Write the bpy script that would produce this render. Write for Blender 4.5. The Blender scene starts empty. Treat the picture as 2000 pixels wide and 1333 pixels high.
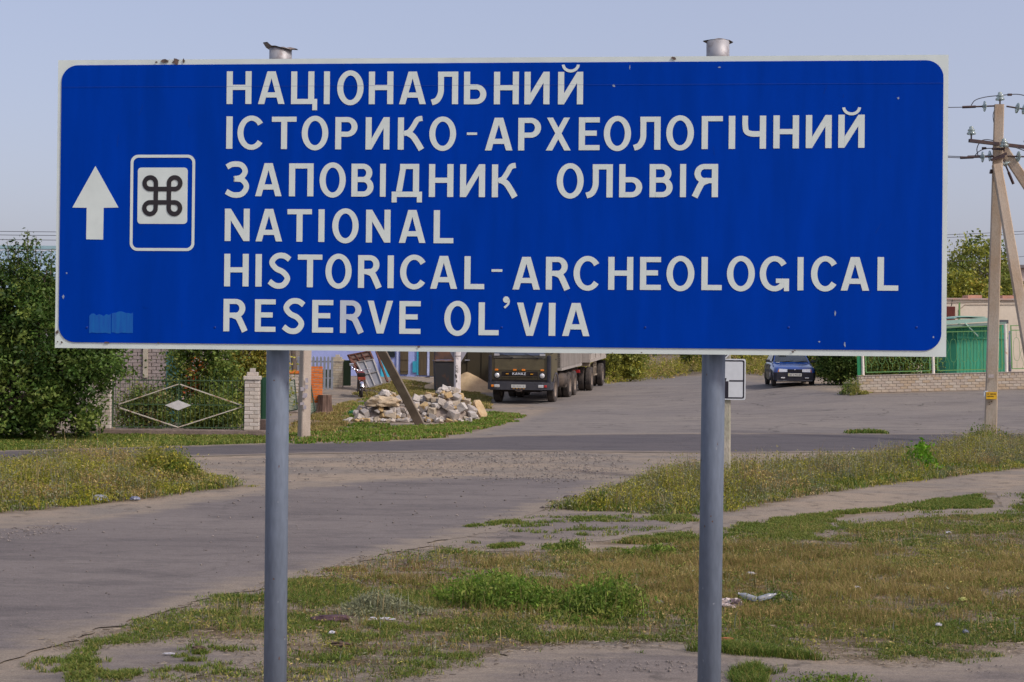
import bpy, bmesh, math, random
import numpy as np
from mathutils import Vector, Matrix, noise as mnoise

# ------------------------------------------------------------------ camera, sky, sun, exposure
SC = bpy.context.scene
COL = SC.collection
FPX, RES_X, RES_Y = 2800.0, 2000.0, 1333.0        # focal length in pixels of the photograph
CAM_H, ROLL, PITCH = 2.07, 0.0100, 0.0055

cam_data = bpy.data.cameras.new('camera')
cam_data.sensor_width = 36.0
cam_data.lens = FPX / RES_X * 36.0
cam_data.clip_start, cam_data.clip_end = 0.1, 6000
cam = bpy.data.objects.new('camera', cam_data)
COL.objects.link(cam)
cam.matrix_world = (Matrix.Translation((0, 0, CAM_H)) @ Matrix.Rotation(math.pi / 2 + PITCH, 4, 'X')
                    @ Matrix.Rotation(ROLL, 4, 'Z'))
SC.camera = cam

SUN_EL, SUN_AZ = math.radians(45), math.radians(124)   # azimuth clockwise from +Y (view direction)
world = bpy.data.worlds.new('World')
SC.world = world
world.use_nodes = True
wn = world.node_tree
for n in list(wn.nodes):
    wn.nodes.remove(n)
w_out = wn.nodes.new('ShaderNodeOutputWorld')
w_bg = wn.nodes.new('ShaderNodeBackground')
w_sky = wn.nodes.new('ShaderNodeTexSky')
w_sky.sky_type = 'NISHITA'
w_sky.sun_disc = False
w_sky.sun_elevation = SUN_EL
w_sky.sun_rotation = SUN_AZ
w_sky.air_density = 1.0
w_sky.dust_density = 4.0
w_sky.ozone_density = 1.0
w_tint = wn.nodes.new('ShaderNodeMix')
w_tint.data_type = 'RGBA'
w_tint.blend_type = 'MULTIPLY'
w_tint.inputs[0].default_value = 1.0
w_tint.inputs[7].default_value = (1.05, 0.895, 0.91, 1)
wn.links.new(w_sky.outputs[0], w_tint.inputs[6])
w_haze = wn.nodes.new('ShaderNodeMix')            # thin even haze over the clear sky
w_haze.data_type = 'RGBA'
w_haze.inputs[0].default_value = 0.5
w_haze.inputs[7].default_value = (2.12, 2.36, 3.10, 1)
wn.links.new(w_tint.outputs[2], w_haze.inputs[6])
wn.links.new(w_haze.outputs[2], w_bg.inputs['Color'])
w_bg.inputs['Strength'].default_value = 0.15
wn.links.new(w_bg.outputs[0], w_out.inputs[0])

sun_data = bpy.data.lights.new('sun', 'SUN')
sun_data.energy = 1.5
sun_data.angle = math.radians(8.0)
sun_data.color = (1.0, 0.965, 0.90)
sun = bpy.data.objects.new('sun', sun_data)
COL.objects.link(sun)
sun_vec = Vector((math.sin(SUN_AZ) * math.cos(SUN_EL), math.cos(SUN_AZ) * math.cos(SUN_EL), math.sin(SUN_EL)))
sun.rotation_euler = (-sun_vec).to_track_quat('-Z', 'Y').to_euler()
sun.location = (30, -10, 40)

SC.view_settings.view_transform = 'Standard'
SC.view_settings.look = 'None'
SC.view_settings.exposure = 0.5
SC.view_settings.gamma = 1.0
SC.view_settings.use_curve_mapping = False

rnd = random.Random(7)
R = math.radians

# ------------------------------------------------------------------ measuring: a sight line of the photograph into the place
def ray(px, py):
    u, v = px - RES_X / 2, py - RES_Y / 2
    c, s = math.cos(ROLL), math.sin(ROLL)
    x, y = u * c + v * s, -u * s + v * c
    up = -y / FPX
    cp, sp = math.cos(PITCH), math.sin(PITCH)
    return Vector((x / FPX, cp - up * sp, up * cp + sp))

def at(px, py, d):
    r = ray(px, py)
    return Vector((0, 0, CAM_H)) + r * (d / r.y)

# terrain: knots of height (m)
KX = [-60, -12, -5, 0, 4, 8, 12, 18, 60]
KY = [0, 37, 44, 50, 56, 66, 90, 200]
KZ = [[0, 0, 0, 0, 0, 0, 0, 0, 0],
      [0, 0, 0, 0, 0, 0, 0, 0, 0],
      [0.02, 0.02, 0.02, 0.0, 0.05, 0.15, 0.28, 0.40, 0.4],
      [0.12, 0.12, 0.06, 0.0, 0.12, 0.32, 0.65, 0.86, 0.9],
      [0.25, 0.25, 0.13, 0.12, 0.24, 0.42, 0.80, 1.0, 1.0],
      [0.7, 0.7, 0.7, 0.45, 0.43, 0.5, 0.85, 1.1, 1.1],
      [1.1, 1.1, 1.1, 0.9, 0.42, 0.45, 0.9, 1.2, 1.2],
      [2.0, 2.0, 2.0, 1.6, 0.9, 1.0, 1.5, 2.0, 2.0]]
_kx, _ky, _kz = np.array(KX, float), np.array(KY, float), np.array(KZ, float)

def gz(x, y):
    x = np.asarray(x, float); y = np.asarray(y, float)
    xc = np.clip(x, _kx[0], _kx[-1] - 1e-6); yc = np.clip(y, _ky[0], _ky[-1] - 1e-6)
    i = np.clip(np.searchsorted(_kx, xc, side='right') - 1, 0, len(_kx) - 2)
    j = np.clip(np.searchsorted(_ky, yc, side='right') - 1, 0, len(_ky) - 2)
    tx = (xc - _kx[i]) / (_kx[i + 1] - _kx[i]); ty = (yc - _ky[j]) / (_ky[j + 1] - _ky[j])
    tx = tx * 0.5 + 0.5 * tx * tx * (3 - 2 * tx); ty = ty * 0.5 + 0.5 * ty * ty * (3 - 2 * ty)
    a = _kz[j, i] * (1 - tx) + _kz[j, i + 1] * tx
    b = _kz[j + 1, i] * (1 - tx) + _kz[j + 1, i + 1] * tx
    return a * (1 - ty) + b * ty

def gzf(x, y):
    return float(gz(x, y))

def G(px, py):
    """the point of the ground on that sight line"""
    r = ray(px, py)
    lo, hi = 3.0, 400.0
    f = lambda d: CAM_H + r.z * d / r.y - gzf(r.x * d / r.y, d)
    if f(hi) > 0:
        hi = 150.0
        return Vector((r.x * hi / r.y, hi, gzf(r.x * hi / r.y, hi)))
    for _ in range(50):
        m = (lo + hi) / 2
        if f(m) > 0: lo = m
        else: hi = m
    return Vector((r.x * lo / r.y, lo, gzf(r.x * lo / r.y, lo)))

# ------------------------------------------------------------------ numpy noise
def _hash(ix, iy, seed):
    n = (ix.astype(np.int64) * 374761393 + iy.astype(np.int64) * 668265263 + seed * 1442695041) & 0xffffffff
    n = ((n ^ (n >> 13)) * 1274126177) & 0xffffffff
    return ((n ^ (n >> 16)) & 0xffff) / 65535.0

def vnoise(x, y, seed=0):
    x = np.asarray(x, float); y = np.asarray(y, float)
    ix = np.floor(x); iy = np.floor(y)
    fx = x - ix; fy = y - iy
    fx = fx * fx * (3 - 2 * fx); fy = fy * fy * (3 - 2 * fy)
    a = _hash(ix, iy, seed); b = _hash(ix + 1, iy, seed)
    c = _hash(ix, iy + 1, seed); d = _hash(ix + 1, iy + 1, seed)
    return (a * (1 - fx) + b * fx) * (1 - fy) + (c * (1 - fx) + d * fx) * fy

def fbm(x, y, seed=0, octv=4):
    s = 0; a = 0.5; t = 0
    for k in range(octv):
        s = s + a * vnoise(x * 2 ** k, y * 2 ** k, seed + k * 17); t += a; a *= 0.55
    return s / t - 0.5

def sdf(poly, x, y):
    """signed distance to a polygon, positive inside"""
    x = np.asarray(x, float); y = np.asarray(y, float)
    d = np.full(x.shape, 1e18); ins = np.zeros(x.shape, bool)
    n = len(poly)
    for i in range(n):
        ax, ay = poly[i]; bx, by = poly[(i + 1) % n]
        ex, ey = bx - ax, by - ay
        wx, wy = x - ax, y - ay
        t = np.clip((wx * ex + wy * ey) / (ex * ex + ey * ey + 1e-12), 0, 1)
        d = np.minimum(d, (wx - ex * t) ** 2 + (wy - ey * t) ** 2)
        c = ((ay > y) != (by > y)) & (x < (bx - ax) * (y - ay) / ((by - ay) if abs(by - ay) > 1e-12 else 1e-12) + ax)
        ins ^= c
    d = np.sqrt(d)
    return np.where(ins, d, -d)

# ------------------------------------------------------------------ materials
def srgb(r, g, b):
    f = lambda c: (c / 255 / 12.92) if c / 255 <= 0.04045 else ((c / 255 + 0.055) / 1.055) ** 2.4
    return (f(r), f(g), f(b))

MATS = {}
def mat(name, c, rough=0.7, c2=None, scale=6.0, amt=0.5, bump=0.0, bscale=40.0, metal=0.0, spec=0.3,
        fine=None, stretch=None, coat=0.0, detail=6.0, contrast=(0.35, 0.65), bdist=0.01, trans=0.0, emit=None):
    """a painted / weathered surface: two tones mixed by noise, plus fine grain and relief"""
    if name in MATS:
        return MATS[name]
    m = bpy.data.materials.new(name)
    m.use_nodes = True
    nt = m.node_tree
    b = nt.nodes['Principled BSDF']
    b.inputs['Roughness'].default_value = rough
    b.inputs['Metallic'].default_value = metal
    b.inputs['Specular IOR Level'].default_value = spec
    b.inputs['Coat Weight'].default_value = coat
    if trans:
        b.inputs['Transmission Weight'].default_value = trans
    L = nt.links.new
    tc = nt.nodes.new('ShaderNodeTexCoord')
    vec = tc.outputs['Object']
    if stretch:
        mp = nt.nodes.new('ShaderNodeMapping')
        mp.inputs['Scale'].default_value = stretch
        L(vec, mp.inputs[0]); vec = mp.outputs[0]
    if c2 is None:
        c2 = tuple(x * 0.72 for x in c)
    nz = nt.nodes.new('ShaderNodeTexNoise')
    nz.inputs['Scale'].default_value = scale
    nz.inputs['Detail'].default_value = detail
    nz.inputs['Roughness'].default_value = 0.6
    L(vec, nz.inputs['Vector'])
    mr = nt.nodes.new('ShaderNodeMapRange')
    mr.inputs['From Min'].default_value, mr.inputs['From Max'].default_value = contrast
    mr.inputs['To Max'].default_value = amt * 2 if amt <= 0.5 else 1.0
    L(nz.outputs['Fac'], mr.inputs['Value'])
    mx = nt.nodes.new('ShaderNodeMix'); mx.data_type = 'RGBA'
    mx.inputs[6].default_value = (*c, 1); mx.inputs[7].default_value = (*c2, 1)
    L(mr.outputs[0], mx.inputs[0])
    colr = mx.outputs[2]
    if fine:
        n2 = nt.nodes.new('ShaderNodeTexNoise')
        n2.inputs['Scale'].default_value = fine[0]; n2.inputs['Detail'].default_value = 3
        L(vec, n2.inputs['Vector'])
        m2 = nt.nodes.new('ShaderNodeMapRange')
        m2.inputs['From Min'].default_value, m2.inputs['From Max'].default_value = 0.3, 0.7
        m2.inputs['To Min'].default_value, m2.inputs['To Max'].default_value = 1 - fine[1], 1 + fine[1]
        L(n2.outputs['Fac'], m2.inputs['Value'])
        mm = nt.nodes.new('ShaderNodeVectorMath'); mm.operation = 'SCALE'
        L(colr, mm.inputs[0]); L(m2.outputs[0], mm.inputs['Scale'])
        colr = mm.outputs[0]
    L(colr, b.inputs['Base Color'])
    if bump:
        n3 = nt.nodes.new('ShaderNodeTexNoise')
        n3.inputs['Scale'].default_value = bscale; n3.inputs['Detail'].default_value = 5
        L(vec, n3.inputs['Vector'])
        bp = nt.nodes.new('ShaderNodeBump')
        bp.inputs['Strength'].default_value = bump; bp.inputs['Distance'].default_value = bdist
        L(n3.outputs['Fac'], bp.inputs['Height']); L(bp.outputs[0], b.inputs['Normal'])
    if emit:
        b.inputs['Emission Color'].default_value = (*emit, 1); b.inputs['Emission Strength'].default_value = 1
    MATS[name] = m
    return m

def leaf_mat(name, translucency=0.35, rough=0.55):
    """foliage: colour comes from each leaf's own colour attribute"""
    if name in MATS:
        return MATS[name]
    m = bpy.data.materials.new(name); m.use_nodes = True
    nt = m.node_tree; L = nt.links.new
    b = nt.nodes['Principled BSDF']; out = nt.nodes['Material Output']
    b.inputs['Roughness'].default_value = rough
    b.inputs['Specular IOR Level'].default_value = 0.25
    at_ = nt.nodes.new('ShaderNodeAttribute'); at_.attribute_name = 'Col'
    L(at_.outputs['Color'], b.inputs['Base Color'])
    tr = nt.nodes.new('ShaderNodeBsdfTranslucent')
    L(at_.outputs['Color'], tr.inputs['Color'])
    mx = nt.nodes.new('ShaderNodeMixShader'); mx.inputs[0].default_value = translucency
    L(b.outputs[0], mx.inputs[1]); L(tr.outputs[0], mx.inputs[2]); L(mx.outputs[0], out.inputs['Surface'])
    MATS[name] = m
    return m

# ------------------------------------------------------------------ object helpers
def tag(o, label=None, cat=None, group=None, kind=None):
    if label: o['label'] = label
    if cat: o['category'] = cat
    if group: o['group'] = group
    if kind: o['kind'] = kind
    return o

def thing(name, label, cat, loc=(0, 0, 0), rz=0.0, group=None):
    o = bpy.data.objects.new(name, None)
    o.empty_display_size = 0.2
    COL.objects.link(o)
    o.location = loc; o.rotation_euler = (0, 0, rz)
    return tag(o, label, cat, group)

def link(name, mesh, parent=None, loc=None, rot=None, scale=None):
    o = bpy.data.objects.new(name, mesh)
    COL.objects.link(o)
    if parent is not None: o.parent = parent
    if loc is not None: o.location = loc
    if rot is not None: o.rotation_euler = rot
    if scale is not None: o.scale = scale
    return o

class MB:
    """collects shapes for one mesh"""
    def __init__(self):
        self.v, self.f, self.mi, self.cur = [], [], [], 0
        self.sm = []
        self.smooth = False
    def add(self, vs, fs):
        b = len(self.v)
        self.v += [tuple(p) for p in vs]
        for f in fs:
            self.f.append([b + i for i in f]); self.mi.append(self.cur); self.sm.append(self.smooth)
        return self
    def box(self, c, s, rot=None, taper=None):
        x, y, z = s[0] / 2, s[1] / 2, s[2] / 2
        tx, ty = taper or (1, 1)
        P = [Vector(p) for p in ((-x, -y, -z), (x, -y, -z), (x, y, -z), (-x, y, -z),
                                 (-x * tx, -y * ty, z), (x * tx, -y * ty, z), (x * tx, y * ty, z), (-x * tx, y * ty, z))]
        if rot is not None:
            P = [rot @ p for p in P]
        c = Vector(c)
        return self.add([p + c for p in P], [(0, 3, 2, 1), (4, 5, 6, 7), (0, 1, 5, 4), (1, 2, 6, 5), (2, 3, 7, 6), (3, 0, 4, 7)])
    def bbox(self, c, s, bev=0.02):
        """a box with chamfered edges"""
        x, y, z = s[0] / 2, s[1] / 2, s[2] / 2
        bm = bmesh.new()
        bmesh.ops.create_cube(bm, size=1)
        for v in bm.verts:
            v.co = Vector((v.co.x * 2 * x, v.co.y * 2 * y, v.co.z * 2 * z))
        bmesh.ops.bevel(bm, geom=bm.edges[:], offset=bev, segments=2, affect='EDGES', profile=0.6)
        bm.verts.ensure_lookup_table()
        vs = [v.co + Vector(c) for v in bm.verts]
        fs = [[v.index for v in f.verts] for f in bm.faces]
        bm.free()
        return self.add(vs, fs)
    def bar(self, a, b, w, h=None, taper=1.0, up=(0, 0, 1)):
        """rectangular bar from a to b"""
        a, b = Vector(a), Vector(b); h = h or w
        d = (b - a).normalized()
        u = Vector(up)
        if abs(d.dot(u)) > 0.98: u = Vector((0, 1, 0))
        s = d.cross(u).normalized(); t = s.cross(d).normalized()
        P = []
        for p, k in ((a, 1.0), (b, taper)):
            for i, j in ((-1, -1), (1, -1), (1, 1), (-1, 1)):
                P.append(p + s * (i * w / 2 * k) + t * (j * h / 2 * k))
        return self.add(P, [(3, 2, 1, 0), (4, 5, 6, 7), (0, 1, 5, 4), (1, 2, 6, 5), (2, 3, 7, 6), (3, 0, 4, 7)])
    def tube(self, pts, r, n=8, caps=True):
        pts = [Vector(p) for p in pts]
        rs = r if isinstance(r, (list, tuple)) else [r] * len(pts)
        rings = []
        prev = None
        for i, p in enumerate(pts):
            d = (pts[min(i + 1, len(pts) - 1)] - pts[max(i - 1, 0)]).normalized()
            if prev is None:
                u = Vector((0, 0, 1)) if abs(d.z) < 0.9 else Vector((1, 0, 0))
                s = d.cross(u).normalized()
            else:
                s = (prev - d * prev.dot(d)).normalized()
            prev = s
            t = d.cross(s)
            rings.append([p + (s * math.cos(2 * math.pi * k / n) + t * math.sin(2 * math.pi * k / n)) * rs[i] for k in range(n)])
        vs = [q for rg in rings for q in rg]
        fs = []
        for i in range(len(rings) - 1):
            for k in range(n):
                a, b = i * n + k, i * n + (k + 1) % n
                fs.append((a, b, b + n, a + n))
        if caps:
            fs.append(tuple(range(n - 1, -1, -1))); fs.append(tuple((len(rings) - 1) * n + k for k in range(n)))
        return self.add(vs, fs)
    def loft(self, rings, closed=True, caps=True):
        n = len(rings[0]); vs = [q for rg in rings for q in rg]; fs = []
        for i in range(len(rings) - 1):
            for k in range(n if closed else n - 1):
                a, b = i * n + k, i * n + (k + 1) % n
                fs.append((a, b, b + n, a + n))
        if caps:
            fs.append(tuple(range(n - 1, -1, -1))); fs.append(tuple((len(rings) - 1) * n + k for k in range(n)))
        return self.add(vs, fs)
    def lathe(self, prof, n=24, axis='Z', c=(0, 0, 0)):
        """profile [(r, h)...] turned about an axis"""
        vs = []; c = Vector(c)
        for r, h in prof:
            for k in range(n):
                a = 2 * math.pi * k / n
                p = (r * math.cos(a), r * math.sin(a), h)
                if axis == 'X': p = (p[2], p[0], p[1])
                if axis == 'Y': p = (p[0], p[2], p[1])
                vs.append(Vector(p) + c)
        fs = []
        for i in range(len(prof) - 1):
            for k in range(n):
                a, b = i * n + k, i * n + (k + 1) % n
                fs.append((a, b, b + n, a + n))
        return self.add(vs, fs)
    def prism(self, poly, y0, y1, plane='XZ'):
        """extrude an outline; plane XZ is extruded along Y, XY along Z, YZ along X"""
        n = len(poly)
        def mk(p, t):
            return {'XZ': (p[0], t, p[1]), 'XY': (p[0], p[1], t), 'YZ': (t, p[0], p[1])}[plane]
        vs = [mk(p, y0) for p in poly] + [mk(p, y1) for p in poly]
        fs = [tuple(range(n)), tuple(range(2 * n - 1, n - 1, -1))]
        fs += [(k, n + k, n + (k + 1) % n, (k + 1) % n) for k in range(n)]
        return self.add(vs, fs)
    def mesh(self, name, mats, fix=True):
        me = bpy.data.meshes.new(name)
        me.from_pydata(self.v, [], self.f)
        ms = mats if isinstance(mats, (list, tuple)) else [mats]
        for m in ms: me.materials.append(m)
        me.polygons.foreach_set('material_index', self.mi)
        me.polygons.foreach_set('use_smooth', self.sm)
        if fix:
            bm = bmesh.new(); bm.from_mesh(me)
            bmesh.ops.recalc_face_normals(bm, faces=bm.faces)
            bm.to_mesh(me); bm.free()
        me.update()
        return me
    def build(self, name, mats, parent=None, loc=None, rot=None, fix=True):
        return link(name, self.mesh(name, mats, fix), parent, loc, rot)

def np_mesh(name, verts, faces_flat, loop_tot, material, cols=None, smooth=False):
    """fast mesh from numpy arrays; faces_flat: vertex ids, loop_tot: corners per face"""
    me = bpy.data.meshes.new(name)
    nv, nl, nf = len(verts), len(faces_flat), len(loop_tot)
    me.vertices.add(nv); me.vertices.foreach_set('co', np.ascontiguousarray(verts, np.float32).ravel())
    me.loops.add(nl); me.loops.foreach_set('vertex_index', np.ascontiguousarray(faces_flat, np.int32))
    me.polygons.add(nf)
    st = np.concatenate([[0], np.cumsum(loop_tot)[:-1]]).astype(np.int32)
    me.polygons.foreach_set('loop_start', st)
    me.polygons.foreach_set('loop_total', np.ascontiguousarray(loop_tot, np.int32))
    if smooth: me.polygons.foreach_set('use_smooth', np.ones(nf, bool))
    me.update(calc_edges=True)
    if cols is not None:
        a = me.color_attributes.new('Col', 'FLOAT_COLOR', 'POINT')
        c4 = np.ones((nv, 4), np.float32); c4[:, :3] = cols
        a.data.foreach_set('color', c4.ravel())
    me.materials.append(material)
    me.validate()
    return me

def rock_mesh(name, size, seed, material, sub=2, jag=0.25, flat=False):
    """an angular lump"""
    bm = bmesh.new()
    bmesh.ops.create_icosphere(bm, subdivisions=sub, radius=1)
    r_ = random.Random(seed)
    cuts = [(Vector((r_.gauss(0, 1), r_.gauss(0, 1), r_.gauss(0, 1))).normalized(), r_.uniform(0.5, 0.85)) for _ in range(9)]
    off = Vector((r_.random() * 50, r_.random() * 50, r_.random() * 50))
    for v in bm.verts:
        p = v.co.copy()
        for n_, h_ in cuts:
            k = p.dot(n_)
            if k > h_: p -= n_ * (k - h_)
        p *= 1 + jag * mnoise.noise(p * 1.7 + off)
        v.co = Vector((p.x * size[0] / 1.5, p.y * size[1] / 1.5, p.z * size[2] / 1.5))
    me = bpy.data.meshes.new(name)
    bm.to_mesh(me); bm.free()
    me.materials.append(material)
    return me

# ------------------------------------------------------------------ the ground
def steps(a, b, s):
    return list(np.arange(a, b - 1e-6, s))
GX = np.array([-900, -400, -200, -120, -80, -60] + steps(-50, -15, 1.5) + steps(-15, 17, 0.15) + steps(17, 50, 1.5) + [50, 60, 80, 120, 200, 400, 900])
GY = np.array([-30, -10, 0, 3, 5] + steps(6, 8, 0.25) + steps(8, 20, 0.075) + steps(20, 40, 0.14) + steps(40, 72, 0.3) + steps(72, 100, 1.2)
              + [100, 110, 125, 150, 200, 300, 500, 900, 1600, 2600])
GXX, GYY = np.meshgrid(GX, GY)
GZZ = gz(GXX, GYY)

def poly_px(pts):
    return [(p.x, p.y) for p in (G(*q) for q in pts)]

# where vegetation grows (outlines as seen in the photograph, taken down to the ground)
Z_LAWN = poly_px([(150, 1262), (330, 1207), (560, 1142), (700, 1104), (880, 1072), (960, 1078), (1100, 1082), (1230, 1078), (1330, 1068), (1420, 1052),
                  (1500, 1030), (1600, 1015), (1640, 1032), (1560, 1062), (1700, 1024), (1850, 1010), (1960, 1012), (2060, 1000), (2300, 1000), (2300, 1270),
                  (2000, 1262), (1850, 1282), (1700, 1290), (1560, 1278), (1420, 1262), (1280, 1258), (1150, 1258), (1020, 1266),
                  (900, 1290), (760, 1330), (700, 1420), (100, 1420), (300, 1330), (520, 1300), (515, 1262), (400, 1250)])
Z_ISLAND = poly_px([(-500, 1035), (0, 1004), (110, 996), (220, 984), (330, 970), (420, 957), (475, 950), (430, 938), (380, 922), (250, 912), (0, 915), (-500, 935)])
Z_BANK = poly_px([(1060, 996), (1180, 1002), (1300, 1008), (1380, 1006), (1500, 988), (1620, 962), (1760, 944), (1880, 930), (2000, 916), (2400, 880), (2400, 868),
                  (1990, 866), (1900, 864), (1830, 878), (1700, 898), (1480, 918), (1330, 926), (1240, 938), (1170, 968)])
Z_STRIP1 = poly_px([(1270, 1044), (1400, 1046), (1480, 1020), (1600, 1002), (1740, 990), (1880, 972), (1930, 962), (1925, 992), (1840, 995), (1700, 1003), (1600, 1018), (1500, 1034), (1420, 1056), (1330, 1066)])
Z_STRIP2 = poly_px([(1260, 1012), (1360, 1008), (1362, 1020), (1300, 1022)])
Z_STRIP3 = poly_px([(1180, 1062), (1260, 1048), (1360, 1034), (1362, 1052), (1280, 1066)])
Z_STRIP4 = poly_px([(900, 1030), (960, 1020), (1030, 1016), (1020, 1024), (930, 1036)])
Z_STRIP5 = poly_px([(930, 1072), (1000, 1062), (1030, 1066), (1000, 1074)])
Z_RIGHT = poly_px([(1965, 992), (2000, 960), (2100, 940), (2100, 1000), (2000, 1002)])
Z_VERGE_L = poly_px([(-600, 902), (0, 882), (250, 875), (515, 867), (560, 866), (560, 840), (300, 846), (0, 852), (-600, 860)])
Z_VERGE_M = poly_px([(540, 868), (720, 866), (850, 856), (930, 842), (1000, 826), (1022, 812), (960, 806), (935, 818), (860, 832), (760, 834), (715, 822), (700, 800), (720, 782), (690, 790), (672, 812), (690, 836), (640, 846), (540, 851)])
Z_DIRT = poly_px([(560, 850), (640, 846), (690, 836), (672, 812), (690, 792), (640, 796), (600, 815), (560, 835)])
Z_YARD = poly_px([(655, 800), (700, 794), (700, 784), (720, 780), (800, 786), (960, 800), (955, 778), (930, 764), (850, 752), (780, 742), (720, 758), (690, 770), (720, 778), (660, 790)])
Z_FORE = poly_px([(1408, 1330), (1432, 1308), (1470, 1298), (1500, 1300), (1508, 1312), (1545, 1306), (1560, 1320), (1520, 1326), (1516, 1345), (1450, 1350)])
Z_TUFT = poly_px([(1648, 845), (1690, 843), (1736, 845), (1734, 849), (1690, 848), (1650, 849)])
Z_FORE2 = poly_px([(1360, 1275), (1420, 1266), (1560, 1278), (1600, 1290), (1500, 1288)])

VEG = [Z_LAWN, Z_ISLAND, Z_BANK, Z_STRIP1, Z_STRIP2, Z_STRIP3, Z_STRIP4, Z_STRIP5, Z_RIGHT, Z_VERGE_L, Z_VERGE_M, Z_YARD, Z_DIRT, Z_FORE, Z_FORE2]
veg = np.full(GXX.shape, -1e3)
near = (np.abs(GXX) < 40) & (GYY < 110) & (GYY > 5)
for z_ in VEG:
    veg[near] = np.maximum(veg[near], sdf(z_, GXX[near], GYY[near]))
veg = veg + 0.5 * fbm(GXX * 1.3, GYY * 1.3, 3)
vegm = np.clip(veg / 0.25 + 0.5, 0, 1)
# beyond the houses all is meadow
far = (GYY > 75) | (np.abs(GXX) > 22)
vegm = np.where(far & (GYY > 40), np.maximum(vegm, 0.8), vegm)

def ground_mat():
    m = bpy.data.materials.new('bare_earth'); m.use_nodes = True
    nt = m.node_tree; L = nt.links.new; N = nt.nodes.new
    b = nt.nodes['Principled BSDF']; b.inputs['Roughness'].default_value = 0.95; b.inputs['Specular IOR Level'].default_value = 0.1
    tc = N('ShaderNodeTexCoord')
    def nz(scale, det=6, rough=0.65, sx=1.0, sy=1.0):
        mp = N('ShaderNodeMapping'); mp.inputs['Scale'].default_value = (sx, sy, 1)
        L(tc.outputs['Object'], mp.inputs[0])
        n = N('ShaderNodeTexNoise'); n.inputs['Scale'].default_value = scale; n.inputs['Detail'].default_value = det
        n.inputs['Roughness'].default_value = rough
        L(mp.outputs[0], n.inputs['Vector']); return n.outputs['Fac']
    def ramp(f, a, bb):
        r = N('ShaderNodeMapRange'); r.inputs['From Min'].default_value = a; r.inputs['From Max'].default_value = bb
        L(f, r.inputs['Value']); return r.outputs[0]
    def mix(f, c1, c2):
        x = N('ShaderNodeMix'); x.data_type = 'RGBA'
        if isinstance(f, float): x.inputs[0].default_value = f
        else: L(f, x.inputs[0])
        for k, c in ((6, c1), (7, c2)):
            if isinstance(c, tuple): x.inputs[k].default_value = (*c, 1)
            else: L(c, x.inputs[k])
        return x.outputs[2]
    sand, grey, dark = (0.29, 0.238, 0.180), (0.205, 0.182, 0.156), (0.11, 0.092, 0.072)
    c = mix(ramp(nz(0.55, 5, 0.6, 0.6, 1.4), 0.4, 0.62), sand, grey)
    c = mix(ramp(nz(3.5, 7, 0.7), 0.52, 0.72), c, dark)
    at_ = N('ShaderNodeAttribute'); at_.attribute_name = 'Col'
    sep = N('ShaderNodeSeparateColor'); L(at_.outputs['Color'], sep.inputs[0])
    turf = mix(ramp(nz(2.2, 6), 0.4, 0.6), (0.095, 0.075, 0.040), (0.165, 0.125, 0.082))
    tm = N('ShaderNodeMath'); tm.operation = 'MULTIPLY'; L(sep.outputs[0], tm.inputs[0]); L(ramp(nz(1.9, 7, 0.7, 0.7, 2.0), 0.40, 0.56), tm.inputs[1])
    c = mix(tm.outputs[0], c, turf)
    g = N('ShaderNodeVectorMath'); g.operation = 'SCALE'
    r = N('ShaderNodeMapRange'); r.inputs['From Min'].default_value, r.inputs['From Max'].default_value = 0.25, 0.75
    r.inputs['To Min'].default_value, r.inputs['To Max'].default_value = 0.72, 1.25
    L(nz(38, 4, 0.7), r.inputs['Value']); L(c, g.inputs[0]); L(r.outputs[0], g.inputs['Scale'])
    L(g.outputs[0], b.inputs['Base Color'])
    bp = N('ShaderNodeBump'); bp.inputs['Strength'].default_value = 0.55; bp.inputs['Distance'].default_value = 0.04
    L(nz(11, 8, 0.72), bp.inputs['Height']); L(bp.outputs[0], b.inputs['Normal'])
    return m

ny, nx = GXX.shape
gi = np.arange(ny * nx).reshape(ny, nx)
gq = np.stack([gi[:-1, :-1], gi[:-1, 1:], gi[1:, 1:], gi[1:, :-1]], -1).reshape(-1, 4)
gverts = np.stack([GXX, GYY, GZZ], -1).reshape(-1, 3)
gcol = np.repeat(vegm.reshape(-1, 1), 3, 1)
ground = link('ground', np_mesh('ground', gverts, gq.ravel(), np.full(len(gq), 4), ground_mat(), gcol, True))
tag(ground, 'bare sandy earth with worn gravel around the junction', None, None, 'structure')

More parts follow.
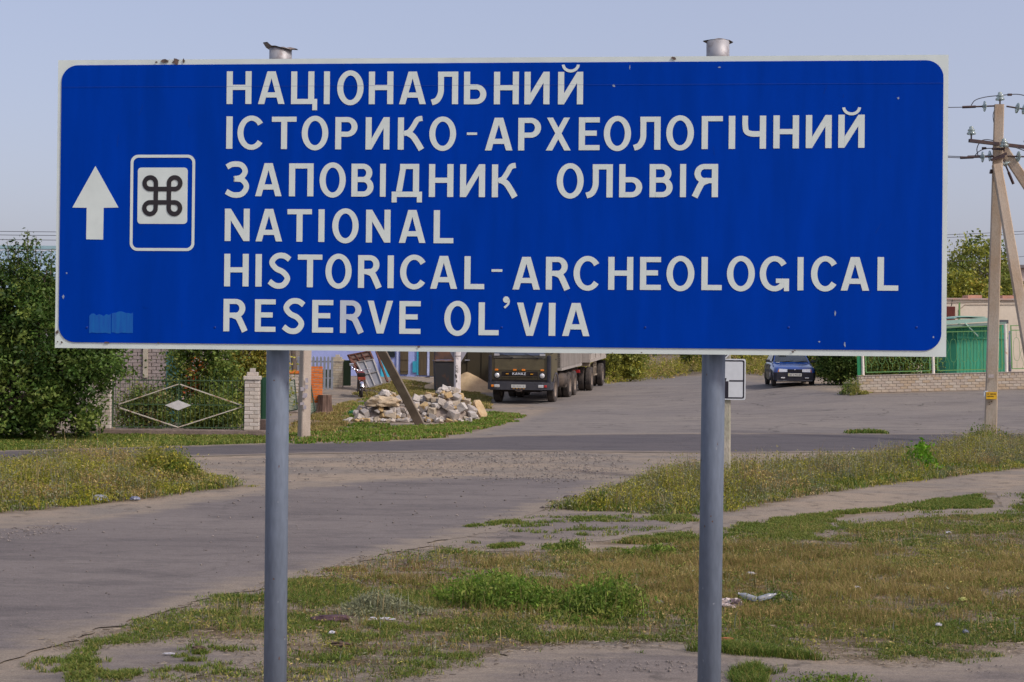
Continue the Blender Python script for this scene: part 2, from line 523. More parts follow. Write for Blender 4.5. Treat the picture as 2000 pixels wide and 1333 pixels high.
def asphalt_mat(name, base, light, dark, crack=0.5, dusty=0.5, sand=(0.225, 0.190, 0.150)):
    m = bpy.data.materials.new(name); m.use_nodes = True
    nt = m.node_tree; L = nt.links.new; N = nt.nodes.new
    b = nt.nodes['Principled BSDF']; b.inputs['Roughness'].default_value = 0.9; b.inputs['Specular IOR Level'].default_value = 0.15
    tc = N('ShaderNodeTexCoord')
    def nz(scale, det=6, rough=0.65, rot=0.0, sx=1.0, sy=1.0):
        mp = N('ShaderNodeMapping'); mp.inputs['Rotation'].default_value = (0, 0, rot); mp.inputs['Scale'].default_value = (sx, sy, 1)
        L(tc.outputs['Object'], mp.inputs[0])
        n = N('ShaderNodeTexNoise'); n.inputs['Scale'].default_value = scale; n.inputs['Detail'].default_value = det
        n.inputs['Roughness'].default_value = rough
        L(mp.outputs[0], n.inputs['Vector']); return n.outputs['Fac']
    def ramp(f, a, bb, lo=0.0, hi=1.0):
        r = N('ShaderNodeMapRange'); r.inputs['From Min'].default_value = a; r.inputs['From Max'].default_value = bb
        r.inputs['To Min'].default_value = lo; r.inputs['To Max'].default_value = hi
        L(f, r.inputs['Value']); return r.outputs[0]
    def mix(f, c1, c2):
        x = N('ShaderNodeMix'); x.data_type = 'RGBA'; L(f, x.inputs[0])
        for k, c in ((6, c1), (7, c2)):
            if isinstance(c, tuple): x.inputs[k].default_value = (*c, 1)
            else: L(c, x.inputs[k])
        return x.outputs[2]
    c = mix(ramp(nz(0.35, 4, 0.6, 0.5, 0.35, 1.3), 0.36, 0.64, 0, dusty * 1.6), base, light)
    c = mix(ramp(nz(1.3, 6, 0.7, 0.45, 0.5, 1.6), 0.48, 0.66, 0, 0.85), c, dark)
    ea = N('ShaderNodeAttribute'); ea.attribute_name = 'Col'
    es = N('ShaderNodeSeparateColor'); L(ea.outputs['Color'], es.inputs[0])
    ad = N('ShaderNodeMath'); ad.operation = 'ADD'; L(es.outputs[0], ad.inputs[0]); L(ramp(nz(2.6, 6, 0.7, 0.45, 0.5, 1.5), 0.25, 0.75, -0.45, 0.45), ad.inputs[1])
    c = mix(ramp(ad.outputs[0], 0.35, 0.85), c, sand)
    gm = N('ShaderNodeVectorMath'); gm.operation = 'SCALE'
    L(c, gm.inputs[0]); L(ramp(nz(9, 5, 0.75, 0.45, 0.6, 1.4), 0.25, 0.75, 0.84, 1.16), gm.inputs['Scale']); c = gm.outputs[0]
    # cracks
    vo = N('ShaderNodeTexVoronoi'); vo.feature = 'DISTANCE_TO_EDGE'; vo.inputs['Scale'].default_value = 0.42
    wv = N('ShaderNodeVectorMath'); wv.operation = 'ADD'
    nv = N('ShaderNodeTexNoise'); nv.inputs['Scale'].default_value = 1.8; nv.inputs['Detail'].default_value = 5
    L(tc.outputs['Object'], nv.inputs['Vector']); L(tc.outputs['Object'], wv.inputs[0]); L(nv.outputs['Color'], wv.inputs[1])
    L(wv.outputs[0], vo.inputs['Vector'])
    ck = ramp(vo.outputs['Distance'], 0.0, 0.018, 1.0, 0.0)
    mk = N('ShaderNodeMath'); mk.operation = 'MULTIPLY'; L(ck, mk.inputs[0]); L(ramp(nz(0.6, 3), 0.46, 0.58, 0, crack), mk.inputs[1])
    c = mix(mk.outputs[0], c, (0.05, 0.045, 0.04))
    g = N('ShaderNodeVectorMath'); g.operation = 'SCALE'
    L(c, g.inputs[0]); L(ramp(nz(85, 3, 0.8), 0.25, 0.75, 0.58, 1.42), g.inputs['Scale'])
    L(g.outputs[0], b.inputs['Base Color'])
    bp = N('ShaderNodeBump'); bp.inputs['Strength'].default_value = 0.35; bp.inputs['Distance'].default_value = 0.01
    L(nz(60, 5, 0.75), bp.inputs['Height']); L(bp.outputs[0], b.inputs['Normal'])
    return m

def sheet(name, poly, material, lift, rough=0.25, fine=0.12, seed=0, label=None, holes=None):
    """a thin layer on the ground with a ragged edge, cut cell by cell from the ground's own grid"""
    xs = [p[0] for p in poly]; ys = [p[1] for p in poly]
    i0, i1 = np.searchsorted(GX, min(xs) - 0.5) - 1, np.searchsorted(GX, max(xs) + 0.5) + 1
    j0, j1 = np.searchsorted(GY, min(ys) - 0.5) - 1, np.searchsorted(GY, max(ys) + 0.5) + 1
    i0, j0 = max(i0, 0), max(j0, 0); i1, j1 = min(i1, len(GX)), min(j1, len(GY))
    X, Y, Z = GXX[j0:j1, i0:i1], GYY[j0:j1, i0:i1], GZZ[j0:j1, i0:i1]
    F = sdf(poly, X, Y) + rough * 2 * fbm(X * 0.8, Y * 0.8, seed) + fine * 2 * fbm(X * 5, Y * 5, seed + 5)
    if holes is not None:
        F = np.minimum(F, holes(X, Y))
    h, w = X.shape
    idx = np.arange(h * w).reshape(h, w)
    q = np.stack([idx[:-1, :-1], idx[:-1, 1:], idx[1:, 1:], idx[1:, :-1]], -1).reshape(-1, 4)
    Ff = F.ravel()
    pos = (Ff[q] > 0).sum(1)
    full = q[pos == 4]
    V = np.stack([X, Y, Z + lift], -1).reshape(-1, 3)
    extra, flat, tot = [], [], []
    nb = len(V)
    for c in q[(pos > 0) & (pos < 4)]:
        out = []
        for k in range(4):
            a, b_ = c[k], c[(k + 1) % 4]
            if Ff[a] > 0: out.append(a)
            if (Ff[a] > 0) != (Ff[b_] > 0):
                t = Ff[a] / (Ff[a] - Ff[b_])
                extra.append(V[a] * (1 - t) + V[b_] * t); out.append(nb + len(extra) - 1)
        if len(out) >= 3:
            flat += [int(o) for o in out]; tot.append(len(out))
    EF = np.clip(1 - Ff / 0.8, 0, 1)
    allv = np.concatenate([V, np.array(extra)]) if extra else V
    EF = np.concatenate([EF, np.ones(len(extra))])
    ff = np.concatenate([full.ravel(), np.array(flat, int)]) if flat else full.ravel()
    tt = np.concatenate([np.full(len(full), 4), np.array(tot, int)]) if tot else np.full(len(full), 4)
    used = np.unique(ff); remap = np.full(len(allv), -1); remap[used] = np.arange(len(used))
    o = link(name, np_mesh(name, allv[used], remap[ff], tt, material, np.repeat(EF[used][:, None], 3, 1), True))
    tag(o, label, None, None, 'structure')
    return o

A_MAIN = asphalt_mat('worn_asphalt', (0.146, 0.129, 0.121), (0.185, 0.163, 0.148), (0.104, 0.093, 0.090), 0.25)
A_DARK = asphalt_mat('dark_asphalt', (0.098, 0.089, 0.092), (0.122, 0.109, 0.106), (0.076, 0.07, 0.075), 0.5, 0.35)
A_APRON = asphalt_mat('pale_asphalt', (0.180, 0.162, 0.148), (0.222, 0.198, 0.170), (0.132, 0.119, 0.110), 0.9)
A_OLD = asphalt_mat('crumbling_asphalt', (0.150, 0.133, 0.125), (0.20, 0.168, 0.142), (0.11, 0.097, 0.09), 0.6, 0.6)

R_BRANCH = poly_px([(-700, 1085), (0, 1026), (110, 1016), (250, 998), (400, 974), (520, 955), (700, 938), (900, 930), (1080, 932), (1190, 940), (1150, 965), (1085, 988), (1010, 1020),
                    (900, 1052), (700, 1098), (560, 1134), (400, 1188), (200, 1246), (0, 1310), (-700, 1560)])
R_CROSS = poly_px([(-900, 915), (-400, 896), (0, 881), (250, 874), (515, 867), (700, 863), (850, 857), (1000, 851), (1200, 848), (1400, 847), (1700, 848), (2000, 847), (2700, 850),
                   (2700, 878), (2000, 880), (1700, 884), (1400, 886), (1000, 882), (800, 884), (515, 889), (250, 897), (0, 906), (-400, 925), (-900, 945)])
R_APRON = poly_px([(870, 858), (960, 836), (1020, 815), (1070, 798), (1000, 790), (960, 790), (1000, 775), (1060, 760), (1120, 748), (1190, 741), (1260, 737), (1365, 734), (1420, 738), (1490, 745),
                   (1560, 755), (1640, 766), (1700, 769), (2000, 760), (2600, 752), (2600, 851), (2000, 849), (1700, 850), (1400, 849), (1200, 850), (1000, 853)])
R_PATCH = poly_px([(860, 1064), (960, 1022), (1060, 1000), (1200, 1003), (1330, 1010), (1360, 1016), (1340, 1030), (1240, 1044), (1150, 1060), (1020, 1078), (920, 1076)])
R_FORE = poly_px([(700, 1460), (860, 1318), (960, 1284), (1060, 1268), (1180, 1262), (1360, 1268), (1480, 1284), (1600, 1298), (1720, 1300), (1850, 1290), (2000, 1274), (2300, 1262), (2500, 1460)])
R_LOW = poly_px([(-300, 1420), (-50, 1330), (200, 1262), (380, 1250), (515, 1262), (515, 1300), (330, 1330), (100, 1420)])
R_SIDE = poly_px([(1530, 1066), (1640, 1034), (1760, 1014), (1900, 1004), (1960, 1016), (2010, 1024), (2300, 1030), (2300, 960), (2000, 948), (1960, 962), (1930, 992), (1800, 998), (1680, 1012), (1580, 1038)])

sheet('crossing_road', R_CROSS, A_DARK, 0.008, 0.10, 0.05, 11, 'dark patched asphalt of the road crossing the junction')
sheet('branch_road', R_BRANCH, A_MAIN, 0.0085, 0.30, 0.22, 12, 'worn grey asphalt road coming from the lower corner')
sheet('asphalt_apron', R_APRON, A_APRON, 0.004, 0.12, 0.08, 13, 'pale cracked asphalt in front of the parked truck and car')
sheet('broken_asphalt', R_PATCH, A_OLD, 0.005, 0.35, 0.22, 14, 'broken pale asphalt beside the weedy bank')
sheet('foreground_asphalt', R_FORE, A_OLD, 0.006, 0.16, 0.16, 15, 'old asphalt strip along the near edge')
sheet('asphalt_shoulder', R_LOW, A_OLD, 0.0035, 0.16, 0.14, 16, 'crumbled asphalt shoulder with grass growing through')
sheet('worn_path', R_SIDE, A_OLD, 0.005, 0.20, 0.15, 17, 'grey worn path curving through the grass')

# loose gravel where the junction is broken up
def gravel(name, spots, n, smin, smax, seed, label, col):
    r_ = np.random.RandomState(seed)
    base = []
    V, Fc, tot = [], [], 0
    tet = np.array([(1, 0, -.3), (-.5, .87, -.3), (-.5, -.87, -.3), (0, 0, .8), (.6, .6, .35), (-.7, .1, .4)])
    faces = np.array([(0, 4, 1), (1, 4, 5), (1, 5, 2), (0, 2, 3), (0, 3, 4), (4, 3, 5), (5, 3, 2), (0, 1, 2)])
    xs, ys = [], []
    for poly, k in spots:
        px = np.array(poly); lo, hi = px.min(0), px.max(0)
        got = 0
        while got < k:
            x = r_.uniform(lo[0], hi[0], 4 * k); y = r_.uniform(lo[1], hi[1], 4 * k)
            ok = sdf(poly, x, y) + 1.0 * fbm(x * 1.5, y * 1.5, seed) > 0.12
            ok &= np.abs(x) < .42 * y + 1
            x, y = x[ok][:k - got], y[ok][:k - got]
            xs.append(x); ys.append(y); got += len(x)
    x, y = np.concatenate(xs), np.concatenate(ys)
    m = len(x)
    s = (smin + (smax - smin) * r_.rand(m) ** 4) * np.clip(y / 20, 0.5, 1.3)
    a = r_.rand(m) * 6.28
    T = tet[None] * r_.uniform(0.6, 1.3, (m, 6, 3))
    ca, sa = np.cos(a)[:, None], np.sin(a)[:, None]
    P = np.stack([T[:, :, 0] * ca - T[:, :, 1] * sa, T[:, :, 0] * sa + T[:, :, 1] * ca, T[:, :, 2] * 0.7], -1) * s[:, None, None] * 0.5
    P[:, :, 0] += x[:, None]; P[:, :, 1] += y[:, None]; P[:, :, 2] += (gz(x, y) + 0.012 + s * 0.1)[:, None]
    F = (faces[None] + (np.arange(m) * 6)[:, None, None]).reshape(-1)
    c = np.repeat((np.array(col)[None] * r_.uniform(0.6, 1.4, (m, 1)))[:, None], 6, 1).reshape(-1, 3)
    o = link(name, np_mesh(name, P.reshape(-1, 3), F, np.full(m * 8, 3), leaf_mat('stone_chip', 0.0, 0.9), c))
    tag(o, label, None, None, 'stuff')

gravel('gravel', [(poly_px([(620, 888), (1100, 884), (1250, 890), (1200, 935), (1080, 950), (700, 925)]), 5200),
                  (poly_px([(395, 905), (515, 893), (640, 900), (700, 930), (500, 950)]), 500),
                  (poly_px([(1040, 1002), (1080, 985), (1170, 958), (1235, 938), (1180, 975), (1110, 1000)]), 900),
                  (poly_px([(-200, 1062), (0, 1034), (150, 1018), (160, 1040), (0, 1062), (-200, 1090)]), 900),
                  (poly_px([(560, 1150), (640, 1130), (760, 1104), (880, 1078), (760, 1124), (620, 1160)]), 900),
                  (poly_px([(150, 1262), (300, 1222), (420, 1195), (500, 1180), (420, 1215), (260, 1252)]), 500),
                  (poly_px([(860, 1010), (1060, 1002), (1340, 1012), (1200, 1060), (950, 1078)]), 450),
                  (poly_px([(1000, 1330), (1100, 1275), (1700, 1300), (2000, 1290), (2000, 1333)]), 900), (R_BRANCH, 1300)],
       0, 0.006, 0.05, 5, 'loose grey gravel scattered over the broken junction', (0.215, 0.19, 0.17))

# ------------------------------------------------------------------ grass and weeds
def scatter(poly, n, seed, rough=0.5, thr=0.0, holes=0.0, keep=None, soft=0.0):
    r_ = np.random.RandomState(seed)
    p = np.array(poly); lo, hi = p.min(0) - 0.3, p.max(0) + 0.3
    X, Y = [], []; got = 0
    area_try = 0
    while got < n and area_try < 40:
        x = r_.uniform(lo[0], hi[0], 2 * n); y = r_.uniform(lo[1], hi[1], 2 * n)
        f = sdf(poly, x, y) + rough * fbm(x * 1.1, y * 1.1, seed) + rough * 0.5 * fbm(x * 4.5, y * 4.5, seed + 3)
        ok = r_.rand(len(x)) < np.clip((f - thr) / soft + 0.08, 0, 1) if soft else f > thr
        ok &= f > thr - 0.25
        if holes:
            ok &= (fbm(x * 1.7, y * 1.7, seed + 9) + 0.35 * fbm(x * 7, y * 7, seed + 4)) > (holes - 0.5) * 0.6
        if keep is not None:
            ok &= r_.rand(len(x)) < keep(x, y)
        # only what the picture could plausibly see
        ok &= (np.abs(x) < 0.47 * y + 2.0)
        X.append(x[ok]); Y.append(y[ok]); got += ok.sum(); area_try += 1
    return np.concatenate(X)[:n], np.concatenate(Y)[:n], r_

def ramp_cols(cols, t):
    cols = np.array(cols); k = np.clip(t, 0, 0.999) * (len(cols) - 1)
    i = k.astype(int); f = (k - i)[:, None]
    return cols[i] * (1 - f) + cols[i + 1] * f

def blades_arrays(x, y, z, h, lean, width, col, r_):
    n = len(x); a = r_.rand(n) * 2 * np.pi; b = r_.rand(n) * 2 * np.pi
    dx, dy = np.cos(a) * width / 2, np.sin(a) * width / 2
    lx, ly = np.cos(b) * lean * h, np.sin(b) * lean * h
    P = np.zeros((n, 5, 3))
    P[:, 0] = np.stack([x - dx, y - dy, z - 0.01], -1); P[:, 1] = np.stack([x + dx, y + dy, z - 0.01], -1)
    P[:, 2] = np.stack([x + dx * .8 + lx * .35, y + dy * .8 + ly * .35, z + h * .6], -1)
    P[:, 3] = np.stack([x - dx * .8 + lx * .35, y - dy * .8 + ly * .35, z + h * .6], -1)
    P[:, 4] = np.stack([x + lx, y + ly, z + h * np.sqrt(np.clip(1 - lean ** 2 * .5, .2, 1))], -1)
    off = (np.arange(n) * 5)[:, None]
    F = np.concatenate([np.array([0, 1, 2, 3])[None] + off, np.array([3, 2, 4])[None] + off], 1).ravel()
    T = np.tile([4, 3], n)
    C = np.repeat(col[:, None], 5, 1).reshape(-1, 3)
    return P.reshape(-1, 3), F, T, C

def leaves_arrays(x, y, z, size, col, r_, flat=0.5, aspect=0.45):
    """free leaves: folded diamonds"""
    n = len(x)
    d = r_.normal(size=(n, 3)); d[:, 2] *= flat; d /= np.linalg.norm(d, axis=1)[:, None] + 1e-9
    u = r_.normal(size=(n, 3)); s = np.cross(d, u); s /= np.linalg.norm(s, axis=1)[:, None] + 1e-9
    nn = np.cross(d, s)
    c = np.stack([x, y, z], -1); sz = size[:, None]
    P = np.zeros((n, 4, 3))
    P[:, 0] = c - d * sz * .5
    P[:, 1] = c + s * sz * aspect * .5 + nn * sz * .08
    P[:, 2] = c + d * sz * .5
    P[:, 3] = c - s * sz * aspect * .5 + nn * sz * .08
    off = (np.arange(n) * 4)[:, None]
    F = np.concatenate([np.array([0, 1, 2])[None] + off, np.array([0, 2, 3])[None] + off], 1).ravel()
    T = np.full(2 * n, 3)
    C = np.repeat(col[:, None], 4, 1).reshape(-1, 3)
    return P.reshape(-1, 3), F, T, C

def merge(parts):
    V, F, T, C = [], [], [], []; o = 0
    for v, f, t, c in parts:
        V.append(v); F.append(f + o); T.append(t); C.append(c); o += len(v)
    return np.concatenate(V), np.concatenate(F), np.concatenate(T), np.concatenate(C)

GREEN = [(0.050, 0.098, 0.014), (0.088, 0.150, 0.024), (0.135, 0.185, 0.036), (0.20, 0.215, 0.058)]
OLIVE = [(0.115, 0.142, 0.030), (0.185, 0.200, 0.046), (0.265, 0.255, 0.072), (0.35, 0.31, 0.12)]
STRAW = [(0.17, 0.125, 0.055), (0.26, 0.190, 0.082), (0.36, 0.268, 0.120), (0.42, 0.34, 0.185)]
SAGE = [(0.125, 0.140, 0.090), (0.20, 0.215, 0.145), (0.28, 0.29, 0.21)]
RUST = [(0.14, 0.070, 0.036), (0.21, 0.115, 0.058), (0.28, 0.165, 0.085)]

def pick(pal, r_, n, x=None, y=None, seed=0):
    t = r_.rand(n)
    if x is not None:
        t = 0.45 * t + 0.55 * np.clip(fbm(x * 0.9, y * 0.9, seed) * 1.6 + 0.5, 0, 1)
    return ramp_cols(pal, t)

def lawn(name, polys, label, hmin, hmax, wd, seed, palette_fn, holes=0.0, rough=0.5, lean=(0.3, 1.1), keep=None):
    parts = []
    for k, (poly, n) in enumerate(polys):
        x, y, r_ = scatter(poly, n, seed + k * 13, rough, 0.0, 0.0, lambda a, b, H=holes, S=seed, K=keep: (np.clip(((fbm(a * 1.7, b * 1.7, S + 9) + 0.45 * fbm(a * 7, b * 7, S + 4)) - (H - 0.5) * 0.6) / 0.12 + .5, 0.03, 1) if H else 1.0) * (K(a, b) if K else 1.0), 0.30)
        m = len(x)
        if m == 0: continue
        hs = r_.uniform(hmin, hmax, m) * (0.7 + 0.9 * np.clip(fbm(x * 1.3, y * 1.3, seed + 31) + 0.5, 0, 1))
        cols = palette_fn(x, y, m, r_) * np.array([1.12, 1.12, .95])
        wds = wd * (0.6 + 0.8 * r_.rand(m)) * np.clip(y / 14, 0.8, 2.2)
        parts.append(blades_arrays(x, y, gz(x, y), hs, r_.uniform(*lean, m), wds, cols, r_))
    v, f, t, c = merge(parts)
    o = link(name, np_mesh(name, v, f, t, leaf_mat('grass_blade', 0.3, 0.6), c))
    tag(o, label, None, None, 'stuff')
    return o

def dryness(x, y):
    """how parched the sward is: straw-coloured on the hump by the far post of the big sign"""
    c = np.array([(G(1560, 1130).x, G(1560, 1130).y)])
    d = np.hypot((x - c[0, 0]) / 3.0, (y - c[0, 1]) / 1.9)
    return np.clip(1.45 - d + 1.3 * fbm(x * 1.1, y * 1.1, 77), 0, 1)

def lawn_cols(x, y, m, r_):
    dr = dryness(x, y)
    t = r_.rand(m)
    g = pick(GREEN, r_, m, x, y, 8); o_ = pick(OLIVE, r_, m, x, y, 9); s = pick(STRAW, r_, m, x, y, 10)
    rust_c = (G(760, 1110).x, G(760, 1110).y)
    ru = np.clip(1.2 - np.hypot((x - rust_c[0]) / 0.9, (y - rust_c[1]) / 1.0), 0, 1)
    out = np.where((t < 0.24 + 0.2 * dr)[:, None], o_, g)
    out = np.where((r_.rand(m) < 0.05 + 0.6 * dr)[:, None], s, out)
    out = np.where((r_.rand(m) < ru * 0.7)[:, None], pick(RUST, r_, m), out)
    return out

def sward(x, y):
    """cover of the lawn: thin and streaky with bare earth showing"""
    return np.clip(0.5 + 3.2 * fbm(x * 0.9, y * 1.6, 51) + 2.0 * fbm(x * 3.2, y * 7.0, 52), 0.02, 1)
lawn('short_grass', [(Z_LAWN, 420000)], 'short patchy grass growing under the big blue sign', 0.012, 0.042, 0.0062, 21, lawn_cols, 0.30, 1.3, (0.4, 1.4), sward)
lawn('short_grass', [(Z_STRIP1, 42000), (Z_STRIP2, 4000), (Z_STRIP3, 9000), (Z_STRIP4, 2500), (Z_STRIP5, 2500), (Z_RIGHT, 9000)],
     'thin strips of grass between the sandy paths', 0.015, 0.05, 0.008, 22, lawn_cols, 0.35, 0.3)
lawn('short_grass', [(Z_FORE, 5500), (Z_FORE2, 5000)], 'grass tufts breaking through the near asphalt', 0.02, 0.07, 0.006, 23, lawn_cols, 0.4, 0.25)
lawn('short_grass', [(Z_VERGE_L, 70000)], 'mown green verge in front of the leafy tree and gate', 0.02, 0.07, 0.011, 24,
     lambda x, y, m, r_: np.where((r_.rand(m) < 0.3)[:, None], pick(OLIVE, r_, m, x, y, 4), pick(GREEN, r_, m, x, y, 5)), 0.25, 0.4)
lawn('short_grass', [(Z_VERGE_M, 45000)], 'bright green grass around the foot of the rubble', 0.03, 0.09, 0.012, 25,
     lambda x, y, m, r_: np.where((r_.rand(m) < 0.22)[:, None], pick(STRAW, r_, m, x, y, 4), pick(GREEN, r_, m, x, y, 5) * np.array([1.15, 1.3, 1.0])), 0.60, 0.8)
lawn('short_grass', [(Z_TUFT, 900)], 'thin grass growing from a crack before the crossing road', 0.04, 0.12, 0.014, 34, lawn_cols, 0.3, 0.2)
lawn('short_grass', [(Z_YARD, 60000)], 'dry yellowish grass on the slope before the blue house', 0.03, 0.09, 0.014, 26,
     lambda x, y, m, r_: np.where((r_.rand(m) < 0.5)[:, None], pick(STRAW, r_, m, x, y, 4), pick(OLIVE, r_, m, x, y, 5)), 0.4, 0.5)
lawn('dry_grass', [(Z_LAWN, 70000)], 'tall straw-coloured grass stalks on the dry hump', 0.03, 0.11, 0.0042, 27,
     lambda x, y, m, r_: np.where((r_.rand(m) < 0.68)[:, None], pick(STRAW, r_, m, x, y, 6), pick(OLIVE, r_, m, x, y, 6) * .9), 0.0, 0.3, (0.2, 1.2),
     lambda x, y: np.clip(dryness(x, y) * 1.5 - 0.25, 0.03, 1) * np.clip(.35 + 3.0 * fbm(x * 2.6, y * 2.6, 53) + 2.0 * fbm(x * 9, y * 9, 54), .02, 1))
lawn('dry_grass', [(Z_DIRT, 9000)], 'sparse dry grass on the bare earth beside the concrete pole', 0.03, 0.10, 0.010, 28,
     lambda x, y, m, r_: np.where((r_.rand(m) < 0.65)[:, None], pick(STRAW, r_, m, x, y, 4), pick(OLIVE, r_, m, x, y, 5)), 0.5, 0.4)

def chaff(name, poly, n, label, seed):
    """dry stalks, leaf bits and crumbs lying flat on the earth"""
    x, y, r_ = scatter(poly, n, seed, 0.6, -0.2)
    n = len(x); L_ = r_.uniform(.01, .055, n); a = r_.rand(n) * 6.283; w = r_.uniform(.002, .008, n)
    z = gz(x, y) + .009 + r_.rand(n) * .006
    dx, dy = np.cos(a) * L_ / 2, np.sin(a) * L_ / 2; nx_, ny_ = -np.sin(a) * w / 2, np.cos(a) * w / 2
    P = np.zeros((n, 4, 3))
    for k, (s, t) in enumerate(((-1, -1), (1, -1), (1, 1), (-1, 1))):
        P[:, k] = np.stack([x + s * dx + t * nx_, y + s * dy + t * ny_, z + .006 * r_.rand(n)], -1)
    F = (np.arange(4)[None] + (np.arange(n) * 4)[:, None]).ravel()
    c = np.repeat(ramp_cols([(.06, .045, .03), (.16, .12, .075), (.30, .24, .15), (.42, .36, .27)], r_.rand(n))[:, None], 4, 1).reshape(-1, 3)
    o = link(name, np_mesh(name, P.reshape(-1, 3), F, np.full(n, 4), leaf_mat('grass_blade', 0.3, 0.6), c)); tag(o, label, None, None, 'stuff')
lawn('short_grass', [(R_LOW, 11000), (R_PATCH, 5000), (R_SIDE, 4000)], 'small grass patches breaking through the crumbled asphalt', 0.015, 0.05, 0.0075, 35, lawn_cols, 0.0, 0.3, (0.4, 1.3),
     lambda x, y: np.clip(6 * fbm(x * 2.4, y * 4.2, 57) - .45, 0, 1) * np.clip(.5 + 3 * fbm(x * 11, y * 11, 58), 0, 1))
chaff('dry_chaff', Z_LAWN, 42000, 'dry stalks and crumbs strewn over the bare earth of the lawn', 29)

def weeds(name, poly, n, label, hmin, hmax, seed, palettes, leaf=0.035, k=16, front_low=None, parent=None, flowers=0, stalks=0, soft_edge=0.7, rough=0.4, stalk_pal=None):
    """bushy herbs: thin stems carrying small leaves"""
    x, y, r_ = scatter(poly, n, seed, rough, 0.0, 0.0, None, 0.2)
    n = len(x); z = gz(x, y)
    edge = np.clip(sdf(poly, x, y) / soft_edge, 0.3, 1.0)
    h = r_.uniform(hmin, hmax, n) * edge * np.clip(0.85 + 1.5 * fbm(x * 1.4, y * 1.4, seed + 2) + 0.6 * fbm(x * 5, y * 5, seed + 7), 0.3, 1.6)
    pn = fbm(x * 1.5, y * 1.5, seed + 40) * 2.2 + 0.5 + r_.uniform(-.22, .22, n)
    pi_ = np.clip((pn * len(palettes)).astype(int), 0, len(palettes) - 1)
    base = np.zeros((n, 3))
    for q, pal in enumerate(palettes):
        base = np.where((pi_ == q)[:, None], ramp_cols(pal, r_.rand(n)), base)
    base = base * np.array([1.22, 1.20, 1.0])
    lean = r_.uniform(0.05, 0.5, n); b = r_.rand(n) * 6.283
    parts = [blades_arrays(x, y, z, h, lean, np.full(n, 0.008), base * 0.8, r_)]
    t = r_.uniform(0.12, 1.05, (n, k)) ** 0.8
    lx = (x + np.cos(b) * lean * h * 0)[:, None] + (np.cos(b) * lean * h)[:, None] * t ** 1.6 + r_.normal(size=(n, k)) * (0.05 + 0.05 * h[:, None])
    ly = y[:, None] + (np.sin(b) * lean * h)[:, None] * t ** 1.6 + r_.normal(size=(n, k)) * (0.05 + 0.05 * h[:, None])
    lz = z[:, None] + h[:, None] * t * 0.97
    col = np.repeat(base[:, None], k, 1) * r_.uniform(0.7, 1.35, (n, k, 1))
    sz = leaf * r_.uniform(0.6, 1.5, n * k)
    parts.append(leaves_arrays(lx.ravel(), ly.ravel(), lz.ravel(), sz, col.reshape(-1, 3), r_, 1.2, 0.4))
    if stalks:
        q = r_.randint(0, n, stalks); sc = ramp_cols(stalk_pal or (STRAW + SAGE), r_.rand(stalks)) * 1.1
        parts.append(blades_arrays(x[q] + r_.normal(size=stalks) * .05, y[q] + r_.normal(size=stalks) * .05, z[q], h[q] * r_.uniform(.8, 1.45, stalks), r_.uniform(.02, .35, stalks), np.full(stalks, .009), sc, r_))
    if flowers:
        q = r_.randint(0, n, flowers)
        fx, fy, fz = x[q] + np.cos(b[q]) * (lean * h)[q], y[q] + np.sin(b[q]) * (lean * h)[q], z[q] + h[q]
        parts.append(leaves_arrays(fx, fy, fz, np.full(flowers, 0.035), np.tile([(0.55, 0.40, 0.03)], (flowers, 1)), r_, 0.4, 0.9))
    v, f, tt, c = merge(parts)
    me = np_mesh(name, v, f, tt, leaf_mat('weed_leaf', 0.35, 0.65), c)
    o = link(name, me, parent)
    if parent is None: tag(o, label, None, None, 'stuff')
    return o

YEL = [(0.145, 0.160, 0.018), (0.24, 0.245, 0.03), (0.36, 0.33, 0.05)]
weeds('low_weeds', Z_LAWN, 2600, 'small broad-leaved weeds scattered through the lawn', 0.03, 0.12, 30, [OLIVE, GREEN, STRAW, GREEN, SAGE, OLIVE], 0.022, 14, soft_edge=.3, stalks=1500)
weeds('tall_weeds', Z_ISLAND, 5200, 'tall yellow-green weeds on the traffic island', 0.26, 0.50, 31, [YEL, OLIVE, YEL, YEL, SAGE, OLIVE, STRAW], 0.032, 24, flowers=80, stalks=5000)
weeds('tall_weeds', Z_BANK, 9000, 'tall yellowish weeds on the bank beside the concrete posts', 0.18, 0.40, 32, [SAGE, OLIVE, YEL, YEL, OLIVE, SAGE, SAGE, STRAW], 0.032, 17, flowers=30, stalks=9000)
lawn('short_grass', [(Z_ISLAND, 26000), (Z_BANK, 40000)], 'low grass skirting the weedy bank and island', 0.04, 0.14, 0.010, 33, lawn_cols, 0.1, 0.4)

def px_ellipse(px, py, rx, ry, n=14):
    c = G(px, py); ex = G(px + rx, py); ey0, ey1 = G(px, py + ry), G(px, py - ry)
    a, b = (ex - c).length, (ey1 - ey0).length / 2
    return [(c.x + a * math.cos(2 * math.pi * k / n), c.y + b * math.sin(2 * math.pi * k / n)) for k in range(n)]

def plant(name, label, cat, px, py, rx, depth, n, hmin, hmax, seed, pal, leaf, k, group=None, flowers=0):
    c = G(px, py); a = (G(px + rx, py) - c).length
    poly = [(c.x + a * math.cos(t) * 1.1, c.y + depth * math.sin(t)) for t in np.linspace(0, 2 * math.pi, 15)[:-1]]
    o = weeds(name, poly, n, None, hmin, hmax, seed, pal, leaf, k, flowers=flowers, soft_edge=0.2, stalks=n * 2, rough=0.9, stalk_pal=[tuple(np.array(c) * 1.15) for c in pal[0]] + STRAW[2:3])
    me = o.data
    me.transform(Matrix.Translation((-c.x, -c.y, -c.z)))
    o.location = c
    return tag(o, label, cat, group)

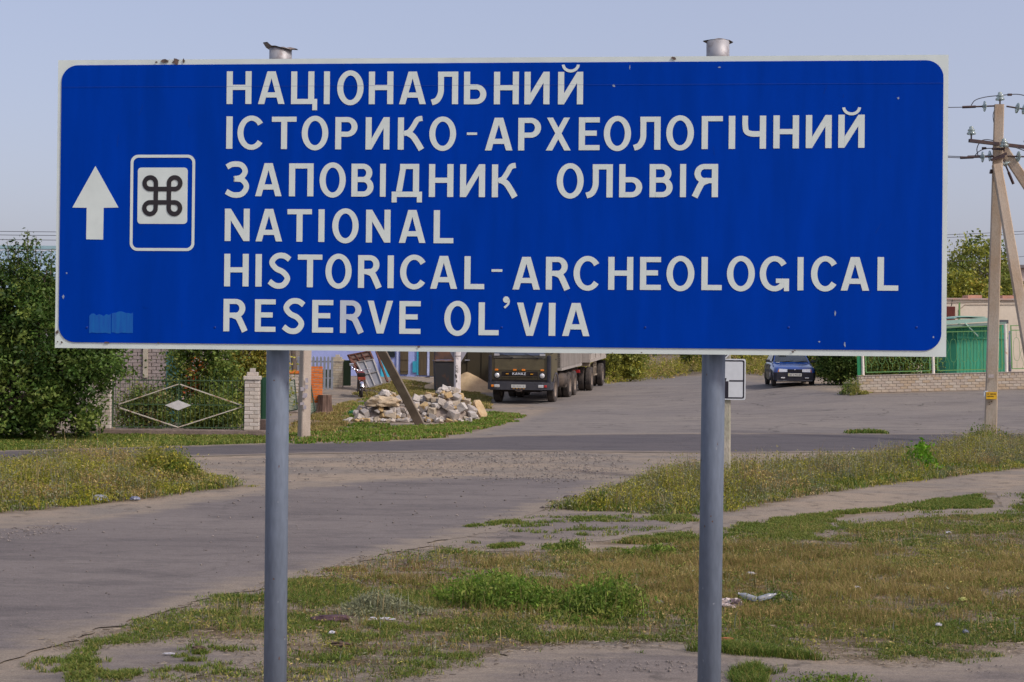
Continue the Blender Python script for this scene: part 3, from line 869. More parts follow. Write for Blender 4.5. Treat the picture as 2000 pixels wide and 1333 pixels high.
BRIGHT = [(0.068, 0.140, 0.014), (0.115, 0.205, 0.026), (0.19, 0.265, 0.05)]
plant('weed_clump', 'bright green leafy weed clump in the lawn, nearest the middle', 'weeds', 975, 1180, 118, 0.6, 380, 0.10, 0.36, 41, [BRIGHT, BRIGHT, GREEN], 0.034, 26, 'green weed clumps in the lawn')
plant('weed_clump', 'bright green weed clump just before the far post of the sign', 'weeds', 1190, 1198, 92, 0.45, 240, 0.08, 0.26, 42, [BRIGHT, GREEN, GREEN], 0.034, 24, 'green weed clumps in the lawn')
plant('sage_bush', 'pale grey-green wormwood bush beside the dark rag', 'bush', 742, 1196, 62, 0.22, 150, 0.15, 0.30, 43, [SAGE, SAGE], 0.024, 26)
plant('flowering_shrub', 'bushy green shrub with small yellow flowers at the island tip', 'shrub', 322, 948, 62, 0.45, 420, 0.46, 0.72, 44, [OLIVE, GREEN, YEL, OLIVE], 0.045, 30, None, 60)
plant('weed_clump', 'dark green low weed beside the stony road edge, at the bank tip', 'weeds', 1168, 992, 38, 0.3, 140, 0.16, 0.34, 45, [GREEN, OLIVE], 0.04, 22)
plant('weed_clump', 'small green weed tuft left of the far post, by the sandy path', 'weeds', 1290, 1090, 36, 0.22, 80, 0.12, 0.22, 46, [GREEN, BRIGHT], 0.036, 20)
plant('weed_clump', 'low olive weed tuft at the edge of the broken asphalt', 'weeds', 1125, 1072, 40, 0.2, 80, 0.06, 0.14, 47, [OLIVE, GREEN], 0.03, 18)
plant('weed_clump', 'bluish grey weed tuft beside the discarded plastic bottles', 'weeds', 1520, 1176, 34, 0.2, 80, 0.10, 0.22, 48, [SAGE, GREEN], 0.03, 22)
plant('weed_clump', 'green weed tuft on the near asphalt, cut by the picture edge', 'weeds', 1660, 1336, 34, 0.12, 60, 0.06, 0.12, 49, [BRIGHT, GREEN], 0.022, 16)
plant('weed_clump', 'dark weed tuft growing against the right utility pole', 'weeds', 1930, 872, 50, 0.4, 130, 0.18, 0.38, 50, [OLIVE, GREEN], 0.055, 22)
plant('sapling', 'bright green broad-leaved sapling standing out of the bank', 'sapling', 1795, 922, 26, 0.3, 70, 0.5, 0.9, 51, [[(0.085, 0.22, 0.012), (0.14, 0.29, 0.02)], [(0.07, 0.19, 0.012), (0.15, 0.28, 0.02)]], 0.09, 26)
plant('weed_clump', 'lone tiny grass tuft on the gravel past the island tip', 'weeds', 495, 951, 7, 0.12, 26, 0.08, 0.16, 52, [OLIVE], 0.03, 12)

plant('weed_clump', 'low weeds growing at the corner of the cream brick wall', 'weeds', 1664, 771, 22, .5, 60, .3, .75, 53, [GREEN, OLIVE], .07, 20)

# ------------------------------------------------------------------ lettering: outlines of a plain road-sign alphabet
class Glyph:
    """flat pieces of one character in a box w x h; pieces that cross lie a hair above each other"""
    def __init__(self, w, h, v=None, t=None):
        self.w, self.h = w, h
        self.v = v or 0.188 * h; self.t = t or 0.157 * h
        self.polys = []
    def rect(self, x0, x1, y0, y1): self.polys.append([(x0, y0), (x1, y0), (x1, y1), (x0, y1)])
    def poly(self, *p): self.polys.append(list(p))
    def strip(self, outer, inner):
        for i in range(len(outer) - 1):
            self.polys.append([outer[i], outer[i + 1], inner[i + 1], inner[i], 'same'])
        self.polys[-1] = self.polys[-1][:4] + ['end']
    def ring(self, cx, cy, rx, ry, tx, ty, a0=0, a1=360, n=30):
        A = [math.radians(a0 + (a1 - a0) * k / n) for k in range(n + 1)]
        self.strip([(cx + rx * math.cos(a), cy + ry * math.sin(a)) for a in A],
                   [(cx + (rx - tx) * math.cos(a), cy + (ry - ty) * math.sin(a)) for a in A])
    def stroke(self, pts, wd, n=6):
        P = [Vector((p[0], p[1], 0)) for p in pts]
        Q = []
        for i in range(len(P) - 1):
            p0, p1, p2, p3 = P[max(i - 1, 0)], P[i], P[i + 1], P[min(i + 2, len(P) - 1)]
            for k in range(n):
                t = k / n
                Q.append(0.5 * ((2 * p1) + (p2 - p0) * t + (2 * p0 - 5 * p1 + 4 * p2 - p3) * t * t + (3 * p1 - p0 - 3 * p2 + p3) * t ** 3))
        Q.append(P[-1])
        o, i_ = [], []
        for k, q in enumerate(Q):
            d = (Q[min(k + 1, len(Q) - 1)] - Q[max(k - 1, 0)]).normalized()
            s = Vector((-d.y, d.x, 0)) * wd / 2
            o.append((q.x + s.x, q.y + s.y)); i_.append((q.x - s.x, q.y - s.y))
        self.strip(o, i_)
    def bowl(self, x0, x1, y0, y1):
        """a D-shaped loop opening to the left stem"""
        ry = (y1 - y0) / 2; rx = min(ry * 1.05, (x1 - x0) * 0.75)
        cx, cy = x1 - rx, (y0 + y1) / 2
        self.rect(x0, cx, y1 - self.t, y1); self.rect(x0, cx, y0, y0 + self.t)
        self.ring(cx, cy, rx, ry, self.v, self.t, -90, 90, 18)

def glyph(ch, w, h):
    g = Glyph(w, h); v, t = g.v, g.t
    if ch in 'IІ': g.rect(0, w, 0, h)
    elif ch in 'НH':
        g.rect(0, v, 0, h); g.rect(w - v, w, 0, h); g.rect(v, w - v, .43 * h, .43 * h + t)
    elif ch in 'АA':
        g.poly((0, 0), (.235 * w, 0), (.5 * w, .79 * h), (.5 * w, h), (.345 * w, h))
        g.poly((w, 0), (.655 * w, h), (.5 * w, h), (.5 * w, .79 * h), (.765 * w, 0))
        g.poly((.29 * w, .2 * h), (.71 * w, .2 * h), (.66 * w, .2 * h + t), (.34 * w, .2 * h + t))
    elif ch == 'Ц':
        b = w * .885
        g.rect(0, v, t, h); g.rect(b - v, b, t, h); g.rect(0, w, 0, t); g.rect(w - .15 * h, w, -.19 * h, 0)
    elif ch in 'ОO': g.ring(w / 2, h / 2, w / 2, h * .535, v, t * 1.0, 0, 360, 44)
    elif ch == 'Л':
        g.rect(w - v, w, 0, h); g.rect(.24 * w, w - v, h - t, h)
        g.stroke([(.24 * w + v / 2, h - t), (.24 * w + v / 2, .62 * h), (.24 * w + v * .45, .34 * h), (.17 * w + v * .2, .13 * h), (.01 * w, .055 * h)], v * .95)
    elif ch == 'Ь':
        g.rect(0, v, 0, h); g.bowl(v, w, 0, .61 * h)
    elif ch in 'ИЙ':
        g.rect(0, v, 0, h); g.rect(w - v, w, 0, h); g.poly((v, 0), (w - v, .66 * h), (w - v, h), (v, .34 * h))
        if ch == 'Й': g.ring(w / 2, h * 1.235, w * .36, .255 * h, .09 * h, .09 * h, 184, 356, 16)
    elif ch == 'N':
        g.rect(0, v, 0, h); g.rect(w - v, w, 0, h); g.poly((v, h), (v, .64 * h), (w - v, 0), (w - v, .36 * h))
    elif ch in 'СC': g.ring(w * .52, h / 2, w * .52, h * .53, v, t, 36, 322, 34)
    elif ch == 'G':
        g.ring(w * .5, h / 2, w * .5, h * .53, v, t, 36, 338, 34)
        g.rect(w * .55, w * .995, .22 * h, .22 * h + t * .85); g.rect(w * .995 - v * .8, w * .995, -.02 * h, .22 * h)
    elif ch in 'ТT':
        g.rect(0, w, h - t, h); g.rect(w / 2 - v / 2, w / 2 + v / 2, 0, h - t)
    elif ch in 'РP': g.rect(0, v, 0, h); g.bowl(v, w, .39 * h, h)
    elif ch == 'R':
        g.rect(0, v, 0, h); g.bowl(v, w * .9, .42 * h, h)
        g.stroke([(.40 * w, .50 * h), (.60 * w, .43 * h), (.74 * w, .24 * h), (.885 * w, 0)], v * 1.0)
    elif ch == 'Я':
        q = glyph('R', w, h)
        g.polys = [[(w - p[0], p[1]) if not isinstance(p, str) else p for p in pl] for pl in q.polys]
    elif ch in 'ВB':
        g.rect(0, v, 0, h); g.bowl(v, w * .94, .44 * h, h); g.bowl(v, w, 0, .44 * h + t)
    elif ch in 'ЕE':
        g.rect(0, v, 0, h); g.rect(v, w, 0, t); g.rect(v, w, h - t, h); g.rect(v, w * .86, .44 * h, .44 * h + t)
    elif ch == 'L': g.rect(0, v, 0, h); g.rect(v, w, 0, t)
    elif ch == 'К':
        g.rect(0, v, 0, h)
        g.stroke([(v, .50 * h), (.42 * w, .56 * h), (.58 * w, .74 * h), (.72 * w, .93 * h), (.90 * w, .97 * h)], v * .85)
        g.stroke([(.36 * w, .52 * h), (.55 * w, .42 * h), (.72 * w, .22 * h), (.875 * w, 0)], v * 1.0)
    elif ch == 'K':
        g.rect(0, v, 0, h); g.poly((v, .36 * h), (v, .62 * h), (.7 * w, h), (w, h)); g.poly((.32 * w, .58 * h), (.5 * w, .72 * h), (w, 0), (.72 * w, 0))
    elif ch == 'Х':
        g.poly((0, 0), (.26 * w, 0), (w * .96, h), (.72 * w, h)); g.poly((w, 0), (.74 * w, 0), (.04 * w, h), (.28 * w, h))
    elif ch == 'Г': g.rect(0, v, 0, h); g.rect(v, w, h - t, h)
    elif ch == 'П': g.rect(0, v, 0, h); g.rect(w - v, w, 0, h); g.rect(v, w - v, h - t, h)
    elif ch == 'Ч':
        g.rect(w - v, w, 0, h)
        g.stroke([(v / 2, h), (v / 2, .72 * h), (.19 * w, .52 * h), (.42 * w, .45 * h), (w - v, .45 * h)], v * .9)
    elif ch == 'З':
        g.stroke([(.06 * w, .88 * h), (.30 * w, .965 * h), (.66 * w, .94 * h), (.82 * w, .75 * h), (.66 * w, .57 * h), (.36 * w, .52 * h)], t * 1.05)
        g.stroke([(.36 * w, .52 * h), (.70 * w, .49 * h), (.88 * w, .29 * h), (.70 * w, .07 * h), (.34 * w, .035 * h), (.04 * w, .14 * h)], t * 1.05)
    elif ch == 'S':
        g.stroke([(.93 * w, .84 * h), (.70 * w, .95 * h), (.38 * w, .94 * h), (.17 * w, .76 * h), (.34 * w, .57 * h), (.66 * w, .45 * h), (.84 * w, .26 * h), (.66 * w, .06 * h), (.34 * w, .04 * h), (.06 * w, .17 * h)], t * 1.1)
    elif ch == 'Д':
        b0, b1 = .1 * w, .9 * w
        g.rect(0, w, -.005 * h, t); g.rect(0, .17 * w, -.17 * h, -.005 * h); g.rect(.83 * w, w, -.17 * h, -.005 * h)
        g.rect(b1 - v, b1, t, h); g.rect(.27 * w, b1 - v, h - t, h)
        g.poly((.14 * w, t), (.14 * w + v, t), (.27 * w + v * .95, h - t), (.27 * w, h - t))
    elif ch == 'V':
        g.poly((0, h), (.24 * w, h), (.5 * w, .24 * h), (.5 * w, 0), (.37 * w, 0)); g.poly((w, h), (.63 * w, 0), (.5 * w, 0), (.5 * w, .24 * h), (.76 * w, h))
    elif ch == '-': g.rect(0, w, 0, h)
    elif ch == "'":
        g.ring(.45 * w, .72 * h, .45 * w, .28 * h, .44 * w, .27 * h, 0, 360, 18)
        g.stroke([(.82 * w, .72 * h), (.74 * w, .35 * h), (.2 * w, .02 * h)], .3 * w)
    elif ch == 'M':
        g.rect(0, v, 0, h); g.rect(w - v, w, 0, h); g.poly((v, h), (v, .6 * h), (.5 * w, .1 * h), (.5 * w, .45 * h)); g.poly((w - v, h), (.5 * w, .45 * h), (.5 * w, .1 * h), (w - v, .6 * h))
    elif ch == 'Z':
        g.rect(0, w, 0, t); g.rect(0, w, h - t, h); g.poly((0, t), (.3 * w, t), (w, h - t), (.7 * w, h - t))
    elif ch == '5':
        g.rect(0, w, h - t, h); g.rect(0, v, .5 * h, h - t); g.stroke([(0, .52 * h), (.6 * w, .6 * h), (.9 * w, .3 * h), (.55 * w, .06 * h), (0, .12 * h)], t)
    elif ch == '7': g.rect(0, w, h - t, h); g.poly((.2 * w, 0), (.48 * w, 0), (w, h - t), (.7 * w, h - t))
    elif ch == '9': g.ring(w / 2, .68 * h, w / 2, .32 * h, v, t, 0, 360, 18); g.stroke([(.9 * w, .68 * h), (.8 * w, .2 * h), (.2 * w, .05 * h)], v)
    elif ch == '4': g.rect(.6 * w, .6 * w + v, 0, h); g.rect(0, w, .22 * h, .22 * h + t); g.poly((0, .22 * h + t), (.25 * w, .22 * h + t), (.6 * w, .85 * h), (.6 * w, h))
    return g

def glyph_mesh(g, name, material, y=-0.0015):
    """the character lies in local XZ, facing -Y"""
    vs, fs = [], []; k = 0
    for pl in g.polys:
        pts = [p for p in pl if not isinstance(p, str)]
        if not any(p == 'same' for p in pl if isinstance(p, str)): k += 1
        b = len(vs)
        area = sum(pts[i][0] * pts[(i + 1) % len(pts)][1] - pts[(i + 1) % len(pts)][0] * pts[i][1] for i in range(len(pts)))
        if area < 0: pts = pts[::-1]
        vs += [(p[0], y - 0.00012 * k, p[1]) for p in pts]
        fs.append([b + i for i in range(len(pts))])
    me = bpy.data.meshes.new(name)
    me.from_pydata(vs, [], fs); me.materials.append(material)
    return me

# ------------------------------------------------------------------ the big sign
BH = 1.30
dL, dR = FPX * BH / 562.5, FPX * BH / 591.0
BL, BR = at(107, 678, dL), at(1848, 699.5, dR)
zb = (BL.z + BR.z) / 2
BL.z = BR.z = zb
bdir = (BR - BL).normalized(); BW = (BR - BL).length
bnorm = Vector((bdir.y, -bdir.x, 0))                      # towards the camera
sign = thing('information_sign', 'big blue road sign with white Ukrainian and English lettering on two grey posts', 'road sign',
             ((BL + BR) / 2 - Vector((0, 0, zb)), math.atan2(bdir.y, bdir.x))
             if False else ((BL.x + BR.x) / 2, (BL.y + BR.y) / 2, gzf((BL.x + BR.x) / 2, (BL.y + BR.y) / 2)), math.atan2(bdir.y, bdir.x))
sz0 = sign.location.z

def uv(px, py):
    """sight line to board coordinates (m from the middle, m above the ground at the sign)"""
    r = ray(px, py); c = Vector((0, 0, CAM_H))
    t = (BL - c).dot(bnorm) / r.dot(bnorm)
    p = c + r * t
    return (p - Vector((sign.location.x, sign.location.y, 0))).dot(bdir), p.z - sz0

M_WHITE = mat('sign_white', (0.62, 0.70, 0.66), 0.5, (0.565, 0.64, 0.605), 2.5, 0.5, spec=0.3, fine=(14, 0.04))
M_BLUE = mat('sign_blue', (0.0, 0.040, 0.37), 0.6, (0.0, 0.034, 0.305), 1.4, 0.5, spec=0.02, fine=(5, 0.05), stretch=(4, 1, 0.6))
M_FRAME = mat('sign_back_steel', (0.33, 0.34, 0.35), 0.6, None, 5, 0.5, metal=0.3)
M_POST = mat('post_grey_paint', (0.158, 0.196, 0.252), 0.55, (0.132, 0.162, 0.208), 5.0, 0.5, spec=0.25, fine=(60, 0.10), stretch=(1, 1, 0.25), bump=.12, bscale=30)
M_CAP = mat('rusty_tin', (0.16, 0.11, 0.08), 0.7, (0.27, 0.25, 0.24), 14, 0.5, metal=0.3)
M_GALV = mat('bare_pipe_steel', (0.38, 0.38, 0.39), 0.55, (0.16, 0.11, 0.09), 16, 0.5, metal=0.4, contrast=(0.5, 0.72))
M_BLACK = mat('sign_black', (0.018, 0.016, 0.018), 0.5, (0.03, 0.026, 0.028), 3, 0.5)

def rounded(x0, x1, y0, y1, r, n=8):
    P = []
    for cx, cy, a in ((x1 - r, y1 - r, 0), (x0 + r, y1 - r, 90), (x0 + r, y0 + r, 180), (x1 - r, y0 + r, 270)):
        for k in range(n + 1):
            t = math.radians(a + 90 * k / n); P.append((cx + r * math.cos(t), cy + r * math.sin(t)))
    return P

z0, z1 = zb - sz0, zb - sz0 + BH
mb = MB(); mb.box((0, 0.012, (z0 + z1) / 2), (BW, 0.022, BH))
board = mb.build('board', M_WHITE, sign)
mb = MB()
for zz in (z0 + 0.16, z1 - 0.16, (z0 + z1) / 2):
    mb.box((0, 0.043, zz), (BW * 0.97, 0.035, 0.05))
for xx in (-BW * .485, BW * .485): mb.box((xx, 0.040, (z0 + z1) / 2), (0.05, 0.030, BH * .9))
mb.build('back_frame', M_FRAME, sign)
bu0, bv1 = uv(121, 126); bu1, bv0 = uv(1838, 690)
mb = MB(); mb.prism(rounded(bu0, bu1, z0 + 0.026, z1 - 0.024, 0.075, 10), -0.003, 0.0005)
mb.build('blue_field', M_BLUE, board)

def sub(px0, sc, py0):                              # enlarged views used for measuring
    return lambda x, y: (px0 + x / sc, py0 + y / sc)
ZA, ZB_, ZC, ZD = sub(420, 2.7027, 100), sub(1000, 2.2727, 100), sub(420, 2.7027, 390), sub(940, 2.1277, 470)
LINES = [
    # text pieces: character, left, right in the view; then the view's top / baseline at its two ends
    (ZA, 'НАЦІОНАЛЬНИЙ', [(62, 195), (228, 370), (402, 542), (575, 608), (645, 786), (812, 943), (972, 1115), (1143, 1285), (1314, 1434), (1472, 1605), (1633, 1767), (1810, 1944)], (62, 108, 281), (1944, 111, 283)),
    (ZA, 'ІСТОРИКО', [(60, 95), (119, 263), (300, 432), (458, 600), (635, 754), (795, 923), (965, 1110), (1131, 1274)], (60, 346, 517), (1274, 353, 523)),
    (ZA, '-', [(1330, 1384)], (1330, 431, 444), (1384, 431, 444)),
    (ZA, 'АР', [(1425, 1572), (1600, 1722)], (1425, 353, 526), (1722, 354, 526)),
    (ZB_, 'ХЕОЛОГІЧНИЙ', [(150, 262), (296, 390), (407, 529), (540, 660), (684, 808), (841, 936), (961, 991), (1020, 1128), (1159, 1274), (1303, 1419), (1447, 1565)], (150, 297, 443), (1565, 283, 430)),
    (ZA, 'ЗАПОВІДНИК', [(55, 184), (213, 354), (391, 522), (552, 692), (720, 839), (871, 903), (933, 1095), (1129, 1260), (1293, 1427), (1461, 1602)], (55, 592, 766), (1602, 600, 773)),
    (ZB_, 'ОЛЬВІЯ', [(198, 319), (329, 448), (475, 579), (610, 714), (745, 773), (797, 915)], (198, 504, 651), (915, 502, 649)),
    (ZC, 'NATIONAL', [(52, 185), (215, 357), (382, 513), (546, 580), (619, 760), (797, 928), (971, 1113), (1154, 1260)], (52, 49, 219), (1260, 58, 232)),
    (ZC, 'HISTORICAL', [(49, 180), (214, 249), (280, 404), (437, 568), (583, 723), (755, 882), (911, 945), (977, 1121), (1136, 1280), (1316, 1423)], (49, 287, 458), (1423, 301, 474)),
    (ZC, '-', [(1460, 1517)], (1460, 369, 382), (1517, 369, 382)),
    (ZD, 'ARCHEOLOGICAL', [(130, 245), (268, 370), (383, 497), (527, 632), (659, 747), (769, 886), (914, 1000), (1020, 1137), (1156, 1280), (1313, 1339), (1369, 1484), (1493, 1612), (1645, 1733)], (130, 69, 204), (1733, 70, 209)),
    (ZC, 'RESERVE', [(45, 175), (211, 322), (355, 478), (513, 626), (660, 787), (805, 941), (973, 1087)], (45, 525, 695), (1087, 538, 710)),
    (ZC, 'OL', [(1210, 1352), (1391, 1499)], (1210, 541, 713), (1499, 545, 717)),
    (ZC, "'", [(1520, 1558)], (1520, 512, 573), (1558, 512, 573)),
    (ZC, 'VIA', [(1593, 1731), (1761, 1798), (1832, 1978)], (1593, 545, 719), (1978, 548, 721)),
]
M_WORN = mat('sign_worn_white', (0.40, 0.47, 0.58), 0.55, (0.58, 0.64, 0.62), 9, 0.5, stretch=(1, 1, 0.2))
nth = 0
for view, text, spans, (xa, ta, ba), (xb, tb, bb) in LINES:
    for ch, (xl, xr) in zip(text, spans):
        k = ((xl + xr) / 2 - xa) / max(xb - xa, 1)
        top, bot = ta + (tb - ta) * k, ba + (bb - ba) * k
        u0, v0 = uv(*view(xl, bot)); u1, v1 = uv(*view(xr, top))
        g = glyph(ch, u1 - u0, v1 - v0)
        worn = text == 'RESERVE' and xl == 660
        o = link('letter', glyph_mesh(g, 'letter', M_WORN if worn else M_WHITE), board, ((u0), -0.0032, v0))
        if worn: tag(o, 'letter R with its white film worn bluish')
# straight-ahead arrow
pts = [uv(*p) for p in ((187, 325), (142, 406), (170, 406.5), (169, 468), (202, 468.5), (203, 406.5), (232, 406))]
cx = (pts[3][0] + pts[4][0]) / 2
mb = MB(); mb.prism(pts, -0.0045, -0.0033)
mb.build('arrow', M_WHITE, board)
# symbol plate of the place of interest
(a0, b1), (a1, b0) = uv(256, 303), uv(380, 491)
fr = Glyph(1, 1)
fr.strip(rounded(a0, a1, b0, b1, 0.035) + [rounded(a0, a1, b0, b1, 0.035)[0]],
         rounded(a0 + .013, a1 - .013, b0 + .013, b1 - .013, 0.024) + [rounded(a0 + .013, a1 - .013, b0 + .013, b1 - .013, 0.024)[0]])
link('symbol_frame', glyph_mesh(fr, 'symbol_frame', M_WHITE), board, (0, -0.0032, 0))
(a0, b1), (a1, b0) = uv(270, 328), uv(366, 438)
mb = MB(); mb.prism(rounded(a0, a1, b0, b1, 0.016), -0.0045, -0.0033)
plate = mb.build('symbol_panel', M_WHITE, board)
cx, cy = (a0 + a1) / 2, (b0 + b1) / 2
s_ = Glyph(1, 1)
wd, q, rad = 0.0205, 0.030, 0.026
for sx in (-1, 1):
    s_.rect(cx + sx * q - wd / 2, cx + sx * q + wd / 2, cy - q - rad, cy + q + rad)
for sy in (-1, 1):
    s_.rect(cx - q - rad, cx + q + rad, cy + sy * q - wd / 2, cy + sy * q + wd / 2)
for sx in (-1, 1):
    for sy in (-1, 1):
        ox, oy = cx + sx * (q + rad), cy + sy * (q + rad)
        mid = math.degrees(math.atan2(sy, sx))
        s_.ring(ox, oy, rad + wd / 2, rad + wd / 2, wd, wd, mid - 135, mid + 135, 22)
link('looped_square', glyph_mesh(s_, 'looped_square', M_BLACK), board, (0, -0.0046, 0))

# stickers, chips and dents
M_TEAL = mat('torn_sticker', (0.003, 0.115, 0.40), 0.45, (0.003, 0.08, 0.38), 14, 0.5, stretch=(5, 1, 0.5))
def ragged(x0, x1, y0, y1, seed, n=10, a=0.006):
    r_ = random.Random(seed)
    P = [(x0 + (x1 - x0) * k / n, y0 + r_.uniform(-a, a) * .4) for k in range(n + 1)]
    P += [(x1 - (x1 - x0) * k / n, y1 + r_.uniform(-a, a)) for k in range(n + 1)]
    return P
for (pa, pb, sd) in (((175, 615), (217, 651), 1), ((219, 611), (260, 651), 2)):
    (u0, v1), (u1, v0) = uv(*pa), uv(*pb)
    mb = MB(); mb.prism(ragged(u0, u1, v0, v1, sd, 9, 0.006), -0.0042, -0.0033); mb.build('sticker_remnant', M_TEAL, board)
M_CHIP = mat('chipped_paint', (0.07, 0.06, 0.055), 0.9, (0.16, 0.11, 0.09), 60, 0.5)
M_SCR = mat('scratch_white', (0.2, 0.27, 0.4), 0.7, (0.28, 0.33, 0.42), 40, 0.5)
def blotch(px, py, rx, ry, seed, m, y=-0.0040, n=9):
    u, v = uv(px, py); r_ = random.Random(seed)
    P = [(u + rx / 440 * math.cos(2 * math.pi * k / n) * r_.uniform(.45, 1.15), v + ry / 440 * math.sin(2 * math.pi * k / n) * r_.uniform(.45, 1.15)) for k in range(n)]
    mb = MB(); mb.prism(P, y, y + 0.0007); mb.build('paint_chip', m, board)
for k, (px, py, rx, ry) in enumerate(((322, 119.5, 8, 5), (344, 121, 9, 7.5), (359, 119, 2.5, 5), (306, 122, 3, 2.5), (1316, 114.5, 6, 3.5), (112, 650, 3, 5), (121, 669, 2.5, 2.5), (208, 669.5, 9, 2), (310, 670, 3, 1.5),
                                      (818, 678, 3.5, 3), (1548, 687.5, 3, 2), (1196, 690, 2, 1.2), (1253, 689, 2, 1.2), (786, 594, 2.5, 2), (113, 668, 2, 2), (1552, 685, 1.5, 1.5))):
    blotch(px, py, rx, ry, k, M_CHIP)
for k, (px, py, rx, ry) in enumerate(((124, 580, 3, 4), (1199, 168, 3, 3.5), (1754, 193, 2, 4), (285, 600, 6, 4), (1631, 612, 1.5, 6), (1823, 659, 2, 2.5), (1230, 132, 1, 5), (1650, 673, 2, 6), (1600, 668, 2, 2), (1405, 132, 3, 1.5), (131, 534, 2, 2))):
    blotch(px, py, rx, ry, 50 + k, M_SCR if k != 3 else M_BLUE)
r_ = random.Random(4)
for k in range(26):                                     # fine scratches
    px, py = r_.uniform(200, 1800), r_.uniform(140, 650)
    u, v = uv(px, py); l = r_.uniform(.01, .06); a = r_.gauss(1.4, .35)
    mb = MB(); dx, dy = math.cos(a) * l, math.sin(a) * l
    mb.prism([(u, v), (u + .0008, v), (u + dx + .0006, v + dy), (u + dx, v + dy)], -0.0039, -0.0035)
    mb.build('scratch', mat('faint_scratch', (0.006, 0.045, 0.28), 0.7), board)
for zz in (uv(1000, 167)[1],):            # joints between the sheets of the panel
    mb = MB(); mb.box((0, -0.0049, zz), (BW - .04, .0006, .0007)); mb.build('sheet_joint', mat('sheet_joint', (0.02, 0.06, 0.30), .7, (0.03, 0.07, 0.3), 14, .5), board)
for px in (170, 420, 700, 980, 1260, 1540, 1790):       # rivets
    for py in (640,):
        u, v = uv(px, py); mb = MB(); mb.smooth = True; mb.lathe([(0, -.0022), (.004, -.0016), (.0052, 0)], 10, 'Y', (u, -.0031, v)); mb.build('rivet', mat('painted_rivet', (0.0, 0.03, 0.27), .5), board)

# posts with their bent tin caps
for (pxb, pyb, pxt, pyt, seed) in ((538.5, 690, 543.5, 97, 1), (1388.5, 700, 1397.5, 82, 2)):
    u0, v0 = uv(pxb, pyb); u1, v1 = uv(pxt, pyt)
    yb = 0.062 + 0.052
    k = 1 + yb / 6.3                                     # the posts stand behind the board
    u0, u1 = u0 * k, u1 * k
    v1 = (v1 + sz0 - CAM_H) * k + CAM_H - sz0
    xb = u0 + (u0 - u1) / (v1 - v0) * v0
    pmb = MB(); pmb.smooth = True
    pmb.tube([(xb, yb, -0.4), (u1, yb, z1 - 0.05)], 0.0515, 28)
    post = pmb.build('post', M_POST, sign)
    pmb = MB(); pmb.smooth = True; pmb.tube([(u1, yb, z1 - 0.05), (u1, yb, v1)], 0.0508, 28)
    pmb.build('bare_pipe_end', M_GALV, post)
    r_ = random.Random(seed)
    pmb = MB(); N_ = 18; V = [(u1, yb, v1 + (0.006 if seed == 1 else 0.016))]
    for ring_, rr_ in ((1, 0.05), (2, 0.078 if seed == 1 else 0.066)):
        for j in range(N_):
            a = 2 * math.pi * j / N_
            bend = 0.0 if ring_ == 1 else (0.030 * max(0, -math.cos(a)) ** 3 - 0.004 + .008 * math.sin(2 * a) if seed == 1 else -0.004) + r_.uniform(-.003, .003)
            ex = (0.80 + .25 * abs(math.cos(a)) ** 4) if seed == 1 else (0.68 + 0.34 * abs(math.cos(a)) ** 16)
            V.append((u1 + rr_ * math.cos(a) * ex, yb + rr_ * math.sin(a) * .72, v1 + 0.004 + bend + r_.uniform(-.003, .004)))
    F = [(0, 1 + j, 1 + (j + 1) % N_) for j in range(N_)] + [(1 + j, 1 + N_ + j, 1 + N_ + (j + 1) % N_, 1 + (j + 1) % N_) for j in range(N_)]
    b_ = len(V); V2 = [(x, y, z - 0.003) for x, y, z in V]
    pmb.add(V, F); pmb.add(V2, [f[::-1] for f in F]); pmb.build('tin_cap', M_CAP, post, fix=False)
    for k in range(16):                                  # chipped and rusted spots on the paint
        zc, ac = r_.uniform(z0 - 1.45, z0 - .03), r_.uniform(-2.9, -.2)
        hh, ww = r_.uniform(.002, .009), r_.uniform(.03, .10)
        xc = xb + (u1 - xb) * zc / v1
        cm = MB(); ns = 7
        pts_ = [(ac + ww * math.cos(2 * math.pi * j / ns) * r_.uniform(.5, 1.2), zc + hh * math.sin(2 * math.pi * j / ns) * r_.uniform(.5, 1.3)) for j in range(ns)]
        cm.add([(xc + .0519 * math.cos(a), yb + .0519 * math.sin(a), z) for a, z in pts_], [tuple(range(ns))])
        cm.build('paint_chip', mat('post_rust_spot', (.085, .07, .075), .9, (.16, .09, .06), 60, .5) if k % 3 else mat('post_pale_spot', (.24, .27, .31), .7, None, 40, .4), post, fix=False)
    pmb = MB()
    for zz in (z0 + 0.16, z1 - 0.16):
        pmb.tube([(u1 + 0.056 * math.cos(a), yb + 0.056 * math.sin(a), zz) for a in np.linspace(-.2, math.pi + .2, 12)], 0.006, 6)
    pmb.build('clamp', M_FRAME, post)

# ------------------------------------------------------------------ posts, poles and wires
M_CONC = mat('weathered_concrete', (0.45, 0.395, 0.325), 0.92, (0.34, 0.285, 0.235), 2.2, 0.5, bump=0.4, bscale=45, fine=(60, 0.12), stretch=(1, 1, 0.5))
M_CONC2 = mat('stained_concrete', (0.50, 0.43, 0.34), 0.92, (0.38, 0.25, 0.14), 1.6, 0.5, bump=0.4, bscale=45, fine=(60, 0.12), stretch=(1, 1, 0.35), contrast=(0.42, 0.7))
M_STEEL = mat('dark_steel', (0.045, 0.035, 0.045), 0.6, (0.08, 0.05, 0.04), 10, 0.5, metal=0.3)
M_GLASS = mat('glass_insulator', (0.55, 0.68, 0.66), 0.12, (0.5, 0.64, 0.62), 3, 0.2, spec=0.6, trans=0.55)
M_WIRE = mat('wire', (0.06, 0.06, 0.075), 0.6, None, 3, 0.1)
M_SIGNGREY = mat('sign_plate_white', (0.62, 0.66, 0.68), 0.5, (0.54, 0.58, 0.60), 5, 0.5)
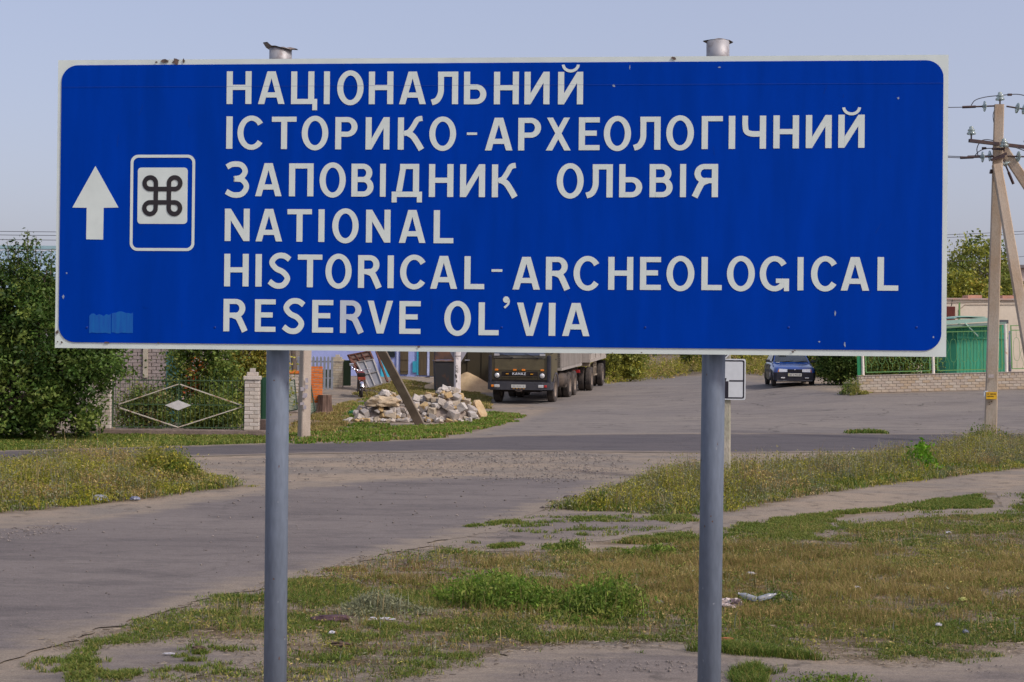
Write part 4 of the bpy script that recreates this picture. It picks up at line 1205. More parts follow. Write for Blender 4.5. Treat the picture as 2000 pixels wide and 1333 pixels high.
M_BACK = mat('sign_plate_back', (0.34, 0.34, 0.38), 0.55, (0.28, 0.28, 0.32), 5, 0.5, metal=0.2)
M_YELLOW = mat('yellow_sign', (0.75, 0.47, 0.02), 0.5, (0.65, 0.36, 0.02), 8, 0.5)

def taper_bar(mb, a, b, w0, d0, w1, d1, rz=0.0, cham=0.018):
    """chamfered tapering concrete member from a to b"""
    a, b = Vector(a), Vector(b); d = (b - a).normalized()
    x = Vector((math.cos(rz), math.sin(rz), 0)); x = (x - d * x.dot(d)).normalized(); y = d.cross(x)
    rings = []
    for p, w, t in ((a, w0, d0), (b, w1, d1)):
        c = cham
        P = [(-w / 2 + c, -t / 2), (w / 2 - c, -t / 2), (w / 2, -t / 2 + c), (w / 2, t / 2 - c), (w / 2 - c, t / 2), (-w / 2 + c, t / 2), (-w / 2, t / 2 - c), (-w / 2, -t / 2 + c)]
        rings.append([p + x * u + y * v for u, v in P])
    mb.loft(rings)

def disc_insulator(p, d, parent, n=1, r=0.125):
    """a string of glass discs hung between fittings, from p along d"""
    p, d = Vector(p), Vector(d).normalized()
    q = d.to_track_quat('Z', 'Y').to_matrix()
    o = None
    for k in range(n):
        mb = MB(); mb.smooth = True
        mb.lathe([(0.0, -.01), (0.03, -.01), (0.05, 0.0), (r * .7, .012), (r, .03), (r, .042), (r * .75, .04), (.05, .05), (.03, .09), (0, .09)], 14)
        mb.v = [tuple(q @ Vector(v) + p + d * (0.16 * k)) for v in mb.v]
        o = mb.build('glass_disc', M_GLASS, parent)
    mb = MB(); mb.tube([p - d * 0.22, p + d * (0.16 * n + 0.1)], 0.02, 6); mb.tube([p + d * (0.16 * n + .08), p + d * (.16 * n + .38)], 0.032, 6)
    mb.build('insulator_fitting', M_STEEL, parent)
    return p + d * (.16 * n + .38)

def pin_insulator(p, parent):
    mb = MB(); mb.tube([p, p + Vector((0, 0, .24))], 0.018, 6); mb.build('insulator_pin', M_STEEL, parent)
    mb = MB(); mb.smooth = True
    mb.lathe([(.03, .10), (.10, .12), (.105, .15), (.06, .18), (.085, .20), (.08, .23), (.045, .25), (.05, .29), (.02, .31), (0, .31)], 12, 'Z', p)
    mb.build('pin_insulator', M_GLASS, parent)

# --- utility pole with two struts, at the picture's side
pb = G(1933, 866); dP = pb.y
pole = thing('utility_pole', 'tall tapered concrete utility pole with struts and glass insulators, beside the weedy bank', 'utility pole', pb)
loc = lambda px, py, d=dP: at(px, py, d) - pb
mb = MB()
ptop = loc(1951.5, 205)
taper_bar(mb, (0, 0, -0.6), ptop, 0.275, 0.22, 0.215, 0.17, R(-14))
shaft = mb.build('shaft', M_CONC2, pole)
mb = MB(); taper_bar(mb, loc(1946.5, 322, dP - .24), loc(2041, 866, dP - 1.2), .20, .18, .25, .2, R(-10)); mb.build('strut', M_CONC2, pole)
mb = MB(); taper_bar(mb, loc(1957, 288, dP + .1), loc(2350, 880, dP + .8), .22, .18, .25, .2, R(-10)); mb.build('strut', M_CONC2, pole)
mb = MB(); mb.bar(loc(1893, 275, dP - .2), loc(2012, 289, dP + .1), 0.075, 0.075); mb.build('cross_arm', M_STEEL, pole)
for (p, q, w) in (((1936, 313), (1966, 300), .06), ((1934, 335), (1938, 336), .09), ((1939, 312), (1962, 306), .05), ((1950, 334), (1957, 336), .10), ((1938, 291), (1961, 292), .05)):
    mb = MB(); mb.bar(loc(*p, dP - .16), loc(*q, dP - .16), w, w); mb.build('steel_bracket', M_STEEL, pole)
pin_insulator(loc(1897, 273, dP - .2), pole); pin_insulator(loc(1953, 206), pole); pin_insulator(loc(1961, 297, dP - .25), pole); pin_insulator(loc(2008, 288, dP + .1), pole)
left = Vector((-1, .06, -.04))
wl1 = disc_insulator(loc(1926, 208), left, pole, 1)
wl2 = disc_insulator(loc(1922, 307, dP - .1), left, pole, 1)
wl3 = disc_insulator(loc(1936, 305, dP + .15), left, pole, 1)
disc_insulator(loc(1984, 211), Vector((1, .05, -.14)), pole, 2)
disc_insulator(loc(1986, 306), Vector((1, .05, -.02)), pole, 1)
disc_insulator(loc(1962, 318), Vector((.4, .05, -.9)), pole, 1)
mb = MB(); mb.smooth = True
def arc(pts, r=0.011):
    P = [Vector(p) for p in pts]; Q = []
    for i in range(len(P) - 1):
        p0, p1, p2, p3 = P[max(i - 1, 0)], P[i], P[i + 1], P[min(i + 2, len(P) - 1)]
        for k in range(7):
            t = k / 7
            Q.append(0.5 * ((2 * p1) + (p2 - p0) * t + (2 * p0 - 5 * p1 + 4 * p2 - p3) * t * t + (3 * p1 - p0 - 3 * p2 + p3) * t ** 3))
    mb.tube(Q + [P[-1]], r, 6)
arc([loc(1897, 206), loc(1905, 196), loc(1925, 190), loc(1952, 187), loc(1985, 184.5), loc(2005, 188)])
arc([loc(1910, 304), loc(1908, 292), loc(1912, 281), loc(1920, 274), loc(1935, 274), loc(1960, 281), loc(1985, 289), loc(2004, 296)])
arc([loc(1902, 308), loc(1911, 297), loc(1925, 291), loc(1940, 291), loc(1958, 297)])
arc([loc(1942, 216), loc(1939.5, 226), loc(1941, 240)], .008)
mb.build('jumper_wire', M_WIRE, pole)
for px, py in ((1972, 185.5), (1922, 290)):
    mb = MB(); mb.bar(loc(px - 4, py), loc(px + 4, py), .04, .05); mb.build('wire_clamp', M_STEEL, pole)
# yellow plate with its letters, white strap, stencil
tp = loc(1936.5, 773, dP - .16)
mb = MB(); mb.box(tp, (0.245, 0.012, 0.165)); yp = mb.build('warning_plate', M_YELLOW, pole)
M_DARKTXT = mat('dark_print', (0.10, 0.055, 0.02), 0.7)
for row in range(2):
    mb = MB()
    for k in range(9 if row == 0 else 7):
        if k in (2,) and row == 0: continue
        mb.box(tp + Vector((-.095 + k * .023, -.0075, .035 - row * .055)), (.014, .002, .03 if k % 3 else .022))
    mb.build('print', M_DARKTXT, yp)
mb = MB(); mb.box(loc(1926, 765, dP - .15), (.075, .03, .03)); mb.box(loc(1922.5, 770, dP - .15), (.03, .03, .10)); mb.build('torn_paper', M_SIGNGREY, pole)
mb = MB(); mb.box(loc(1936, 735, dP - .148), (.13, .005, .08)); mb.build('paint_smear', mat('grey_smear', (.5, .45, .44), .9, (.38, .33, .3), 20), pole)
mb = MB()
for px, py in ((1932, 786), (1936, 785), (1933, 790), (1937, 784)):
    mb.box(loc(px, py, dP - .15), (.03, .004, .02))
mb.build('stencil_mark', M_DARKTXT, pole)

# --- the other concrete pole with its long leaning strut
qb = G(593, 856); dQ = qb.y
qpole = thing('utility_pole', 'square concrete utility pole with a leaning strut, standing in the verge near the orange pillar', 'utility pole', qb)
mb = MB(); taper_bar(mb, (0, 0, -.5), (0.08, 0, 7.6), .235, .22, .17, .15, R(38)); mb.build('shaft', M_CONC, qpole)
sb = G(828, 829) - qb
mb = MB(); taper_bar(mb, sb + Vector((0, 0, -.2)), (0.12, .12, 5.0), .24, .22, .19, .17, R(25)); mb.build('strut', mat('brown_concrete', (0.25, 0.21, 0.165), .93, (0.17, 0.14, 0.11), 2, .5, bump=.4, fine=(50, .1)), qpole)
mb = MB(); mb.bar((-.9, 0, 7.0), (1.0, 0, 7.0), .07); mb.build('cross_arm', M_STEEL, qpole)
for xx in (-.85, -.4, .5, .95): pin_insulator(Vector((xx, 0, 7.02)), qpole)
r_ = random.Random(3)
mb = MB()
for k in range(7):                                      # scraps of bills pasted on the pole
    zz = .75 + k * .1 + r_.uniform(-.04, .04)
    px_ = (592 + r_.uniform(-2, 8))
    mb.box(at(px_, 856 - zz * 84 * .98, dQ - .165) - qb + Vector((0, 0, .0)), (r_.uniform(.04, .1), .006, r_.uniform(.04, .12)), Matrix.Rotation(R(r_.uniform(-8, 8)), 3, 'Y'))
mb.build('paper_scrap', mat('pasted_paper', (.46, .44, .46), .9, (.34, .31, .33), 12), qpole)

# --- overhead wires
def wire(a, b, sag, r, label):
    a, b = Vector(a), Vector(b)
    mb = MB()
    mb.tube([a.lerp(b, k / 16) - Vector((0, 0, sag * 4 * (k / 16) * (1 - k / 16))) for k in range(17)], r, 5)
    o = mb.build('overhead_wire', M_WIRE)
    me = o.data; me.transform(Matrix.Translation(-a)); o.location = a
    tag(o, label, 'wire', 'overhead wires')
wire(pb + wl1, qb + Vector((.1, 0, 7.75)), .12, .0095, 'upper wire leaving the top insulator of the right utility pole')
wire(pb + wl2, qb + Vector((.95, 0, 7.3)), .1, .0095, 'lower front wire from the right utility pole towards the sign')
wire(pb + wl3, qb + Vector((.5, 0, 7.3)), .1, .0095, 'lower rear wire from the right utility pole towards the sign')
for k, (ya, yb_, nm) in enumerate(((437, 440, 'topmost'), (444, 447, 'second'), (453, 456, 'third'), (476, 479, 'fourth'), (483, 484, 'lowest'))):
    wire(at(-900, ya - 12, 60), at(700, yb_ + 12, 52), .25, .011, f'{nm} of the five thin wires in the sky above the leafy tree')
for k, (ya, yb_, nm) in enumerate(((462, 443, 'upper'), (467, 449, 'lower'))):
    wire(at(1500, ya + 4, 70), at(2500, yb_ - 30, 64), .3, .011, f'{nm} of two faint wires crossing behind the right utility pole')
wire(at(1500, 520, 64), at(2300, 470, 60), .3, .009, 'faint wire crossing the treetops behind the right utility pole')

# --- small sign post on the bank: diamond above a plate showing the main road's direction
cb = G(1418, 940); dC = cb.y
post = thing('priority_sign', 'white road-diagram plate on a concrete post, half hidden by a sign post', 'road sign', cb, R(-3))
mb = MB(); taper_bar(mb, (0, 0, -.3), (-.02, 0, 3.1), .135, .135, .13, .13, 0, .02); mb.build('post', mat('old_post_concrete', (.42, .39, .32), .95, (.30, .30, .22), 5, .5, bump=.7, bscale=30, fine=(40, .2), stretch=(1, 1, .5)), post)
s_c = FPX / dC
pc = at(1415.5, 741, dC) - cb
mb = MB(); mb.prism(rounded(pc.x - .32, pc.x + .32, pc.z - .325, pc.z + .325, .03), -.10, -.085); pl = mb.build('direction_plate', M_SIGNGREY, post)
M_BLK = mat('sign_black_line', (.02, .018, .03), .6)
g_ = Glyph(1, 1)
o_ = rounded(pc.x - .30, pc.x + .30, pc.z - .305, pc.z + .305, .03); i_ = rounded(pc.x - .278, pc.x + .278, pc.z - .283, pc.z + .283, .02)
g_.strip(o_ + [o_[0]], i_ + [i_[0]])
link('black_border', glyph_mesh(g_, 'black_border', M_BLK), pl, (0, -.1005, 0))
g_ = Glyph(1, 1)
g_.rect(pc.x - .03, pc.x + .05, pc.z - .283, pc.z - .03); g_.poly((pc.x - .283, pc.z - .06), (pc.x - .0, pc.z - .06), (pc.x + .02, pc.z + .02), (pc.x - .283, pc.z + .02))
g_.rect(pc.x + .06, pc.x + .283, pc.z - .035, pc.z - .012)
g_.rect(pc.x - .04, pc.x - .018, pc.z + .03, pc.z + .283)
link('road_diagram', glyph_mesh(g_, 'road_diagram', M_BLK), pl, (0, -.1005, 0))
dz = pc.z + .325 + .50
M_PYEL = mat('priority_yellow', (.75, .5, .03), .5)
for nm, r0, mm, yy in (('diamond_plate', .50, M_SIGNGREY, -.095), ('diamond_border', .47, M_BLK, -.0975), ('diamond_white', .445, M_SIGNGREY, -.0995), ('diamond_field', .29, M_PYEL, -.1015)):
    mb = MB(); mb.prism([(pc.x, dz - r0), (pc.x + r0, dz), (pc.x, dz + r0), (pc.x - r0, dz)], yy, yy + (.012 if nm == 'diamond_plate' else .0015)); mb.build(nm, mm, post)

# --- give-way sign seen from behind, on a white painted post in the rubble
wb = G(893, 818); dW = wb.y
gw = thing('give_way_sign', 'white painted post with dark lettering carrying a triangular sign seen from behind', 'road sign', wb)
lw = lambda px, py, d=dW: at(px, py, d) - wb
mb = MB(); taper_bar(mb, (0, 0, -.2), lw(893.5, 650), .185, .16, .17, .15, R(20), .025)
M_WP = mat('flaking_whitewash', (.66, .63, .62), .9, (.42, .38, .36), 6, .5, bump=.3, stretch=(1, 1, .4), contrast=(.48, .7))
mb.build('post', M_WP, gw)
tc_ = lw(895, 713, dW + .13)
mb = MB(); mb.prism([(tc_.x - .03, tc_.z), (tc_.x + .03, tc_.z), (tc_.x + .47, tc_.z + .76), (tc_.x + .44, tc_.z + .80), (tc_.x - .44, tc_.z + .80), (tc_.x - .47, tc_.z + .76)], tc_.y, tc_.y + .012); mb.build('triangle_plate', M_BACK, gw)
mb = MB(); mb.tube([lw(888, 696, dW - .12), lw(900, 696, dW - .12)], .012, 6); mb.build('strap', M_STEEL, gw)
for k, (dx_, pl_) in enumerate(((0, 'С'), (.4, 'К'))):
    c_ = lw(889.5 + dx_, 720.5 + 8.0 * k, dW - .125)
    link('painted_letter', glyph_mesh(glyph(pl_, .075, .09), 'painted_letter', M_BLACK), gw, (c_.x, c_.y, c_.z))
r_ = random.Random(8)
for k, (px, py) in enumerate(((891.5, 737), (892, 744.5), (890.5, 733.5))):
    c_ = lw(px, py, dW - .123); mb = MB()
    mb.prism([(c_.x + .03 * math.cos(a) * r_.uniform(.5, 1.3), c_.z + .045 * math.sin(a) * r_.uniform(.5, 1.3)) for a in np.linspace(0, 6.28, 9)[:-1]], c_.y - .001, c_.y); mb.build('paint_mark', M_BLACK, gw)

# ------------------------------------------------------------------ vehicles
M_TYRE = mat('tyre_rubber', (0.035, 0.032, 0.032), 0.9, (0.095, 0.08, 0.068), 3.5, 0.5, bump=.3, bscale=30)
M_RIM = mat('wheel_rim', (0.20, 0.17, 0.14), 0.7, (0.30, 0.24, 0.19), 6, 0.5, metal=.2)
M_OLIVE = mat('olive_cab_paint', (0.115, 0.098, 0.052), 0.42, (0.085, 0.072, 0.040), 2.5, 0.5, spec=.5, fine=(20, .08))
M_NAVY = mat('dark_trim', (0.022, 0.024, 0.034), 0.55, (0.04, 0.04, 0.05), 4, 0.5)
M_BUMP = mat('bumper_paint', (0.042, 0.044, 0.055), 0.5, (0.065, 0.065, 0.072), 5, 0.5)
M_BLACKV = mat('underbody_black', (0.012, 0.011, 0.012), 0.85, (0.025, 0.02, 0.018), 5, 0.5)
M_ORANGE = mat('indicator_orange', (0.85, 0.25, 0.015), 0.3, (0.75, 0.2, 0.01), 6, .4, spec=.6)
M_RED = mat('lamp_red', (0.45, 0.03, 0.03), 0.3, (0.36, 0.02, 0.02), 6, .4, spec=.6)
M_LENS = mat('headlight_glass', (0.62, 0.64, 0.63), 0.08, (0.78, 0.79, 0.77), 30, .5, spec=.8, metal=.35)
M_CHROME = mat('chrome', (0.75, 0.76, 0.78), 0.12, (0.65, 0.65, 0.68), 8, .4, metal=1.0)
M_PLATEW = mat('number_plate', (0.60, 0.60, 0.56), 0.5, (0.50, 0.52, 0.46), 10, .5)
M_CARGO = mat('grey_cargo_side', (0.36, 0.335, 0.305), 0.7, (0.26, 0.24, 0.215), 2.5, .5, fine=(25, .06), stretch=(1, 1, .3))
M_CARGO2 = mat('cream_cargo_side', (0.42, 0.385, 0.34), 0.7, (0.31, 0.28, 0.245), 2.5, .5, stretch=(1, 1, .3))
M_WIND = mat('window_glass', (0.02, 0.028, 0.034), 0.06, (0.035, 0.045, 0.05), 1.5, .5, spec=.9)
M_WINDB = mat('windscreen_reflecting', (0.10, 0.13, 0.19), 0.05, (0.14, 0.17, 0.24), 1.5, .5, spec=.9)
M_FRAMEV = mat('chassis_steel', (0.06, 0.05, 0.043), 0.8, (0.12, 0.095, 0.075), 6, .5)

def tyre_meshes(r, w, key, dual=False):
    mb = MB(); mb.smooth = True
    c = w / 2
    prof = [(r * .56, -c * .80), (r * .62, -c * .98), (r * .80, -c * 1.0), (r * .93, -c * .95), (r * .985, -c * .80), (r, -c * .5), (r * .992, -c * .17), (r * .992, c * .17), (r, c * .5), (r * .985, c * .8), (r * .93, c * .95), (r * .8, c), (r * .62, c * .98), (r * .56, c * .8)]
    mb.lathe(prof, 30, 'X')
    t = mb.mesh('tyre_' + key, M_TYRE)
    mb = MB(); mb.smooth = False
    mb.lathe([(0.0, c * .25), (r * .16, c * .3), (r * .2, c * .12), (r * .42, c * .0), (r * .5, c * .55), (r * .565, c * .82), (r * .57, c * .6), (r * .55, -c * .8), (0, -c * .8)], 22, 'X')
    for k in range(8):
        a = 2 * math.pi * k / 8
        mb.box((c * .12, r * .3 * math.cos(a), r * .3 * math.sin(a)), (.03, .035, .035))
    m = mb.mesh('rim_' + key, M_RIM)
    return t, m
def add_wheel(parent, p, meshes, side, rz=0.0):
    """side +1: outer face towards +X"""
    t = link('wheel', meshes[0], parent, p, (0, 0, rz))
    rm = link('rim', meshes[1], t, None, (0, 0, 0 if side > 0 else math.pi))
    return t

# --- the truck (local: front at y = 0, x to the viewer's right, y away from the viewer)
tf = at(1019, 792, 52.4)
tx, ty = 0.28, 52.4
truck = thing('cargo_truck', 'olive cab-over cargo truck parked nose-on beside the rubble heap', 'truck', (tx, ty, gzf(tx, ty) - .01), R(-11))
truck.rotation_euler.x = R(1.6)
TR = tyre_meshes(0.515, 0.27, 'truck')
mb = MB()
# cab shell: stations from the front face back
def cab_ring(y, w, z0, z1, wt):
    c = .09
    return [(-w, y, z0), (w, y, z0), (w, y, z1 - .55), (wt, y, z1 - c), (wt - c, y, z1), (-wt + c, y, z1), (-wt, y, z1 - c), (-w, y, z1 - .55)]
mb.loft([cab_ring(.06, 1.02, .86, 2.80, .95), cab_ring(.12, 1.09, .84, 2.88, 1.02), cab_ring(.30, 1.13, .80, 2.92, 1.06), cab_ring(1.75, 1.13, .80, 2.92, 1.06), cab_ring(1.95, 1.09, .86, 2.84, 1.0)])
cab = mb.build('cab', M_OLIVE, truck)
mb = MB(); mb.box((0, .048, 1.46), (1.84, .03, .40)); mb.build('front_panel', M_OLIVE, cab)
mb = MB(); mb.prism([(-.93, 1.80), (.93, 1.80), (.90, 2.62), (-.90, 2.62)], .035, .055); mb.build('windscreen', M_WINDB, cab)
mb = MB(); mb.box((0, .045, 1.735), (1.92, .02, .09)); mb.build('scuttle', mat('scuttle_grey', (.15, .145, .115), .5, None, 5, .5), cab)
mb = MB(); mb.box((0, .038, 1.672), (1.92, .008, .012)); mb.box((0, .038, 1.30), (1.86, .008, .010)); mb.build('panel_gap', M_BLACKV, cab)
for xx in (-.84, .86):
    mb = MB(); mb.box((xx, .02, 1.82), (.20, .05, .075)); mb.build('washer_cover', mat('pale_plastic', (.5, .5, .5), .5), cab)
for x0 in (-.40, .55):
    mb = MB(); mb.bar((x0 - .34, .0, 1.86), (x0 + .15, .015, 1.70), .022, .015); mb.bar((x0 + .12, .01, 1.73), (x0 + .16, .03, 1.68), .05, .03); mb.build('wiper', M_NAVY, cab)
# corner air deflectors, door, mirror, steps
for sx in (-1, 1):
    mb = MB(); mb.bbox((sx * 1.09, .10, 1.30), (.13, .20, 1.0), .04); mb.build('corner_deflector', M_NAVY, cab)
    mb = MB(); mb.box((sx * 1.135, .95, 1.75), (.012, 1.05, 1.65)); d_ = mb.build('door', M_OLIVE, cab)
    mb = MB(); mb.box((sx * 1.145, .93, 2.18), (.012, .86, .58)); mb.build('side_window', M_WIND, d_)
    mb = MB(); mb.box((sx * 1.155, 1.3, 1.62), (.02, .16, .035)); mb.build('handle', M_NAVY, d_)
    mb = MB(); mb.tube([(sx * 1.12, .12, 2.5), (sx * 1.36, .02, 2.5), (sx * 1.38, .0, 1.95), (sx * 1.12, .10, 1.85)], .014, 6); mb.bbox((sx * 1.38, -.01, 2.22), (.19, .05, .40), .02); mb.build('mirror', M_NAVY, cab)
    # wheel-arch mudguard
    mb = MB(); mb.smooth = True
    ang = np.linspace(R(5), R(175), 14)
    o_ = [(sx * 1.16, 1.28 - .60 * math.cos(a), .52 + .56 * math.sin(a)) for a in ang]; i_ = [(sx * .84, q[1], q[2]) for q in o_]
    mb.loft([o_, i_], closed=False, caps=False); mb.loft([[(p[0], p[1], p[2]) for p in o_], [(p[0], 1.28 + (p[1] - 1.28) * 1.12, .52 + (p[2] - .52) * 1.12) for p in o_]], closed=False, caps=False)
    mb.build('mudguard', mat('mudguard_blue_grey', (.075, .075, .105), .6, (.12, .11, .12), 5, .5), truck, fix=False)
    for z_ in (.52, .80):
        mb = MB(); mb.box((sx * 1.12, .62, z_), (.12, .34, .05)); mb.build('step', M_NAVY, truck)
# grille
mb = MB(); mb.box((.01, .04, 1.05), (1.34, .012, .29)); grille = mb.build('grille', M_BLACKV, truck)
for zz in (1.015, .965, .925):
    mb = MB(); mb.box((.01, .022, zz), (1.32, .02, .018)); mb.build('grille_bar', M_OLIVE, grille)
mb = MB(); mb.box((0, .05, .88), (2.05, .06, .06)); mb.build('cab_sill', M_BLACKV, truck)
# lettering on the grille
for k, ch in enumerate('KAMAZ'):
    o = link('emblem_letter', glyph_mesh(glyph(ch, .088, .088), 'emblem_letter', mat('emblem_white', (.8, .84, .88), .4)), grille, (-.255 + k * .104, .012, 1.082))
for xx in (-.83, .85):
    mb = MB(); mb.smooth = True; mb.lathe([(0, -.045), (.06, -.04), (.09, -.02), (.098, .02), (.098, .04)], 20, 'Y', (xx, .03, 1.055)); mb.build('headlight', M_LENS, truck)
    mb = MB(); mb.smooth = True; mb.lathe([(.096, -.02), (.115, -.025), (.125, .02)], 20, 'Y', (xx, .04, 1.055)); mb.build('headlight_ring', M_NAVY, truck)
for xx in (-.85, -.17, .155, .85):
    mb = MB(); mb.bbox((xx, .015, 1.262), (.125, .05, .062), .014); mb.build('marker_lamp', M_ORANGE, truck)
for xx in (-.45, .46):
    mb = MB(); mb.bbox((xx, .015, 1.115), (.10, .04, .032), .01); mb.build('marker_lamp', mat('indicator_amber', (.75, .36, .03), .3, None, 6, .4), truck)
# bumper
mb = MB()
mb.loft([[(-1.20, .30, .56), (-1.20, .30, .82), (-1.20, .40, .82), (-1.20, .40, .56)], [(-1.17, .0, .545), (-1.17, .0, .815), (-1.10, .12, .835), (-1.10, .12, .545)],
         [(-.85, -.07, .54), (-.85, -.07, .815), (-.85, .06, .84), (-.85, .06, .54)], [(.85, -.07, .54), (.85, -.07, .815), (.85, .06, .84), (.85, .06, .54)],
         [(1.17, .0, .545), (1.17, .0, .815), (1.10, .12, .835), (1.10, .12, .545)], [(1.20, .30, .56), (1.20, .30, .82), (1.20, .40, .82), (1.20, .40, .56)]])
bmp = mb.build('bumper', M_BUMP, truck)
for sx in (-1, 1):
    mb = MB(); mb.bbox((sx * .815 + .0, -.075, .675), (.20, .03, .105), .02); mb.build('fog_lamp', M_LENS, bmp)
    mb = MB(); mb.bbox((sx * .985, -.05, .675), (.10, .05, .09), .02); mb.build('corner_lamp', M_ORANGE if sx < 0 else M_RED, bmp)
mb = MB(); mb.box((-.01, -.082, .672), (.53, .012, .118)); pl_ = mb.build('number_plate', M_PLATEW, bmp)
mb = MB()
for k in range(8):
    mb.box((-.20 + k * .055, -.0895, .675), (.03, .002, .05 if k not in (2, 6) else .012))
mb.build('plate_print', mat('plate_print_grey', (.36, .38, .40), .7), pl_)
for k in range(4):
    mb = MB(); mb.bbox((-.19 + k * .125, -.06, .585), (.075, .03, .028), .008); mb.build('marker_lamp', mat('indicator_amber', (.75, .36, .03), .3, None, 6, .4), bmp)
mb = MB(); mb.smooth = True; mb.tube([(-.14, .0, .55), (-.10, -.06, .505), (0, -.08, .485), (.10, -.06, .505), (.14, .0, .55)], .02, 8); mb.build('tow_bar', M_FRAMEV, bmp)
# chassis
mb = MB()
for sx in (-1, 1): mb.box((sx * .42, 3.6, .86), (.09, 6.9, .26))
mb.box((0, .45, .62), (1.5, .5, .34)); mb.tube([(-.95, 1.28, .50), (.95, 1.28, .50)], .085, 10)
for yy in (4.45, 5.77): mb.tube([(-.9, yy, .52), (.9, yy, .52)], .11, 10)
mb.box((0, 1.3, .62), (.7, 1.4, .4))
mb.build('chassis', M_BLACKV, truck)
mb = MB(); mb.smooth = True; mb.tube([(1.0, 2.25, .78), (1.0, 3.35, .78)], .29, 16); mb.build('fuel_tank', M_FRAMEV, truck)
mb = MB(); mb.box((1.05, 3.62, .74), (.24, .30, .55)); mb.box((-1.0, 2.8, .76), (.34, .9, .45)); mb.build('battery_box', M_FRAMEV, truck)
for sx in (-1, 1):
    add_wheel(truck, (sx * 1.02, 1.28, .515), TR, sx)
    for yy in (4.45, 5.77):
        add_wheel(truck, (sx * 1.09, yy, .515), TR, sx); add_wheel(truck, (sx * .79, yy, .515), TR, sx)
# cargo body with upright ribs
mb = MB(); mb.box((0, 4.72, 2.05), (2.44, 5.3, 1.55)); mb.box((0, 4.72, 1.22), (2.5, 5.34, .10)); body = mb.build('cargo_body', M_CARGO, truck)
for sx in (-1, 1):
    for k in range(26):
        mb = MB(); mb.box((sx * 1.235, 2.15 + k * .205, 2.05), (.03, .085, 1.52)); mb.build('side_rib', M_CARGO, body)
mb = MB(); mb.box((0, 2.12, 2.0), (2.36, .10, 1.6)); mb.build('headboard', mat('mossy_board', (.17, .165, .10), .8, (.10, .10, .055), 7, .5), body)
for k in range(11):
    mb = MB(); mb.box((-1.0 + k * .2, 2.05, 2.05), (.035, .03, 1.5)); mb.build('headboard_rib', M_FRAMEV, body)
mb = MB(); mb.box((0, 7.40, 1.25), (2.4, .05, .10))
for sx in (-1, 1): mb.bbox((sx * 1.02, 7.36, .92), (.30, .06, .13), .02)
mb.build('tail_lamp_bar', M_RED, truck)

# --- its trailer
trl = thing('truck_trailer', 'pale cream two-axle trailer coupled behind the olive truck', 'trailer', (tx + math.sin(R(12)) * 8.1 + .10, ty + math.cos(R(12)) * 8.1, gzf(tx + 1.8, ty + 8.6) - .02), R(-10))
trl.rotation_euler.x = R(1.6)
mb = MB(); mb.box((0, 3.0, 2.13), (2.44, 6.1, 1.5)); tb = mb.build('cargo_body', M_CARGO2, trl)
mb = MB(); mb.box((0, 3.0, 1.31), (2.5, 6.14, .14)); mb.build('body_sill', M_CARGO2, tb)
for sx in (-1, 1):
    for k in range(4):
        mb = MB(); mb.box((sx * 1.235, .1 + k * 1.93, 2.13), (.045, .10, 1.5)); mb.build('side_post', M_CARGO2, tb)
    for zz in (1.62, 2.1, 2.6):
        mb = MB(); mb.box((sx * 1.228, 3.0, zz), (.016, 6.0, .02)); mb.build('board_seam', M_FRAMEV, tb)
mb = MB()
for sx in (-1, 1): mb.box((sx * .48, 3.0, 1.12), (.10, 6.0, .2))
mb.tube([(-.9, .95, .52), (.9, .95, .52)], .10, 10); mb.tube([(-.9, 5.15, .52), (.9, 5.15, .52)], .10, 10)
mb.box((0, .95, .88), (1.3, 1.1, .22)); mb.bar((-.35, .4, .78), (0, -1.1, .75), .09, .10); mb.bar((.35, .4, .78), (0, -1.1, .75), .09, .10)
mb.build('chassis', M_FRAMEV, trl)
mb = MB(); mb.box((1.02, .30, 1.18), (.34, .30, .20)); mb.build('coupling_box', mat('tan_box', (.30, .25, .19), .8), trl)
mb = MB()
for yy in (2.35, 3.05): mb.bar((1.12, yy, 1.26), (1.12, yy, .60), .06, .05)
for zz in (.62, .95, 1.15): mb.bar((1.12, 2.35, zz), (1.12, 3.05, zz), .05, .04)
mb.box((1.0, 2.7, .62), (.36, .9, .06)); mb.build('spare_wheel_rack', mat('tan_frame', (.33, .28, .21), .8, (.22, .18, .14), 8, .5), trl)
for yy in (.95, 5.15):
    for sx in (-1, 1):
        add_wheel(trl, (sx * 1.09, yy, .52), TR, sx); add_wheel(trl, (sx * .79, yy, .52), TR, sx)
for sx in (-1, 1):
    mb = MB(); mb.box((sx * 1.0, 5.85, .72), (.50, .02, .85)); mb.build('mud_flap', M_BLACKV, trl)

# --- the blue hatchback (front at y = 0)
M_CARB = mat('blue_car_paint', (0.014, 0.062, 0.27), 0.22, (0.012, 0.05, 0.21), 1.2, .5, spec=.6, coat=.6)
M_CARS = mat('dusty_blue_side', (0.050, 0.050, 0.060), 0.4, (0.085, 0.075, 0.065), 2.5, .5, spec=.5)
cx_, cy_ = 10.95, 55.6
cp = at(1552, 766, 55.6)
car = thing('hatchback_car', 'dark blue hatchback parked facing us near the brick wall', 'car', (cp.x, 55.6, gzf(cp.x, 55.6) - .005), R(-4.5))
def ring(y, wb, wm, wt, z0, zm, zt, r=.05):
    """body section: sill half width, widest half width, top half width and heights"""
    h = [(wb, z0), (wm, z0 + .16), (wm + .005, zm), (wm - .02, (zm + zt) / 2 + .03), (wt, zt - .012), (wt * .6, zt), (0, zt + .006)]
    P = [(x, y, z) for x, z in h] + [(-x, y, z) for x, z in h[-2::-1]]
    return P
mb = MB(); mb.smooth = True
